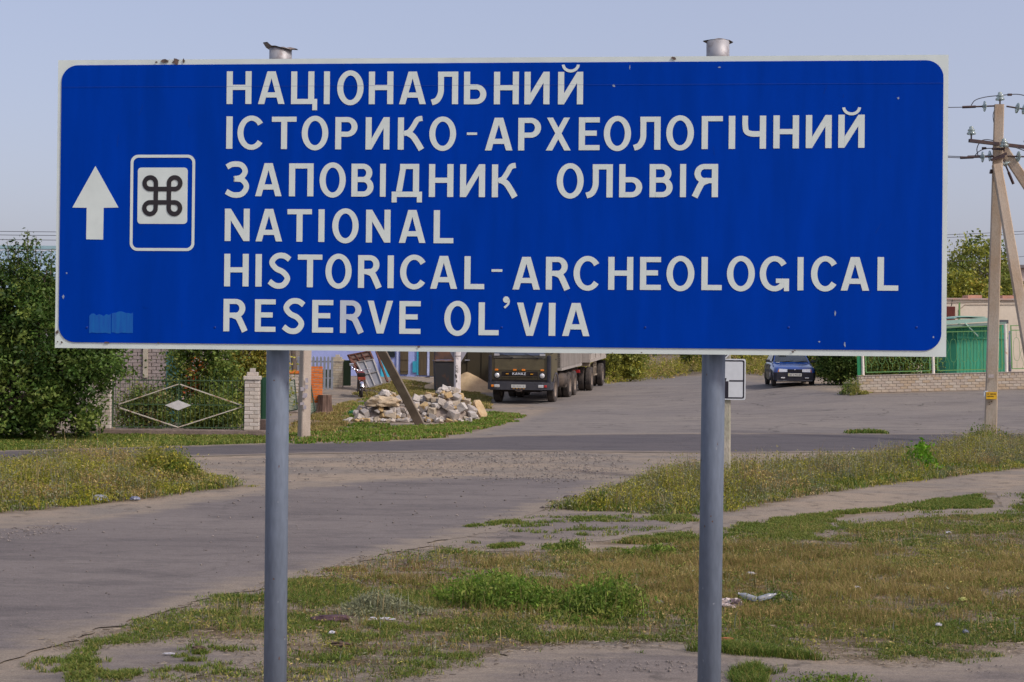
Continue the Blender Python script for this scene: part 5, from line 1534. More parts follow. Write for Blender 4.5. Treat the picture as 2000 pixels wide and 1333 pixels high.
mb.loft([ring(.03, .66, .735, .68, .33, .56, .70), ring(.10, .70, .785, .70, .25, .56, .745), ring(.30, .72, .808, .705, .22, .58, .79), ring(.75, .72, .82, .71, .20, .6, .865),
         ring(1.12, .72, .825, .715, .20, .62, .915), ring(1.7, .72, .825, .72, .20, .64, .945), ring(2.8, .72, .825, .72, .20, .66, .96), ring(3.6, .71, .815, .70, .22, .66, .97), ring(3.92, .68, .78, .66, .28, .64, .95), ring(4.0, .64, .74, .62, .34, .62, .9)])
cb_ = mb.build('body', M_CARB, car)
for sx in (-1, 1):
    mb = MB(); mb.box((sx * .829, 2.0, .60), (.008, 2.6, .10)); mb.build('rubbing_strip', M_NAVY, cb_)
    mb = MB(); mb.box((sx * .826, 1.95, .56), (.006, 1.05, .62)); d_ = mb.build('door', M_CARS, cb_)
    mb = MB(); mb.box((sx * .826, 3.0, .58), (.006, .85, .58)); mb.build('door', M_CARS, cb_)
    mb = MB(); mb.box((sx * .834, 2.32, .80), (.02, .16, .03)); mb.build('handle', M_NAVY, d_)
mb = MB()
def cabring(y, wb, wt, z0, z1): return [(-wb, y, z0), (wb, y, z0), (wt, y, z1 - .03), (wt - .06, y, z1), (-wt + .06, y, z1), (-wt, y, z1 - .03)]
mb.loft([[(-.715, 1.10, .905), (.715, 1.10, .905), (.712, 1.13, .925), (.70, 1.14, .93), (-.70, 1.14, .93), (-.712, 1.13, .925)], cabring(1.82, .735, .57, .93, 1.38), cabring(2.3, .74, .585, .94, 1.405), cabring(3.2, .735, .575, .95, 1.385), cabring(3.75, .70, .52, .955, 1.13), cabring(3.9, .68, .50, .955, 1.0)])
roof = mb.build('roof', M_CARB, car)
mb = MB(); mb.add([(-.665, 1.155, .945), (.665, 1.155, .945), (.54, 1.775, 1.345), (-.54, 1.775, 1.345)], [(0, 1, 2, 3)]); 
mb.v = [(x, y - .012, z + .014) for x, y, z in mb.v]; ws = mb.build('windscreen', M_WIND, roof)
mb = MB(); mb.add([(-.46, 1.50, 1.205), (-.16, 1.50, 1.205), (-.15, 1.66, 1.305), (-.44, 1.66, 1.305)], [(0, 1, 2, 3)])
mb.v = [(x, y - .03, z + .03) for x, y, z in mb.v]; mb.build('windscreen_card', mat('pale_card', (.55, .53, .46), .7), ws)
for sx in (-1, 1):
    for (ya, yb_, yc, yd) in ((1.45, 2.22, 2.22, 1.86), (2.30, 3.02, 3.0, 2.30), (3.10, 3.55, 3.30, 3.10)):
        mb = MB(); mb.add([(sx * .752, ya, .975), (sx * .752, yb_, .975), (sx * .612, yc, 1.325), (sx * .612, yd, 1.325)], [(0, 1, 2, 3)]); mb.v = [(x, y, z) for x, y, z in mb.v]; mb.build('side_window', M_WIND, roof)
    mb = MB(); mb.bbox((sx * .90, 1.42, .99), (.17, .07, .105), .02); mb.bar((sx * .75, 1.45, .95), (sx * .86, 1.42, .97), .04); mb.build('door_mirror', M_NAVY, car)
mb = MB(); mb.loft([[(-.81, .42, .28), (-.81, .42, .54), (-.79, .42, .55), (-.79, .42, .28)], [(-.80, .12, .26), (-.80, .10, .545), (-.74, .16, .55), (-.74, .2, .26)], [(-.70, .0, .26), (-.70, -.03, .545), (-.68, .08, .555), (-.68, .1, .26)],
                    [(0, -.06, .25), (0, -.085, .545), (0, .06, .56), (0, .08, .25)], [(.70, .0, .26), (.70, -.03, .545), (.68, .08, .555), (.68, .1, .26)], [(.80, .12, .26), (.80, .10, .545), (.74, .16, .55), (.74, .2, .26)], [(.81, .42, .28), (.81, .42, .54), (.79, .42, .55), (.79, .42, .28)]])
bm_ = mb.build('bumper', M_NAVY, car)
mb = MB(); mb.box((0, -.0, .24), (1.35, .05, .035)); mb.build('valance', mat('grey_plastic', (.16, .16, .16), .6), bm_)
mb = MB(); mb.box((0, .0, .625), (.56, .05, .105)); gr_ = mb.build('grille', M_BLACKV, car)
for zz in (.59, .625, .66):
    mb = MB(); mb.box((0, -.03, zz), (.55, .012, .012)); mb.build('grille_bar', M_NAVY, gr_)
mb = MB(); mb.smooth = True; mb.lathe([(0, -.012), (.022, -.008), (.026, .01)], 12, 'Y', (0, -.04, .655)); mb.build('emblem', M_CHROME, gr_)
for sx in (-1, 1):
    mb = MB(); mb.loft([[(sx * .285, -.02, .575), (sx * .285, -.005, .68), (sx * .285, .08, .68), (sx * .285, .08, .575)], [(sx * .60, .015, .57), (sx * .60, .03, .695), (sx * .60, .12, .695), (sx * .60, .12, .57)]]); mb.build('headlight', M_LENS, car)
    mb = MB(); mb.loft([[(sx * .605, .012, .57), (sx * .605, .028, .695), (sx * .605, .14, .695), (sx * .605, .14, .57)], [(sx * .735, .06, .57), (sx * .735, .075, .69), (sx * .735, .2, .69), (sx * .735, .2, .57)]]); mb.build('indicator', mat('indicator_coral', (.85, .24, .10), .3, None, 6, .4) if sx > 0 else M_ORANGE, car)
    mb = MB(); mb.bbox((sx * .46, -.06, .345), (.155, .04, .05), .012); mb.build('fog_lamp', M_LENS, bm_)
mb = MB(); mb.box((-.01, -.095, .465), (.52, .012, .112)); np_ = mb.build('number_plate', M_PLATEW, bm_)
mb = MB()
for k, ch in enumerate('BE5794AB'):
    xk = -.205 + k * .05 + (.015 if k > 1 else 0) + (.015 if k > 5 else 0)
    o = link('plate_character', glyph_mesh(glyph(ch, .034, .066), 'plate_character', M_BLACK), np_, (xk, -.1022, .432))
mb = MB(); mb.box((-.24, -.1022, .465), (.03, .002, .10)); mb.build('plate_strip', mat('plate_yellow_green', (.5, .5, .15), .6), np_)
for x0 in (-.35, .2):
    mb = MB(); mb.bar((x0, 1.12, .96), (x0 + .42, 1.20, 1.0), .014, .012); mb.build('wiper', M_BLACKV, car)
mb = MB(); mb.box((-.55, 1.0, .935), (.14, .10, .02)); mb.build('washer_cover', M_PLATEW, car)
CT = tyre_meshes(0.285, 0.17, 'car')
for yy in (.72, 3.18):
    for sx in (-1, 1):
        add_wheel(car, (sx * .735, yy, .285), CT, sx)
        mb = MB(); mb.smooth = True
        ang = np.linspace(0, math.pi, 12)
        mb.loft([[(sx * .832, yy - .345 * math.cos(a), .285 + .345 * math.sin(a)) for a in ang], [(sx * .60, yy - .345 * math.cos(a), .285 + .345 * math.sin(a)) for a in ang]], closed=False, caps=False)
        mb.add([(sx * .829, yy - .345 * math.cos(a), .285 + .345 * math.sin(a)) for a in ang] + [(sx * .829, yy, .19)], [tuple(range(13))]); mb.build('wheel_arch', M_BLACKV, car, fix=False)
mb = MB(); mb.box((0, 2.0, .24), (1.4, 3.5, .10)); mb.build('underbody', M_BLACKV, car)

# --- the motorcycle, seen from behind (rear wheel nearest)
mp_ = G(706, 777)
moto = thing('motorcycle', 'old red motorcycle with chrome rear mudguard parked by the leaning gate panel', 'motorcycle', mp_, R(8))
mb = MB(); mb.smooth = True; mb.lathe([(.24, -.045), (.29, -.05), (.31, 0), (.29, .05), (.24, .045)], 24, 'X'); tm = mb.mesh('moto_tyre', M_TYRE)
mb = MB(); mb.lathe([(.245, -.03), (.225, 0), (.245, .03)], 20, 'X')
for k in range(12):
    a = math.pi * k / 6; mb.bar((0, 0, 0), (0, .24 * math.cos(a), .24 * math.sin(a)), .008)
mb.lathe([(.05, -.06), (.06, 0), (.05, .06)], 12, 'X'); sm_ = mb.mesh('moto_spokes', M_CHROME)
for yy in (.0, 1.3):
    w_ = link('wheel', tm, moto, (0, yy, .31)); link('rim', sm_, w_)
mb = MB(); mb.smooth = True
A_ = [R(a) for a in range(20, 200, 15)]
mb.loft([[(-.075, -.345 * math.cos(a) * 1.0 + .0, .31 + .345 * math.sin(a)) for a in A_], [(0, -.375 * math.cos(a), .31 + .375 * math.sin(a)) for a in A_], [(.075, -.345 * math.cos(a), .31 + .345 * math.sin(a)) for a in A_]], closed=False, caps=False)
mb.build('rear_mudguard', M_CHROME, moto, fix=False)
mb = MB(); mb.bbox((0, -.02, .74), (.30, .14, .11), .02); mb.build('tail_lamp', mat('tail_red', (.22, .03, .025), .35, (.3, .07, .03), 9, .5), moto)
mb = MB(); mb.bbox((0, .35, .87), (.30, .72, .16), .05); mb.build('seat', M_BLACKV, moto)
mb = MB(); mb.bbox((0, .92, .86), (.30, .46, .26), .08); mb.build('fuel_tank', mat('moto_red', (.25, .03, .025), .3, None, 4, .5), moto)
mb = MB()
for sx in (-1, 1):
    mb.tube([(sx * .12, .0, .33), (sx * .13, .06, .72)], .03, 8); mb.tube([(sx * .10, 1.3, .31), (sx * .11, 1.12, .98)], .025, 8); mb.tube([(sx * .16, .0, .25), (sx * .15, .8, .28)], .035, 8)
mb.bbox((0, .72, .42), (.30, .42, .38), .05); mb.tube([(0, .2, .7), (0, 1.1, .85)], .04, 8); mb.build('frame', M_FRAMEV, moto)
mb = MB(); mb.smooth = True; mb.tube([(-.38, .92, 1.08), (-.22, 1.02, 1.08), (0, 1.08, 1.0), (.22, 1.02, 1.08), (.38, .92, 1.08)], .016, 8); mb.build('handlebar', M_CHROME, moto)
mb = MB(); mb.smooth = True; mb.tube([(-.30, .95, 1.08), (-.36, .95, 1.22)], .01, 6); mb.build('mirror_arm', M_CHROME, moto)
mb = MB(); mb.bbox((-.37, .94, 1.26), (.16, .03, .10), .014); mb.build('mirror', mat('mirror_glass', (.8, .83, .86), .05, (.75, .8, .85), 3, .3, metal=.9), moto)
mb = MB(); mb.smooth = True; mb.lathe([(0, .12), (.08, .10), (.095, 0), (.09, -.05), (0, -.06)], 14, 'Y', (0, 1.25, .98)); mb.build('headlight', M_CHROME, moto)
mb = MB(); mb.bar((.16, .25, .30), (.26, .20, .02), .02); mb.build('side_stand', M_FRAMEV, moto)

# ------------------------------------------------------------------ brickwork
def brick_shape(name, s, material, bev=0.006):
    mb = MB()
    bm = bmesh.new(); bmesh.ops.create_cube(bm, size=1)
    for v in bm.verts: v.co = Vector((v.co.x * s[0], v.co.y * s[1], v.co.z * s[2]))
    bmesh.ops.bevel(bm, geom=bm.edges[:], offset=bev, segments=1, affect='EDGES')
    me = bpy.data.meshes.new(name); bm.to_mesh(me); bm.free(); me.materials.append(material)
    return me
def brick_mats(key, cols):
    return [mat(f'{key}_{k}', c, .92, tuple(x * .82 for x in c), 9, .5, bump=.3, bscale=50, fine=(45, .08)) for k, c in enumerate(cols)]
WHITE_B = brick_mats('white_silicate_brick', [(.60, .545, .47), (.55, .49, .42), (.50, .46, .41), (.62, .57, .51)])
WARM_B = brick_mats('cream_silicate_brick', [(.52, .44, .335), (.48, .41, .33), (.54, .48, .39), (.49, .39, .27)])
OLD_B = brick_mats('yellowed_brick', [(.48, .42, .30), (.42, .37, .28), (.50, .45, .36), (.38, .35, .27)])
ORANGE_B = brick_mats('orange_brick', [(.66, .17, .028), (.60, .145, .025), (.70, .20, .04)])
M_MORTAR = mat('mortar', (.30, .25, .205), .95, (.22, .185, .15), 12, .5, bump=.3)
_bc = {}
def bmesh_for(size, mats_, r_):
    m = r_.choice(mats_); k = (size, m.name)
    if k not in _bc: _bc[k] = brick_shape('brick', size, m)
    return _bc[k]

def pillar(name, label, p, rz, w, ch, n, mats_, lower=None, nlow=0, cap=True, seed=1, group='brick gate pillars'):
    """square brick pillar laid in turning courses"""
    t = thing(name, label, 'pillar', p, rz, group)
    r_ = random.Random(seed)
    j = .010
    L_, W_ = round(w * .655 - j, 4), round(w * .345 - j, 4)
    mb = MB(); mb.box((0, 0, n * ch / 2 - .15), (w - .018, w - .018, n * ch + .29)); core = mb.build('mortar_core', M_MORTAR, t)
    for c in range(n):
        z = c * ch + ch / 2
        ms = lower if (lower and c < nlow) else mats_
        for q in range(4):
            a = q * math.pi / 2 + (math.pi if c % 2 else 0)
            flip = -1 if c % 2 else 1
            x, y = flip * (-w / 2 + (L_ + j) / 2), -w / 2 + (W_ + j) / 2
            ca, sa = math.cos(q * math.pi / 2), math.sin(q * math.pi / 2)
            link('brick', bmesh_for((L_, W_, ch - j), ms, r_), t, (x * ca - y * sa + r_.uniform(-.003, .003), x * sa + y * ca + r_.uniform(-.003, .003), z), (0, 0, q * math.pi / 2))
    if cap:
        z = n * ch
        for k, (ww, hh) in enumerate(((w * 1.12, ch), (w * .72, ch), (w * .36, ch))):
            mb = MB(); mb.bbox((0, 0, z + hh / 2), (ww, ww, hh - .004), .01); mb.build('cap_course', mats_[k % len(mats_)], t); z += hh
    return t

def wall_bricks(parent, length, ch, n, depth, mats_, bl, r_, z0=0.0, header_top=False, x0=0.0):
    j = .012
    for c in range(n):
        head = header_top and c == n - 1
        L_ = (bl - j) / 2 - j / 2 if head else bl - j
        x = -(L_ + j) * (.5 if c % 2 else 0)
        while x < length - .01:
            a, b = max(x, 0), min(x + L_, length)
            if b - a > .04:
                ll = round(b - a, 3)
                ll = L_ if abs(ll - L_) < .004 else ll
                link('brick', bmesh_for((round(ll, 3), depth, ch - j), mats_, r_), parent, (x0 + (a + b) / 2, r_.uniform(-.003, .003), z0 + c * ch + ch / 2))
            x += L_ + j

# ------------------------------------------------------------------ gate with brick pillars (behind the verge)
gd = 33.0
gl, gr = at(204, 840, gd), at(492.5, 841, gd)
gzb = gzf(gl.x, gd) + .15
pillar('brick_pillar', 'white brick gate pillar with stepped cap at the gate\'s right end', (gr.x, gd, gzb), R(3), .335, .0885, 13, WHITE_B, seed=2)
pillar('brick_pillar', 'white brick gate pillar half overgrown by the leafy tree', (gl.x, gd, gzb), R(3), .335, .0885, 13, WHITE_B, seed=3)
pz = at(181, 800, 34.2)
pillar('brick_pillar', 'narrow brick pillar behind the overgrown gate pillar', (pz.x, 34.2, gzb - .1), R(3), .22, .0885, 14, WHITE_B, seed=4, cap=False)
# plinth under the gate
M_PLINTH = mat('rough_concrete', (.235, .185, .155), .95, (.16, .125, .105), 5, .5, bump=.6, bscale=25, fine=(30, .15))
mb = MB(); mb.bbox(((gl.x + gr.x) / 2 - .1, gd + .02, gzb / 2 - .16), ((gr.x - gl.x) + 1.1, .42, gzb + .30), .02)
pln = mb.build('concrete_plinth', M_PLINTH); c_ = Vector(((gl.x + gr.x) / 2, gd, 0)); pln.data.transform(Matrix.Translation(-c_)); pln.location = c_
tag(pln, 'rough brownish concrete plinth under the diamond gate', 'plinth')
# the gate
M_GREENP = mat('green_gate_paint', (.040, .085, .040), .6, (.06, .10, .05), 8, .5)
M_WRUST = mat('white_bar_rusty', (.56, .52, .44), .6, (.30, .16, .07), 5, .5, contrast=(.5, .66))
x0g, x1g = gl.x + .19, gr.x - .19
gate = thing('metal_gate', 'green barred yard gate with a white diamond outline and small white diamond', 'gate', ((x0g + x1g) / 2, gd, gzb), 0)
hw = (x1g - x0g) / 2; gh = 1.12
mb = MB()
for zz in (.04, gh / 2, gh): mb.bar((-hw, 0, zz), (hw, 0, zz), .022, .022)
for xx in (-hw, 0, hw): mb.bar((xx, 0, .04), (xx, 0, gh), .028, .028)
mb.build('frame', M_GREENP, gate)
nb = 28
for k in range(nb):
    xx = -hw + (k + .5) * 2 * hw / nb
    mb = MB(); mb.tube([(xx, .012, .02), (xx + rnd.uniform(-.006, .006), .012, gh + .10)], .0065, 5); mb.build('bar', M_GREENP, gate)
def gp(px, py):
    q = at(px, py, gd - .03); return Vector((q.x - gate.location.x, -.03, q.z - gzb))
for a, b in (((232, 790), (348, 751)), ((352, 751), (472, 792)), ((234, 797), (348, 835)), ((348, 835), (473, 795))):
    mb = MB(); mb.bar(gp(*a), gp(*b), .030, .022); mb.build('diamond_bar', M_WRUST, gate)
mb = MB(); mb.prism([(gp(322, 792).x, gp(322, 792).z), (gp(348, 802).x, gp(348, 802).z), (gp(373, 792).x, gp(373, 792).z), (gp(348, 782).x, gp(348, 782).z)], -.034, -.022); mb.build('white_diamond', mat('gate_white', (.72, .72, .70), .6), gate)
# next fence bay: green sheet past the pillar
fb = at(513, 845, 33.6)
mb = MB(); mb.box((.18, 0, .62), (.36, .02, 1.25))
for k in range(3): mb.box((.05 + k * .125, -.016, .62), (.03, .012, 1.25))
o = mb.build('sheet_fence', mat('dark_green_sheet', (.018, .075, .040), .6, (.03, .09, .05), 4, .5)); o.location = (fb.x - .05, 33.6, gzb - .05)
tag(o, 'dark green metal fence panel just behind the sign post and gate pillar', 'fence')
mb = MB(); mb.bbox((.22, .0, .12), (.5, .30, .5), .03); o = mb.build('concrete_plinth', M_PLINTH); o.location = (fb.x - .03, 33.5, 0)
tag(o, 'cracked concrete plinth beneath the dark green fence panel', 'plinth')

# ------------------------------------------------------------------ grey brick house with the pale blue roof
hd = 40.0
hx1 = at(347, 760, hd).x; hx0 = hx1 - 9.5; hz = gzf(hx1, hd)
house = thing('brick_house', 'grey brick house with pale blue sheet roof behind the leafy tree', 'house', (hx0, hd, hz))
HL = hx1 - hx0
M_HB = mat('grey_brick_face', (.37, .32, .30), .92, (.30, .255, .235), 7, .5, bump=.3, fine=(30, .1))
mb = MB(); mb.box((HL / 2, 3.5, 1.55), (HL - .03, 7, 3.3)); mb.prism([(.2, 3.15), (6.8, 3.15), (3.5, 4.75)], .1, HL - .1, 'YZ'); wl_ = mb.build('wall', M_MORTAR, house)
mb = MB(); r_ = random.Random(6)
for c in range(32):                                            # facing bricks of the front, joined: too fine to pick apart
    x = -.13 * (c % 2) + .0
    while x < HL - .05:
        a, b = max(x, 0), min(x + .25, HL)
        if b - a > .05: mb.box(((a + b) / 2, -.012 + r_.uniform(-.003, .003), .05 + c * .098), (b - a - .012, .05, .086))
        x += .262
for c in range(32):
    y = -.13 * (c % 2)
    while y < 6.9:
        a, b = max(y, 0), min(y + .25, 6.95)
        if b - a > .05: mb.box((HL - .0, (a + b) / 2, .05 + c * .098), (.03, b - a - .012, .086))
        y += .262
o = mb.build('brick', M_HB, wl_); o['kind'] = 'stuff'
def hp(px, py, d=hd - .06): q = at(px, py, d); return Vector((q.x - hx0, d - hd, q.z - hz))
a, b = hp(280, 690), hp(288, 738)
mb = MB(); mb.box(((a.x + b.x) / 2, -.06, (hp(284, 738).z + 3.1) / 2), (b.x - a.x, .07, 3.1 - hp(284, 738).z)); mb.build('pilaster', mat('cream_render', (.50, .46, .36), .9, None, 5, .5), wl_)
for px_a, px_b in ((-40, 40), (90, 170)):
    a, b = hp(px_a, 640), hp(px_b, 720)
    mb = MB(); mb.box(((a.x + b.x) / 2, -.05, 1.75), (b.x - a.x, .06, 1.35)); w_ = mb.build('window', mat('window_white', (.6, .6, .58), .5), house)
    for sx in (-1, 1):
        mb = MB(); mb.box(((a.x + b.x) / 2 + sx * (b.x - a.x) * .235, -.085, 1.75), ((b.x - a.x) * .40, .01, 1.2)); mb.build('pane', M_WIND, w_)
M_ROOFB = mat('pale_blue_sheet', (.24, .33, .40), .55, (.20, .28, .35), 2.5, .5, spec=.4, stretch=(3, 1, 1))
rf = MB(); rf.box((HL / 2, 3.5, 5.0 - hz - .0), (HL + .6, .3, .10)); roof_ = rf.build('roof', mat('ridge_teal', (.28, .42, .44), .55, (.24, .36, .38), 4, .5), house)
ridge_z = 4.95 - hz
for sgn in (-1, 1):
    k = 0; x = -.3
    while x < HL + .25:
        mb = MB(); w_ = 1.08
        ye, ze = (3.5 - 4.0, 2.98 - hz * 0) if sgn < 0 else (3.5 + 4.0, 2.98)
        n_ = 10; rows = []
        for i in range(n_ + 1):
            xx = x + w_ * i / n_; cz = .022 * math.cos(i * math.pi)
            rows.append((xx, cz))
        A = [(xx, 3.5 + sgn * .10, ridge_z - .06 + cz) for xx, cz in rows]; B = [(xx, ye, ze + cz) for xx, cz in rows]
        mb.loft([A, B], closed=False, caps=False); mb.build('roof_sheet', M_ROOFB, roof_, fix=False)
        x += w_ + .012
# teal porch panel beside the house
mb = MB(); tq = at(340, 735, 38.5); mb.box((0, 0, .55), (.42, .05, 2.1)); o = mb.build('porch_panel', mat('teal_board', (.035, .13, .13), .7, (.06, .17, .19), 5, .5)); o.location = (tq.x, 38.5, gzf(tq.x, 38.5) + .3)
mb = MB(); mb.box((0, -.03, -.2), (.36, .02, .5)); mb.build('board', mat('teal_board', (.035, .13, .13)), o)
tag(o, 'teal painted porch board at the corner of the grey brick house', 'panel')

# ------------------------------------------------------------------ the yard beyond the gate
op = G(616, 806); od = op.y
pillar('brick_pillar', 'bright orange brick gate pillar behind the concrete pole', (op.x, od, op.z), R(12), .41, .076, 19, ORANGE_B, WHITE_B, 4, cap=False, seed=8, group='brick fence pillars')
# low white brick wall with orange coping beside it
wr = thing('brick_wall', 'low white brick wall with an orange coping beside the orange pillar', 'wall', (op.x - 1.05, od + .02, op.z), R(4))
mb = MB(); mb.box((.36, 0, .60), (.72, .20, 1.22)); mb.build('mortar_core', M_MORTAR, wr)
r_ = random.Random(11)
wall_bricks(wr, .74, .10, 12, .225, WHITE_B, .26, r_)
for k in range(3): link('coping_brick', bmesh_for((.25, .28, .085), ORANGE_B, r_), wr, (.12 + k * .256, 0, 1.25))
# leaning green mesh frames
M_GWIRE = mat('green_wire', (.06, .17, .10), .5, (.08, .2, .13), 4, .4)
def mesh_frame(label, corners, d0, d1):
    """a wire-mesh frame leaning between two distances (bottom d0, top d1)"""
    bl, br, tr, tl = [at(px, py, d) for (px, py), d in zip(corners, (d0, d0, d1, d1))]
    t = thing('wire_mesh_frame', label, 'mesh frame', bl, 0, 'green wire mesh frames')
    mb = MB()
    for a, b in ((bl, br), (br, tr), (tr, tl), (tl, bl)): mb.bar(a - bl, b - bl, .03, .03)
    mb.build('frame', mat('green_frame', (.012, .04, .022), .6), t)
    mb = MB()
    for k in range(1, 9): mb.bar(bl.lerp(br, k / 9) - bl, tl.lerp(tr, k / 9) - bl, .008, .008)
    for k in range(1, 18): mb.bar(bl.lerp(tl, k / 18) - bl, br.lerp(tr, k / 18) - bl, .008, .008)
    mb.build('wire_mesh', M_GWIRE, t)
mesh_frame('green wire mesh frame leaning on the white wall, left of the concrete pole', ((561, 804), (581, 800), (575, 742), (560, 746)), od - .9, od - .35)
mesh_frame('green wire mesh frame leaning on the orange pillar, right of the concrete pole', ((600, 815), (616, 803), (607, 752), (598, 752)), od - .8, od - .3)
# stump
sp = G(634, 807)
t = thing('tree_stump', 'upright tree stump with furrowed bark at the end of the dirt drive', 'stump', sp)
mb = MB(); N_ = 26; r_ = random.Random(5)
prof = [(.0, .29), (.06, .25), (.25, .215), (.45, .205), (.56, .21)]
rings = []
fur = [r_.uniform(-1, 1) for _ in range(N_)]
for z, rr_ in prof: rings.append([(rr_ * (1 + .11 * fur[k]) * math.cos(2 * math.pi * k / N_), rr_ * (1 + .11 * fur[k]) * math.sin(2 * math.pi * k / N_), z) for k in range(N_)])
mb.loft(rings); mb.build('bark', mat('stump_bark', (.22, .15, .115), .95, (.10, .065, .05), 7, .5, bump=.6, bscale=18, stretch=(1, 1, .2)), t)
mb = MB(); mb.prism([(.19 * math.cos(a), .19 * math.sin(a)) for a in np.linspace(0, 6.28, 20)[:-1]], .555, .566, 'XY'); mb.build('cut_face', mat('cut_wood', (.33, .24, .17), .9, None, 20, .5), t)
# yellowed pillar, green gate leaf and pickets further back
yd = 60.0
yp_ = at(659, 757, yd); 
pillar('brick_pillar', 'yellowish stepped brick pillar in front of the blue house', (yp_.x, yd, yp_.z), R(0), .47, .098, 11, OLD_B, seed=12, group='brick fence pillars')
M_GSHEET = mat('faded_green_sheet', (.045, .095, .05), .7, (.07, .10, .05), 3, .5)
for (pa, pb, lab) in (((671, 704), (685, 754), 'narrow faded green gate leaf right of the yellowish brick pillar'), ((627, 722), (647, 756), 'faded green sheet fence left of the yellowish brick pillar')):
    a, b = at(*pa, yd), at(*pb, yd)
    mb = MB(); W_ = b.x - a.x; H_ = a.z - b.z
    mb.box((W_ / 2, 0, H_ / 2), (W_, .03, H_))
    for k in range(4): mb.box((W_ * (k + .5) / 4, -.022, H_ / 2), (.03, .015, H_ - .02))
    o = mb.build('sheet_fence', M_GSHEET); o.location = (a.x, yd, b.z); tag(o, lab, 'fence')
pf = thing('picket_fence', 'grey-blue picket fence in front of the lilac wall', 'fence', (at(565, 716, 57).x, 57, at(565, 716, 57).z - .9), 0)
a, b = at(565, 698, 57), at(652, 698, 57)
mb = MB(); 
for zz in (.45, 1.1): mb.box(((b.x - a.x) / 2, .03, zz), (b.x - a.x, .03, .06))
mb.build('rail', mat('picket_wood', (.30, .33, .38), .8, (.22, .24, .27), 4, .5), pf)
mb = MB(); mb.prism([(-.045, 0), (.045, 0), (.045, 1.26), (0, 1.32), (-.045, 1.26)], -.012, .012); pk = mb.mesh('picket', mat('picket_wood', (.30, .33, .38)))
for k in range(12): link('picket', pk, pf, ((k + .5) * (b.x - a.x) / 12, 0, 0))

# ------------------------------------------------------------------ the blue house
bd = 68.0
bx0, bx1 = at(585, 720, bd).x, at(905, 720, bd).x; bz = at(760, 738, bd).z
bh = thing('blue_house', 'lilac blue rendered house with dark doors behind the rubble heap', 'house', (bx0, bd, bz))
BLn = bx1 - bx0
M_LILAC = mat('lilac_render', (.36, .42, .74), .85, (.30, .36, .64), 1.8, .5, fine=(12, .06))
mb = MB(); mb.box((BLn / 2, 3.5, 1.3), (BLn, 7, 3.4)); mb.prism([(0, 3.0), (7, 3.0), (3.5, 4.3)], 0.02, BLn - .02, 'YZ'); mb.build('wall', M_LILAC, bh)
for sgn in (-1, 1):
    mb = MB(); mb.loft([[(-.4, 3.5, 4.5), (BLn + .4, 3.5, 4.5)], [(-.4, 3.5 + sgn * 4.1, 2.98), (BLn + .4, 3.5 + sgn * 4.1, 2.98)], [(-.4, 3.5 + sgn * 4.1, 2.92), (BLn + .4, 3.5 + sgn * 4.1, 2.92)], [(-.4, 3.5, 4.42), (BLn + .4, 3.5, 4.42)]], closed=False, caps=False)
    mb.build('roof_slope', mat('slate_sheet', (.26, .25, .24), .8, (.2, .19, .18), 3, .5), bh, fix=False)
def bp_(px, py): q = at(px, py, bd - .05); return q.x - bx0, q.z - bz
def opening(name, px0, py0, px1, py1, m, th=.06, parent=bh):
    x0, z1 = bp_(px0, py0); x1, z0 = bp_(px1, py1)
    mb = MB(); mb.box(((x0 + x1) / 2, -.05, (z0 + z1) / 2), (x1 - x0, th, z1 - z0)); return mb.build(name, m, parent)
M_DOORB = mat('dark_brown_boards', (.075, .058, .035), .8, (.11, .085, .045), 5, .5, stretch=(3, 1, .4))
d_ = opening('door', 782, 655, 797, 731, M_DOORB)
for zz in (.35, .9, 1.45):
    mb = MB(); x0, _ = bp_(782, 700); x1, _ = bp_(797, 700); mb.box(((x0 + x1) / 2, -.095, zz), ((x1 - x0) * .9, .02, .10)); mb.build('door_board', M_DOORB, d_)
opening('door', 819, 655, 833, 733, M_DOORB); opening('door', 840, 655, 852, 735, M_DOORB)
M_TEALP = mat('turquoise_paint', (.03, .34, .46), .6, (.04, .28, .40), 5, .5)
tb_ = opening('window', 806, 706, 814, 728, M_TEALP)
opening('window', 757, 660, 771, 698, M_WIND)
opening('corner_board', 744, 640, 747, 742, M_TEALP); opening('corner_board', 775, 650, 778, 736, mat('pale_lilac_trim', (.5, .56, .8), .7))
opening('corner_board', 835, 650, 838.5, 734, mat('pale_lilac_trim', (.5, .56, .8), .7)); opening('corner_board', 814.5, 650, 817, 733, M_TEALP)
for px in (790, 826, 845):
    x_, _ = bp_(px, 738); mb = MB(); mb.bbox((x_, -.35, -.02), (.75, .5, .16), .02); mb.build('door_step', M_CONC, bh)
# turquoise boards leaning by the wall
for k, (pts, lab) in enumerate(((((745, 744), (752, 744), (749, 704), (744, 704)), 'turquoise board leaning by the house, nearer the grey gate leaf'), (((753, 741), (763, 739), (756, 716), (748, 706)), 'turquoise board leaning by the house, nearer the long strut'))):
    P = [at(*p, 66.8 if i < 2 else 67.3) for i, p in enumerate(pts)]
    mb = MB(); mb.add([p - P[0] for p in P] + [p - P[0] + Vector((0, .05, 0)) for p in P], [(0, 1, 2, 3), (7, 6, 5, 4), (0, 4, 5, 1), (1, 5, 6, 2), (2, 6, 7, 3), (3, 7, 4, 0)])
    o = mb.build('board', M_TEALP); o.location = P[0]; tag(o, lab, 'board', 'turquoise boards by the house')

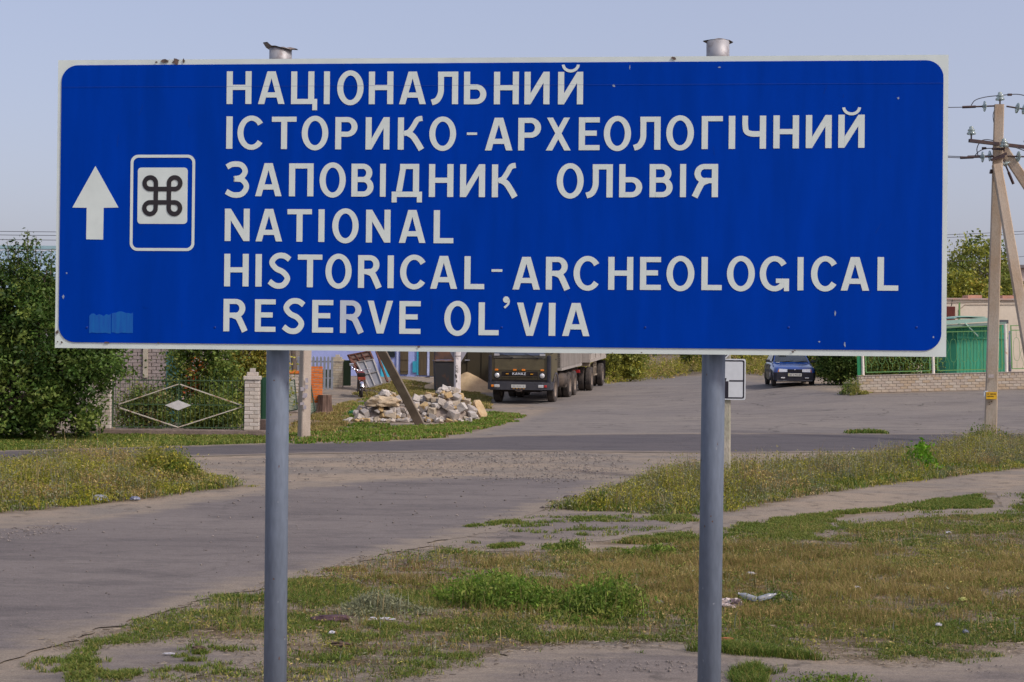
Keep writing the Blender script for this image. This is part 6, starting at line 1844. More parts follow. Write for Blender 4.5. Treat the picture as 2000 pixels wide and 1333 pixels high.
# old gate leaf and rusty frames leaning together
ld = 58.5
def lean_panel(name, corners, dd, m, label, cat, bars=None, th=.05):
    P = [at(*p, d) for p, d in zip(corners, dd)]
    t = thing(name, label, cat, P[0])
    Q = [p - P[0] for p in P]
    mb = MB(); mb.add(Q + [p + Vector((0, th, 0)) for p in Q], [(0, 1, 2, 3), (7, 6, 5, 4), (0, 4, 5, 1), (1, 5, 6, 2), (2, 6, 7, 3), (3, 7, 4, 0)]); mb.build('sheet', m, t)
    if bars:
        mb = MB(); f = Vector((0, -.03, 0))
        for a, b in ((0, 1), (1, 2), (2, 3), (3, 0)): mb.bar(Q[a] + f, Q[b] + f, .07, .05)
        for k in bars[0]: mb.bar(Q[0].lerp(Q[3], k) + f, Q[1].lerp(Q[2], k) + f, .06, .04)
        for k in bars[1]: mb.bar(Q[0].lerp(Q[1], k) + f, Q[3].lerp(Q[2], k) + f, .05, .04)
        mb.build('frame', bars[2], t)
    return t
M_GREYP = mat('grey_gate_paint', (.27, .28, .30), .6, (.22, .225, .24), 4, .5)
lean_panel('gate_leaf', ((721, 757), (746, 750), (729, 702), (697, 708)), (ld, ld, ld + .8, ld + .8), M_GREYP, 'grey sheet gate leaf leaning behind the motorcycle', 'gate leaf', ((.5,), (.45,), mat('grey_frame', (.34, .33, .32), .7)))
M_RUSTW = mat('rusty_frame', (.15, .065, .045), .85, (.09, .04, .03), 6, .5)
lean_panel('old_window_frame', ((700, 722), (733, 712), (722, 686), (681, 694)), (ld + .9, ld + .9, ld + 1.3, ld + 1.3), mat('dark_boards', (.12, .09, .075), .9, (.2, .13, .10), 8, .5), 'rusty brown window frame propped behind the grey gate leaf', 'window frame', ((.4, .7), (.3, .6), M_RUSTW))
for (a, b, lab) in (((680, 694), (699, 730), 'rusty brown rail leaning left of the grey gate leaf'), ((735, 687), (757, 746), 'rusty brown rail leaning between gate leaf and turquoise boards')):
    p, q = at(*b, ld + .3), at(*a, ld + 1.4); mb = MB(); mb.bar((0, 0, 0), q - p, .085, .06); o = mb.build('steel_rail', M_RUSTW); o.location = p; tag(o, lab, 'rail', 'rusty leaning rails')

# ------------------------------------------------------------------ rusty bin and olive container behind the sand
M_BIN = mat('blackened_steel', (.035, .035, .038), .7, (.13, .06, .03), 3, .5, contrast=(.55, .75))
bb = at(868, 749, 59)
t = thing('metal_bin', 'blackened rusty steel bin standing on the slope behind the rubble heap', 'bin', (bb.x, 59.4, gzf(bb.x, 59.4)), R(8))
zt = at(868, 705, 59).z - t.location.z
mb = MB(); mb.loft([[(-.40, -.45, 0), (.40, -.45, 0), (.40, .45, 0), (-.40, .45, 0)], [(-.46, -.5, zt), (.46, -.5, zt), (.46, .5, zt), (-.46, .5, zt)]]); mb.build('tub', M_BIN, t)
mb = MB()
for (a, b) in (((-.47, -.51), (.47, -.51)), ((.47, -.51), (.47, .51)), ((.47, .51), (-.47, .51)), ((-.47, .51), (-.47, -.51))): mb.bar((*a, zt), (*b, zt), .06, .05)
mb.build('rim', mat('worn_steel_edge', (.22, .20, .20), .6, (.2, .1, .06), 5, .5), t)
mb = MB(); mb.box((0, .1, zt + .22), (.86, .7, .36)); mb.build('lid_load', mat('dark_load', (.05, .045, .05), .8, (.16, .08, .05), 3, .5), t)
oc = at(929, 752, 60)
t = thing('steel_container', 'tall olive-brown steel container between the give-way post and the truck', 'container', (oc.x, 60.6, gzf(oc.x, 60.6)), R(4))
M_OLC = mat('olive_brown_steel', (.042, .035, .020), .7, (.058, .046, .024), 2, .5)
mb = MB(); mb.box((-.12, .9, 1.25), (1.75, 1.8, 2.5)); bx_ = mb.build('body', M_OLC, t)
for xx in (-.95, -.35, .25, .7):
    mb = MB(); mb.box((xx, -.02, 1.25), (.05, .05, 2.4)); mb.build('stiffener', M_OLC, bx_)
mb = MB(); mb.box((-.38, -.07, 1.28), (.22, .04, .05)); mb.build('latch', M_CHROME, bx_)
# sand heap
sd_ = G(914, 766)
def heap(name, label, p, rx, ry, h, m, seed, peaks=((0, 0, 1),)):
    n = 28; V = []; F = []
    for j in range(n):
        for i in range(n):
            u, v = i / (n - 1) * 2 - 1, j / (n - 1) * 2 - 1
            x, y = u * rx, v * ry
            z = max(pk[2] * h * max(0, 1 - math.hypot((u - pk[0]) / (.62 + .3 * pk[2]), (v - pk[1]) / .9) ** 1.15) for pk in peaks)
            z += .05 * h * mnoise.noise(Vector((x * 3, y * 3, seed))) * (1 if z > .02 else 0)
            V.append((x, y, z - .04 + gzf(p.x + x, p.y + y) - p.z))
    for j in range(n - 1):
        for i in range(n - 1): F.append((j * n + i, j * n + i + 1, (j + 1) * n + i + 1, (j + 1) * n + i))
    mb = MB(); mb.smooth = True; mb.add(V, F); o = mb.build(name, m, fix=False); o.location = p; return tag(o, label, 'heap')
heap('sand_heap', 'pale yellow sand heap between the give-way post and the truck', Vector((sd_.x - .25, sd_.y + .9, sd_.z)), 1.6, 1.2, .82, mat('yellow_sand', (.52, .39, .235), .95, (.42, .31, .18), 5, .5, bump=.4, bscale=30, fine=(60, .1)), 3, ((.12, 0, 1), (-.55, .1, .5)))

# ------------------------------------------------------------------ rubble heap of building stone
rc = G(826, 822)
rub = thing('rubble_heap', 'heap of pale broken building stones around the leaning strut', 'stone heap', rc)
ST = [mat(f'rubble_stone_{k}', c, .93, tuple(x * .78 for x in c), 6, .5, bump=.5, bscale=22, fine=(35, .1)) for k, c in enumerate(((.47, .435, .39), (.40, .36, .32), (.54, .51, .47), (.45, .38, .28), (.47, .34, .17), (.36, .335, .31), (.50, .45, .385)))]
def block_mesh(seed, m):
    """a roughly broken building block"""
    r_ = random.Random(seed); bm = bmesh.new(); bmesh.ops.create_cube(bm, size=1)
    for v in bm.verts: v.co += Vector((r_.uniform(-.16, .16), r_.uniform(-.16, .16), r_.uniform(-.16, .16)))
    bmesh.ops.bevel(bm, geom=bm.edges[:], offset=.07, segments=1, affect='EDGES')
    me = bpy.data.meshes.new('stone'); bm.to_mesh(me); bm.free(); me.materials.append(m); return me
stones = [block_mesh(100 + k, ST[k % 7]) if k % 3 else rock_mesh('stone', (.8, .8, .8), 100 + k, ST[k % 7], 1, .22) for k in range(28)]
def heap_z(x):
    """height profile of the heap along its length"""
    return max(.80 * math.exp(-((x + 1.05) / .75) ** 2), 1.02 * math.exp(-((x - .62) / .80) ** 2), .62 * math.exp(-((x + .1) / 1.7) ** 4))
r_ = random.Random(21)
mb = MB(); n = 22; V = []
for j in range(n):
    for i in range(n):
        x, y = (i / (n - 1) * 2 - 1) * 2.0, (j / (n - 1) * 2 - 1) * 1.3
        V.append((x, y + .35, heap_z(x) * max(0, 1 - (y / 1.15) ** 2) * .86 - .12))
mb.add(V, [(j * n + i, j * n + i + 1, (j + 1) * n + i + 1, (j + 1) * n + i) for j in range(n - 1) for i in range(n - 1)])
mb.build('rubble_core', mat('rubble_dust', (.36, .30, .25), .95, (.22, .18, .15), 9, .5, bump=.6, bscale=20), rub, fix=False)
for k in range(205):
    x = r_.uniform(-1.98, 1.5); y = r_.uniform(-1.18, .5)
    z = heap_z(x) * max(0, 1 - (y / 1.15) ** 2) * .88
    if z < .03 and r_.random() < .6: continue
    s = r_.uniform(.11, .25) if k % 3 else r_.uniform(.07, .12)
    o = link('stone', r_.choice(stones), rub, (x, y + .35, z + s * .12), (r_.uniform(-.5, .5), r_.uniform(-.5, .5), r_.uniform(0, 6.28)), (s * r_.uniform(.9, 1.4), s * r_.uniform(.8, 1.1), s * r_.uniform(.6, .95)))
for k in range(105):                                   # small broken pieces along the foot
    x = r_.uniform(-2.1, 1.4); y = r_.uniform(-1.55, -.7)
    s = r_.uniform(.05, .17)
    link('stone', r_.choice(stones), rub, (x, y + .35, s * .22 + .02), (r_.uniform(-.5, .5), r_.uniform(-.5, .5), r_.uniform(0, 6.28)), (s * r_.uniform(.9, 1.5), s, s * r_.uniform(.5, .9)))
bpz = G(938, 818)
o = link('boulder', rock_mesh('boulder', (1, 1, 1), 77, mat('yellow_limestone', (.56, .43, .26), .93, (.46, .33, .18), 5, .5, bump=.6, bscale=18, fine=(40, .1)), 3, .12), None, (bpz.x, bpz.y, bpz.z + .25), (0, R(-30), .3), (.36, .38, .52))
tag(o, 'big yellowish boulder tilted at the right end of the rubble heap', 'boulder')
kp = G(913, 822)
t = thing('paint_bucket', 'small rusty ochre bucket with a pale label at the foot of the rubble', 'bucket', kp)
mb = MB(); mb.smooth = True; mb.lathe([(0, 0), (.14, 0), (.165, .22), (.175, .225), (.15, .225), (.13, .02)], 20); mb.build('pail', mat('ochre_pail', (.50, .27, .09), .7, (.35, .18, .07), 6, .5), t)
mb = MB(); mb.smooth = True; mb.loft([[(.168 * math.sin(a), -.168 * math.cos(a), .19) for a in np.linspace(-.7, .6, 8)], [(.156 * math.sin(a), -.156 * math.cos(a), .03) for a in np.linspace(-.7, .6, 8)]], closed=False, caps=False); mb.build('label', mat('pail_label', (.55, .55, .6), .7, (.4, .5, .6), 14, .5), t, fix=False)
# crumpled sacking on the heap
def crumple(name, label, cat, p, size, seed, m, amp=.35, sub=3, rot=(0, 0, 0), group=None):
    bm = bmesh.new(); bmesh.ops.create_icosphere(bm, subdivisions=sub, radius=1)
    off = Vector((seed * 7.1, seed * 3.3, seed))
    for v in bm.verts:
        n_ = mnoise.ridged_multi_fractal(v.co * 1.3 + off, 1.0, 2.0, 3, 1.0, 2.0)
        v.co *= 1 + amp * (n_ - 1.0)
        v.co = Vector((v.co.x * size[0] / 2, v.co.y * size[1] / 2, max(v.co.z, -.35) * size[2] / 2))
    me = bpy.data.meshes.new(name); bm.to_mesh(me); bm.free(); me.materials.append(m)
    o = link(name, me, None, (p[0], p[1], p[2] + size[2] * .17), rot)
    return tag(o, label, cat, group)
q = at(750, 790, rc.y - .35)
crumple('burlap_sack', 'crumpled beige sack draped over the left hump of rubble', 'sack', (q.x, q.y, q.z - .05), (.95, .55, .42), 3, mat('beige_sacking', (.50, .41, .28), .95, (.38, .30, .2), 4, .5, bump=.5, bscale=14), .30, 4)

# ------------------------------------------------------------------ brick wall, fence, shed and building on the far side of the apron
wd_ = 50.0
wa, wb_ = at(1676, 768, wd_), at(2120, 757, wd_)
slope = math.atan2(wb_.z - wa.z, wb_.x - wa.x); WL = (wb_ - wa).length
wall = thing('brick_wall', 'low cream brick wall carrying the ornamental green fence', 'wall', wa)
wall.rotation_euler = (0, -slope, 0)
CH = .098; NC = 6; WH = NC * CH
mb = MB(); mb.box((WL / 2, .0, WH / 2 - .2), (WL - .015, .235, WH + .385)); mb.build('mortar_core', M_MORTAR, wall)
r_ = random.Random(31)
wall_bricks(wall, WL, CH, NC, .255, WARM_B, .262, r_, 0, True)
mb = MB(); mb.box((WL / 2, 0, WH + .012), (WL + .04, .29, .022)); mb.build('coping', mat('pale_coping', (.46, .40, .34), .9, (.36, .30, .25), 6, .5), wall)

M_FG = mat('fresh_green_iron', (.13, .30, .09), .5, (.16, .33, .12), 6, .4)
M_FW = mat('white_iron_post', (.74, .70, .62), .6, (.5, .26, .1), 4, .5, contrast=(.58, .72))
fence = thing('iron_fence', 'ornamental green iron fence with white posts on the cream brick wall', 'fence', wa + Vector((0, .0, WH + .025)))
fence.rotation_euler = (0, -slope, 0)
def fx(px): return (at(px, 700, wd_) - wa).x
FH = 1.62
for px in (1686, 1823.5, 1966, 2104):
    mb = MB(); mb.tube([(fx(px), 0, 0), (fx(px), 0, FH + .05)], .05, 10); mb.build('post', M_FW, fence)
mb = MB(); mb.box((fx(1679), .02, FH / 2), (.13, .03, FH)); mb.build('corner_sheet', mat('green_sheet', (.02, .22, .09), .5, (.03, .26, .11), 4, .5), fence)
bays = [(1692, 1817), (1832, 1958), (1977, 2098)]
for a, b in bays:
    x0, x1 = fx(a), fx(b)
    mb = MB()
    for zz in (.10, FH - .02, FH - .18): mb.bar((x0, 0, zz), (x1, 0, zz), .035, .03)
    mb.bar((x0, 0, .10), (x0, 0, FH), .035, .03); mb.bar((x1, 0, .10), (x1, 0, FH), .035, .03)
    for xx, s in ((x0, -1), (x1, 1)):
        for zz in (.30, FH - .3): mb.bar((xx, 0, zz), (xx + s * .1, 0, zz), .025, .025)
    mb.build('bay_frame', M_FG, fence)
    n_ = 6
    for k in range(n_):
        xc = x0 + (k + .5) * (x1 - x0) / n_; w_ = (x1 - x0) / n_ * .30
        mb = MB(); mb.smooth = True
        loop = []
        for i in range(25):
            t = 2 * math.pi * i / 24
            loop.append((xc + w_ * math.copysign(abs(math.sin(t)) ** .6, math.sin(t)), 0, .62 + .40 * math.copysign(abs(math.cos(t)) ** .75, math.cos(t)) + .16))
        mb.tube(loop, .0065, 5); mb.tube([(xc, 0, .10), (xc, 0, .38)], .006, 5); mb.tube([(xc, 0, 1.18), (xc, 0, FH - .18)], .006, 5)
        mb.build('scroll', M_FG, fence)
        if k:
            xb = x0 + k * (x1 - x0) / n_
            mb = MB(); mb.smooth = True
            mb.tube([(xb + .05 * math.sin(i / 12 * math.pi * 2), 0, .10 + (FH - .28) * i / 24) for i in range(25)], .006, 5); mb.build('scroll', M_FG, fence)
# white-orange pipe and blue-grey post at the shed's end
q = at(1966, 732, 50.8)
mb = MB(); mb.smooth = True; mb.tube([(0, 0, -.3), (0, 0, 1.55)], .055, 12); o = mb.build('drain_post', mat('bluegrey_post', (.30, .32, .40), .6, (.25, .27, .33), 4, .5)); o.location = at(1972.5, 732, 50.9)
tag(o, 'blue-grey steel post at the right end of the green shed', 'post')

# --- green shed
sd0 = 53.6
sa, sb_ = at(1846, 735, sd0), at(1967, 735, sd0)
sz = gzf(sa.x, sd0)
shed = thing('green_shed', 'green boarded shed with pale turquoise roof behind the iron fence', 'shed', (sa.x, sd0, sz))
SW = sb_.x - sa.x
zt_l, zt_r = at(1850, 642, sd0).z - sz, at(1965, 634, sd0).z - sz
M_SG = mat('green_shed_paint', (.05, .36, .21), .7, (.065, .30, .17), 2.0, .5, fine=(25, .08), stretch=(3, 1, .4))
M_SGD = mat('dark_green_door', (.008, .13, .075), .6, (.012, .16, .09), 3, .5)
mb = MB(); mb.prism([(0, -.3), (SW, -.3), (SW, zt_r), (0, zt_l)], .05, 3.0); mb.build('wall', M_SG, shed)
nbd = 15; xd = at(1868.5, 700, sd0).x - sa.x
for k in range(nbd):
    x0 = xd + (SW - xd) * k / nbd; x1 = xd + (SW - xd) * (k + 1) / nbd
    zk = zt_l + (zt_r - zt_l) * ((x0 + x1) / 2) / SW - .03
    mb = MB(); mb.box(((x0 + x1) / 2, .03 + r_.uniform(-.006, .006), (zk - .3) / 2), (x1 - x0 - .012, .03, zk + .3)); mb.build('board', M_SG, shed)
mb = MB(); mb.box((xd / 2 - .01, .02, zt_l / 2 - .16), (xd - .03, .04, zt_l + .02)); mb.build('door', M_SGD, shed)
mb = MB(); zz = at(1900, 660, sd0).z - sz; mb.box((xd + (SW - xd) / 2, -.005, zz), (SW - xd, .03, .09)); mb.build('rail', M_SG, shed)
M_TURQ = mat('pale_turquoise_metal', (.34, .53, .44), .6, (.28, .44, .37), 4, .5)
M_TURD = mat('grey_turquoise_edge', (.17, .26, .22), .7, (.22, .30, .26), 4, .5)
mb = MB(); mb.prism([(-.25, zt_l - .02), (SW * .93, zt_r - .01 + .02), (SW * .93, zt_r + .09), (-.25, zt_l + .12)], -.35, 3.1); rf_ = mb.build('roof', M_TURD, shed)
a, b = at(1850, 636, sd0 - .3), at(1925, 628, sd0 - .3)
mb = MB(); mb.prism([(-.25, zt_l + .125), (SW * .66, zt_r + .10), (SW * .66, zt_r + .24), (-.25, zt_l + .28)], -.38, 2.6); mb.build('fascia', M_TURQ, rf_)
mb = MB(); x0, x1 = at(1862, 625, sd0).x - sa.x, at(1923, 625, sd0).x - sa.x
mb.prism([(x0, zt_r + .24), (x1, zt_r + .24), (x1, at(1920, 619, sd0).z - sz), (x0 + .25, at(1895, 617.5, sd0).z - sz), (x0, at(1863, 623, sd0).z - sz)], -.1, 1.5); mb.build('roof_box', M_TURQ, rf_)
a, b = at(1885, 632, sd0 - .42), at(1910, 657, sd0 - .08)
mb = MB(); mb.bar(a - Vector((sa.x, sd0, sz)), b - Vector((sa.x, sd0, sz)), .045, .04); mb.build('brace', M_TURQ, shed)
a, b = at(1951, 632, sd0 + .3), at(1967, 626, sd0 + .3)
mb = MB(); mb.box(((a.x + b.x) / 2 - sa.x, .3, (a.z + b.z) / 2 - sz), (b.x - a.x, .3, b.z - a.z + .02))
mb.build('vent_grid', mat('dark_vent', (.07, .075, .085), .7, (.11, .11, .12), 20, .5), shed)

# --- cream building
cd = 61.0
ca, ce = at(1780, 640, cd), at(2260, 640, cd); cz = gzf(ca.x, cd)
cbld = thing('cream_building', 'long cream rendered building behind the green shed', 'building', (ca.x, cd, cz))
CW = ce.x - ca.x; ctop = at(1900, 583, cd).z - cz
M_CREAM = mat('cream_render_wall', (.68, .60, .475), .9, (.62, .545, .43), 1.5, .5, bump=.2, bscale=25, fine=(10, .04))
mb = MB(); mb.box((CW / 2, 3, ctop / 2 - .2), (CW, 6, ctop + .4)); mb.build('wall', M_CREAM, cbld)
mb = MB(); mb.box((CW / 2, -.02, ctop - .03), (CW + .1, .12, .07)); mb.build('parapet_cap', mat('grey_cap', (.40, .36, .33), .8, (.5, .3, .24), 3, .5), cbld)
for x0p, x1p in ((1885, 1912), (1952, 1978), (2030, 2075)):
    a, b = at(x0p, 578, cd + 1.2), at(x1p, 585, cd + 1.2)
    mb = MB(); mb.box(((a.x + b.x) / 2 - ca.x, 1.2, ctop + .07), (b.x - a.x, .8, .2)); mb.build('roof_slab', mat('salmon_slab', (.50, .27, .20), .9, None, 4, .5), cbld)
def cpt(px, py): q = at(px, py, cd); return Vector((q.x - ca.x, -.012, q.z - cz))
M_LINE = mat('moulding_line', (.42, .34, .27), .9)
for pl in (((1873, 650), (1873, 604), (1880, 600), (1884, 595.5), (1990, 595.5), (2120, 595.5)), ((1850, 592), (1925, 590), (2200, 586))):
    for a, b in zip(pl[:-1], pl[1:]):
        mb = MB(); mb.bar(cpt(*a), cpt(*b), .022, .03, up=(0, 1, 0)); mb.build('moulding', M_LINE, cbld)
a, b = cpt(1838, 599), cpt(1864.5, 628)
mb = MB(); mb.box(((a.x + b.x) / 2, -.03, (a.z + b.z) / 2), (b.x - a.x, .06, a.z - b.z)); d_ = mb.build('shutter', mat('dark_red_shutter', (.105, .022, .018), .6, (.13, .03, .02), 4, .5), cbld)
mb = MB(); mb.tube([cpt(1858.5, 598), cpt(1860.5, 583)], .012, 5); mb.build('shutter_hook', M_STEEL, d_)
mb = MB(); mb.bar(cpt(1866.5, 592) + Vector((0, -.5, 0)), cpt(1866.5, 640) + Vector((0, -.5, 0)), .06); o = mb.build('drainpipe', M_FG, cbld)
# --- far hall on the rise
fa = at(1962, 515, 105)
hall = thing('distant_hall', 'pale pinkish hall with a dark roof edge far behind the treetop', 'building', (fa.x, 105, gzf(fa.x, 105)))
ht = fa.z - hall.location.z
mb = MB(); mb.box((7, 5, ht / 2 - .3), (14, 10, ht)); mb.build('wall', mat('pinkish_wall', (.55, .46, .42), .9, (.48, .4, .37), 2, .5), hall)
mb = MB(); mb.box((7, 4.9, ht - .22), (14.5, 10.6, .22)); mb.build('roof', mat('dark_roof', (.2, .18, .18), .8), hall)

# ------------------------------------------------------------------ trees and bushes
def foliage(ells, ncl, per, leaf, pal, seed, base, clump=.32, accents=None, shoots=None, aspect=.55, flat=.8):
    r_ = np.random.RandomState(seed)
    E = np.array([e for e in ells], float)
    vol = E[:, 3] * E[:, 4] * E[:, 5]; pr = vol ** .75; pr /= pr.sum()
    k = r_.choice(len(E), ncl, p=pr)
    d = r_.normal(size=(ncl, 3)); d /= np.linalg.norm(d, axis=1)[:, None]
    rad = r_.uniform(.35, 1.0, ncl) ** .6
    C = E[k, :3] + d * rad[:, None] * E[k, 3:6]
    tone = r_.rand(ncl)
    if shoots:
        S, T2 = [], []
        for (x, y, z0, z1, lx) in shoots:
            m = max(4, int((z1 - z0) / .10))
            for i in range(m):
                f = i / m; S.append((x + lx * f + r_.normal() * .03, y + r_.normal() * .03, z0 + (z1 - z0) * f)); T2.append(r_.rand())
    C = C[C[:, 2] > .05]; tone = tone[:len(C)]; n = len(C)
    cs = clump * r_.uniform(.6, 1.3, n)
    P = C[:, None] + r_.normal(size=(n, per, 3)) * (cs[:, None, None] * np.array([.55, .55, .42]))
    base_c = ramp_cols(pal, tone) * r_.uniform(.8, 1.6, (n, 1))
    col = np.repeat(base_c[:, None], per, 1) * r_.uniform(.75, 1.3, (n, per, 1))
    P = P.reshape(-1, 3); col = col.reshape(-1, 3)
    if accents:
        for (x, y, z, rr_, c) in accents:
            m = (np.linalg.norm(P - np.array([x, y, z]), axis=1) < rr_ * r_.uniform(.5, 1.1, len(P))) & (r_.rand(len(P)) < .6)
            col[m] = np.array(c) * r_.uniform(.7, 1.3, (m.sum(), 1))
    sz = leaf * r_.uniform(.65, 1.35, len(P))
    parts = [leaves_arrays(P[:, 0], P[:, 1], P[:, 2], sz, col, r_, flat, aspect)]
    if shoots:
        S = np.array(S); q = 15
        SP = (S[:, None] + r_.normal(size=(len(S), q, 3)) * .07).reshape(-1, 3)
        sc = np.repeat(ramp_cols(pal, np.array(T2)), q, 0)
        parts.append(leaves_arrays(SP[:, 0], SP[:, 1], SP[:, 2], leaf * r_.uniform(.6, 1.1, len(SP)), sc, r_, flat, aspect))
    v, f, t, c = merge(parts)
    return np_mesh('crown', v, f, t, leaf_mat('tree_leaf', .3, .5), c)

M_BARK = mat('bark', (.16, .125, .10), .95, (.09, .07, .055), 8, .5, bump=.6, bscale=20, stretch=(1, 1, .3))
def tree(name, label, cat, p, ells, ncl, per, leaf, pal, seed, trunk=(1.5, .16), clump=.32, accents=None, shoots=None, group=None, nlimb=None):
    t = thing(name, label, cat, p, 0, group)
    link('crown', foliage(ells, ncl, per, leaf, pal, seed, p, clump, accents, shoots), t)
    r_ = random.Random(seed); mb = MB(); mb.smooth = True
    h, r0 = trunk
    top = Vector((r_.uniform(-.1, .1), 0, h)); mb.tube([(0, 0, -.2), (r_.uniform(-.05, .05), 0, h * .5), top], [r0 * 1.2, r0, r0 * .85], 9)
    for e in ells:
        c = Vector(e[:3]); m_ = top.lerp(c, .5) + Vector((r_.uniform(-.2, .2), r_.uniform(-.2, .2), .1))
        mb.tube([top - Vector((0, 0, .15)), m_, c], [r0 * .7, r0 * .45, r0 * .2], 7)
        for _ in range(3):
            e2 = c + Vector((r_.uniform(-1, 1) * e[3], r_.uniform(-1, 1) * e[4], r_.uniform(-.6, 1) * e[5])) * .8
            mb.tube([m_, m_.lerp(e2, .6) + Vector((0, 0, .05)), e2], [r0 * .3, r0 * .18, r0 * .06], 5)
    if shoots:
        for (x, y, z0, z1, lx) in shoots: mb.tube([(x, y, z0 - .5), (x, y, z0), (x + lx, y, z1)], [.02, .014, .005], 5)
    mb.build('trunk', M_BARK, t)
    return t

DKG = [(.026, .058, .011), (.048, .096, .017), (.082, .135, .026), (.15, .19, .04)]
MIDG = [(.048, .092, .015), (.09, .145, .024), (.145, .19, .038), (.225, .24, .055)]
YELG = [(.11, .14, .018), (.19, .205, .028), (.29, .275, .04), (.39, .31, .05)]
lp = G(95, 858); lt = lp - Vector((0, 0, 0))
def le(px, py, rxp, rzp, dy=0, ry=1.0):
    q = at(px, py, lp.y + dy); s = FPX / (lp.y + dy)
    return (q.x - lp.x, dy, q.z - lp.z, rxp / s, ry, rzp / s)
def ls(px, pyb, pyt, lean):
    q, w = at(px, pyb, lp.y), at(px + lean, pyt, lp.y); return (q.x - lp.x, rnd.uniform(-.2, .2), q.z - lp.z, w.z - lp.z, w.x - q.x)
tree('leafy_tree', 'dense dark green tree with upright shoots beside the diamond gate', 'tree', lp,
     [le(20, 600, 90, 90, .2), le(90, 660, 95, 110, 0, 1.2), le(-60, 680, 120, 150, .2, 1.3), le(40, 760, 120, 80, -.2, 1.2), le(150, 730, 70, 75, -.1), le(120, 820, 90, 40, -.3, .9), le(215, 722, 48, 30, -.2, .7), le(170, 690, 80, 60, .2, .9), le(5, 830, 110, 35, -.3, .9), le(-160, 760, 120, 120, 0, 1.3), le(80, 560, 36, 50, .1, .6)],
     1250, 50, .098, DKG, 61, (1.3, .15), .25, None,
     [ls(56, 560, 450, 2), ls(66, 560, 462, 4), ls(20, 550, 470, -8), ls(28, 560, 470, 4), ls(72, 560, 490, 10), ls(90, 560, 488, 16), ls(40, 560, 482, 2), ls(100, 600, 520, 2), ls(-30, 560, 470, -4), ls(60, 560, 476, -6), ls(6, 580, 505, -2), ls(96, 575, 505, 6)])
# garden bushes behind the gate
def bush(label, px0, px1, pyt, pyb, d, ncl, per, leaf, pal, seed, accents=None, name='garden_bush', cat='bush', depth=.9, trunk=(.5, .05), clump=.28):
    b = at((px0 + px1) / 2, pyb, d); b.z = gzf(b.x, d); s = FPX / d
    w = (px1 - px0) / 2 / s; zt = at((px0 + px1) / 2, pyt, d).z - b.z
    ells = [(0, 0, zt * .5, w * .8, depth, zt * .48), (-w * .45, .1, zt * .35, w * .55, depth * .8, zt * .34), (w * .45, -.1, zt * .38, w * .55, depth * .8, zt * .36), (w * .1, 0, zt * .76, w * .5, depth * .6, zt * .22)]
    acc = [((at(px, py, d).x - b.x), -depth * .55, at(px, py, d).z - b.z, rr_, c) for px, py, rr_, c in accents] if accents else None
    if acc: acc = [a for a in acc]
    return tree(name, label, cat, b, ells, ncl, per, leaf, pal, seed, trunk, clump, acc)
bush('dark green cherry tree in the garden behind the gate', 318, 470, 600, 836, 36.2, 320, 40, .09, [MIDG[0], MIDG[1], MIDG[2], MIDG[3]], 62, [(392, 712, .30, (.50, .15, .03)), (384, 728, .24, (.46, .14, .03)), (386, 756, .28, (.36, .09, .03))], 'garden_tree', 'tree', .7)
bush('yellowing green tree in the garden, nearest the right gate pillar', 425, 560, 590, 800, 38.5, 380, 40, .09, [MIDG[2], MIDG[3], YELG[2], (.36, .22, .04)], 63, None, 'garden_tree', 'tree', .8)
bush('low green garden shrubs along the gate, right half', 350, 480, 770, 842, 34.6, 170, 34, .075, [MIDG[1], MIDG[2], MIDG[3]], 64, None, 'garden_bush', 'bush', .4)
bush('brownish green shrub along the gate, left half', 220, 350, 752, 842, 34.9, 150, 34, .075, [(.12, .10, .04), MIDG[1], MIDG[2], (.24, .17, .08)], 65, None, 'garden_bush', 'bush', .4)
ob = at(575, 760, 54); ob.z = gzf(ob.x, 54)
tree('garden_tree', 'leafy tree whose branches overhang the picket fence', 'tree', ob, [(.2, 0, 3.1, 1.2, 1.0, .8), (1.2, .2, 2.9, 1.0, .9, .75), (-.8, 0, 3.2, 1.1, 1.0, .9), (.4, .2, 4.0, 1.2, 1.1, .8)], 230, 36, .12, [DKG[0], DKG[1], DKG[2]], 66, (2.0, .11))
# far side
bush('yellow-green bush at the roadside behind the trailer', 1170, 1262, 640, 744, 74, 260, 40, .16, [MIDG[2], MIDG[3], YELG[2], YELG[1]], 67, None, 'roadside_bush', 'bush', 1.6)
bush('green bush across the road end, left of the small road sign', 1330, 1440, 640, 738, 88, 220, 36, .2, [MIDG[1], MIDG[2], YELG[1]], 68, None, 'roadside_bush', 'bush', 2.0)
bush('pale yellow-green bush behind the blue car', 1420, 1530, 668, 745, 84, 200, 36, .18, [YELG[0], YELG[1], YELG[2]], 69, None, 'roadside_bush', 'bush', 1.8)
bush('olive bush right behind the blue car', 1560, 1650, 650, 756, 66, 220, 36, .14, [MIDG[1], YELG[0], YELG[1]], 70, None, 'roadside_bush', 'bush', 1.2)
bush('dark green lilac bush between the blue car and the brick wall', 1596, 1690, 640, 764, 55.5, 420, 40, .10, DKG, 71, None, 'lilac_bush', 'bush', 1.0, (.7, .06), .25)
bush('olive shrubs behind the iron fence, between its white posts', 1690, 1840, 668, 748, 53.2, 260, 36, .09, [DKG[1], DKG[2], MIDG[2], YELG[1]], 73, None, 'fence_shrub', 'bush', .6)
bush('broad autumn-tinted tree behind the cream building', 1790, 2010, 455, 690, 78, 520, 40, .20, [MIDG[1], MIDG[2], MIDG[3], YELG[1], YELG[2]], 74, None, 'broad_tree', 'tree', 2.6, (2.5, .2), .5)
bush('yellowing shrub hedge just above the cream building roofline', 1770, 1990, 525, 680, 70, 420, 40, .16, [YELG[1], YELG[2], YELG[1], MIDG[2], YELG[3]], 75, None, 'hedge_shrub', 'bush', 1.2, (1.5, .1), .4)
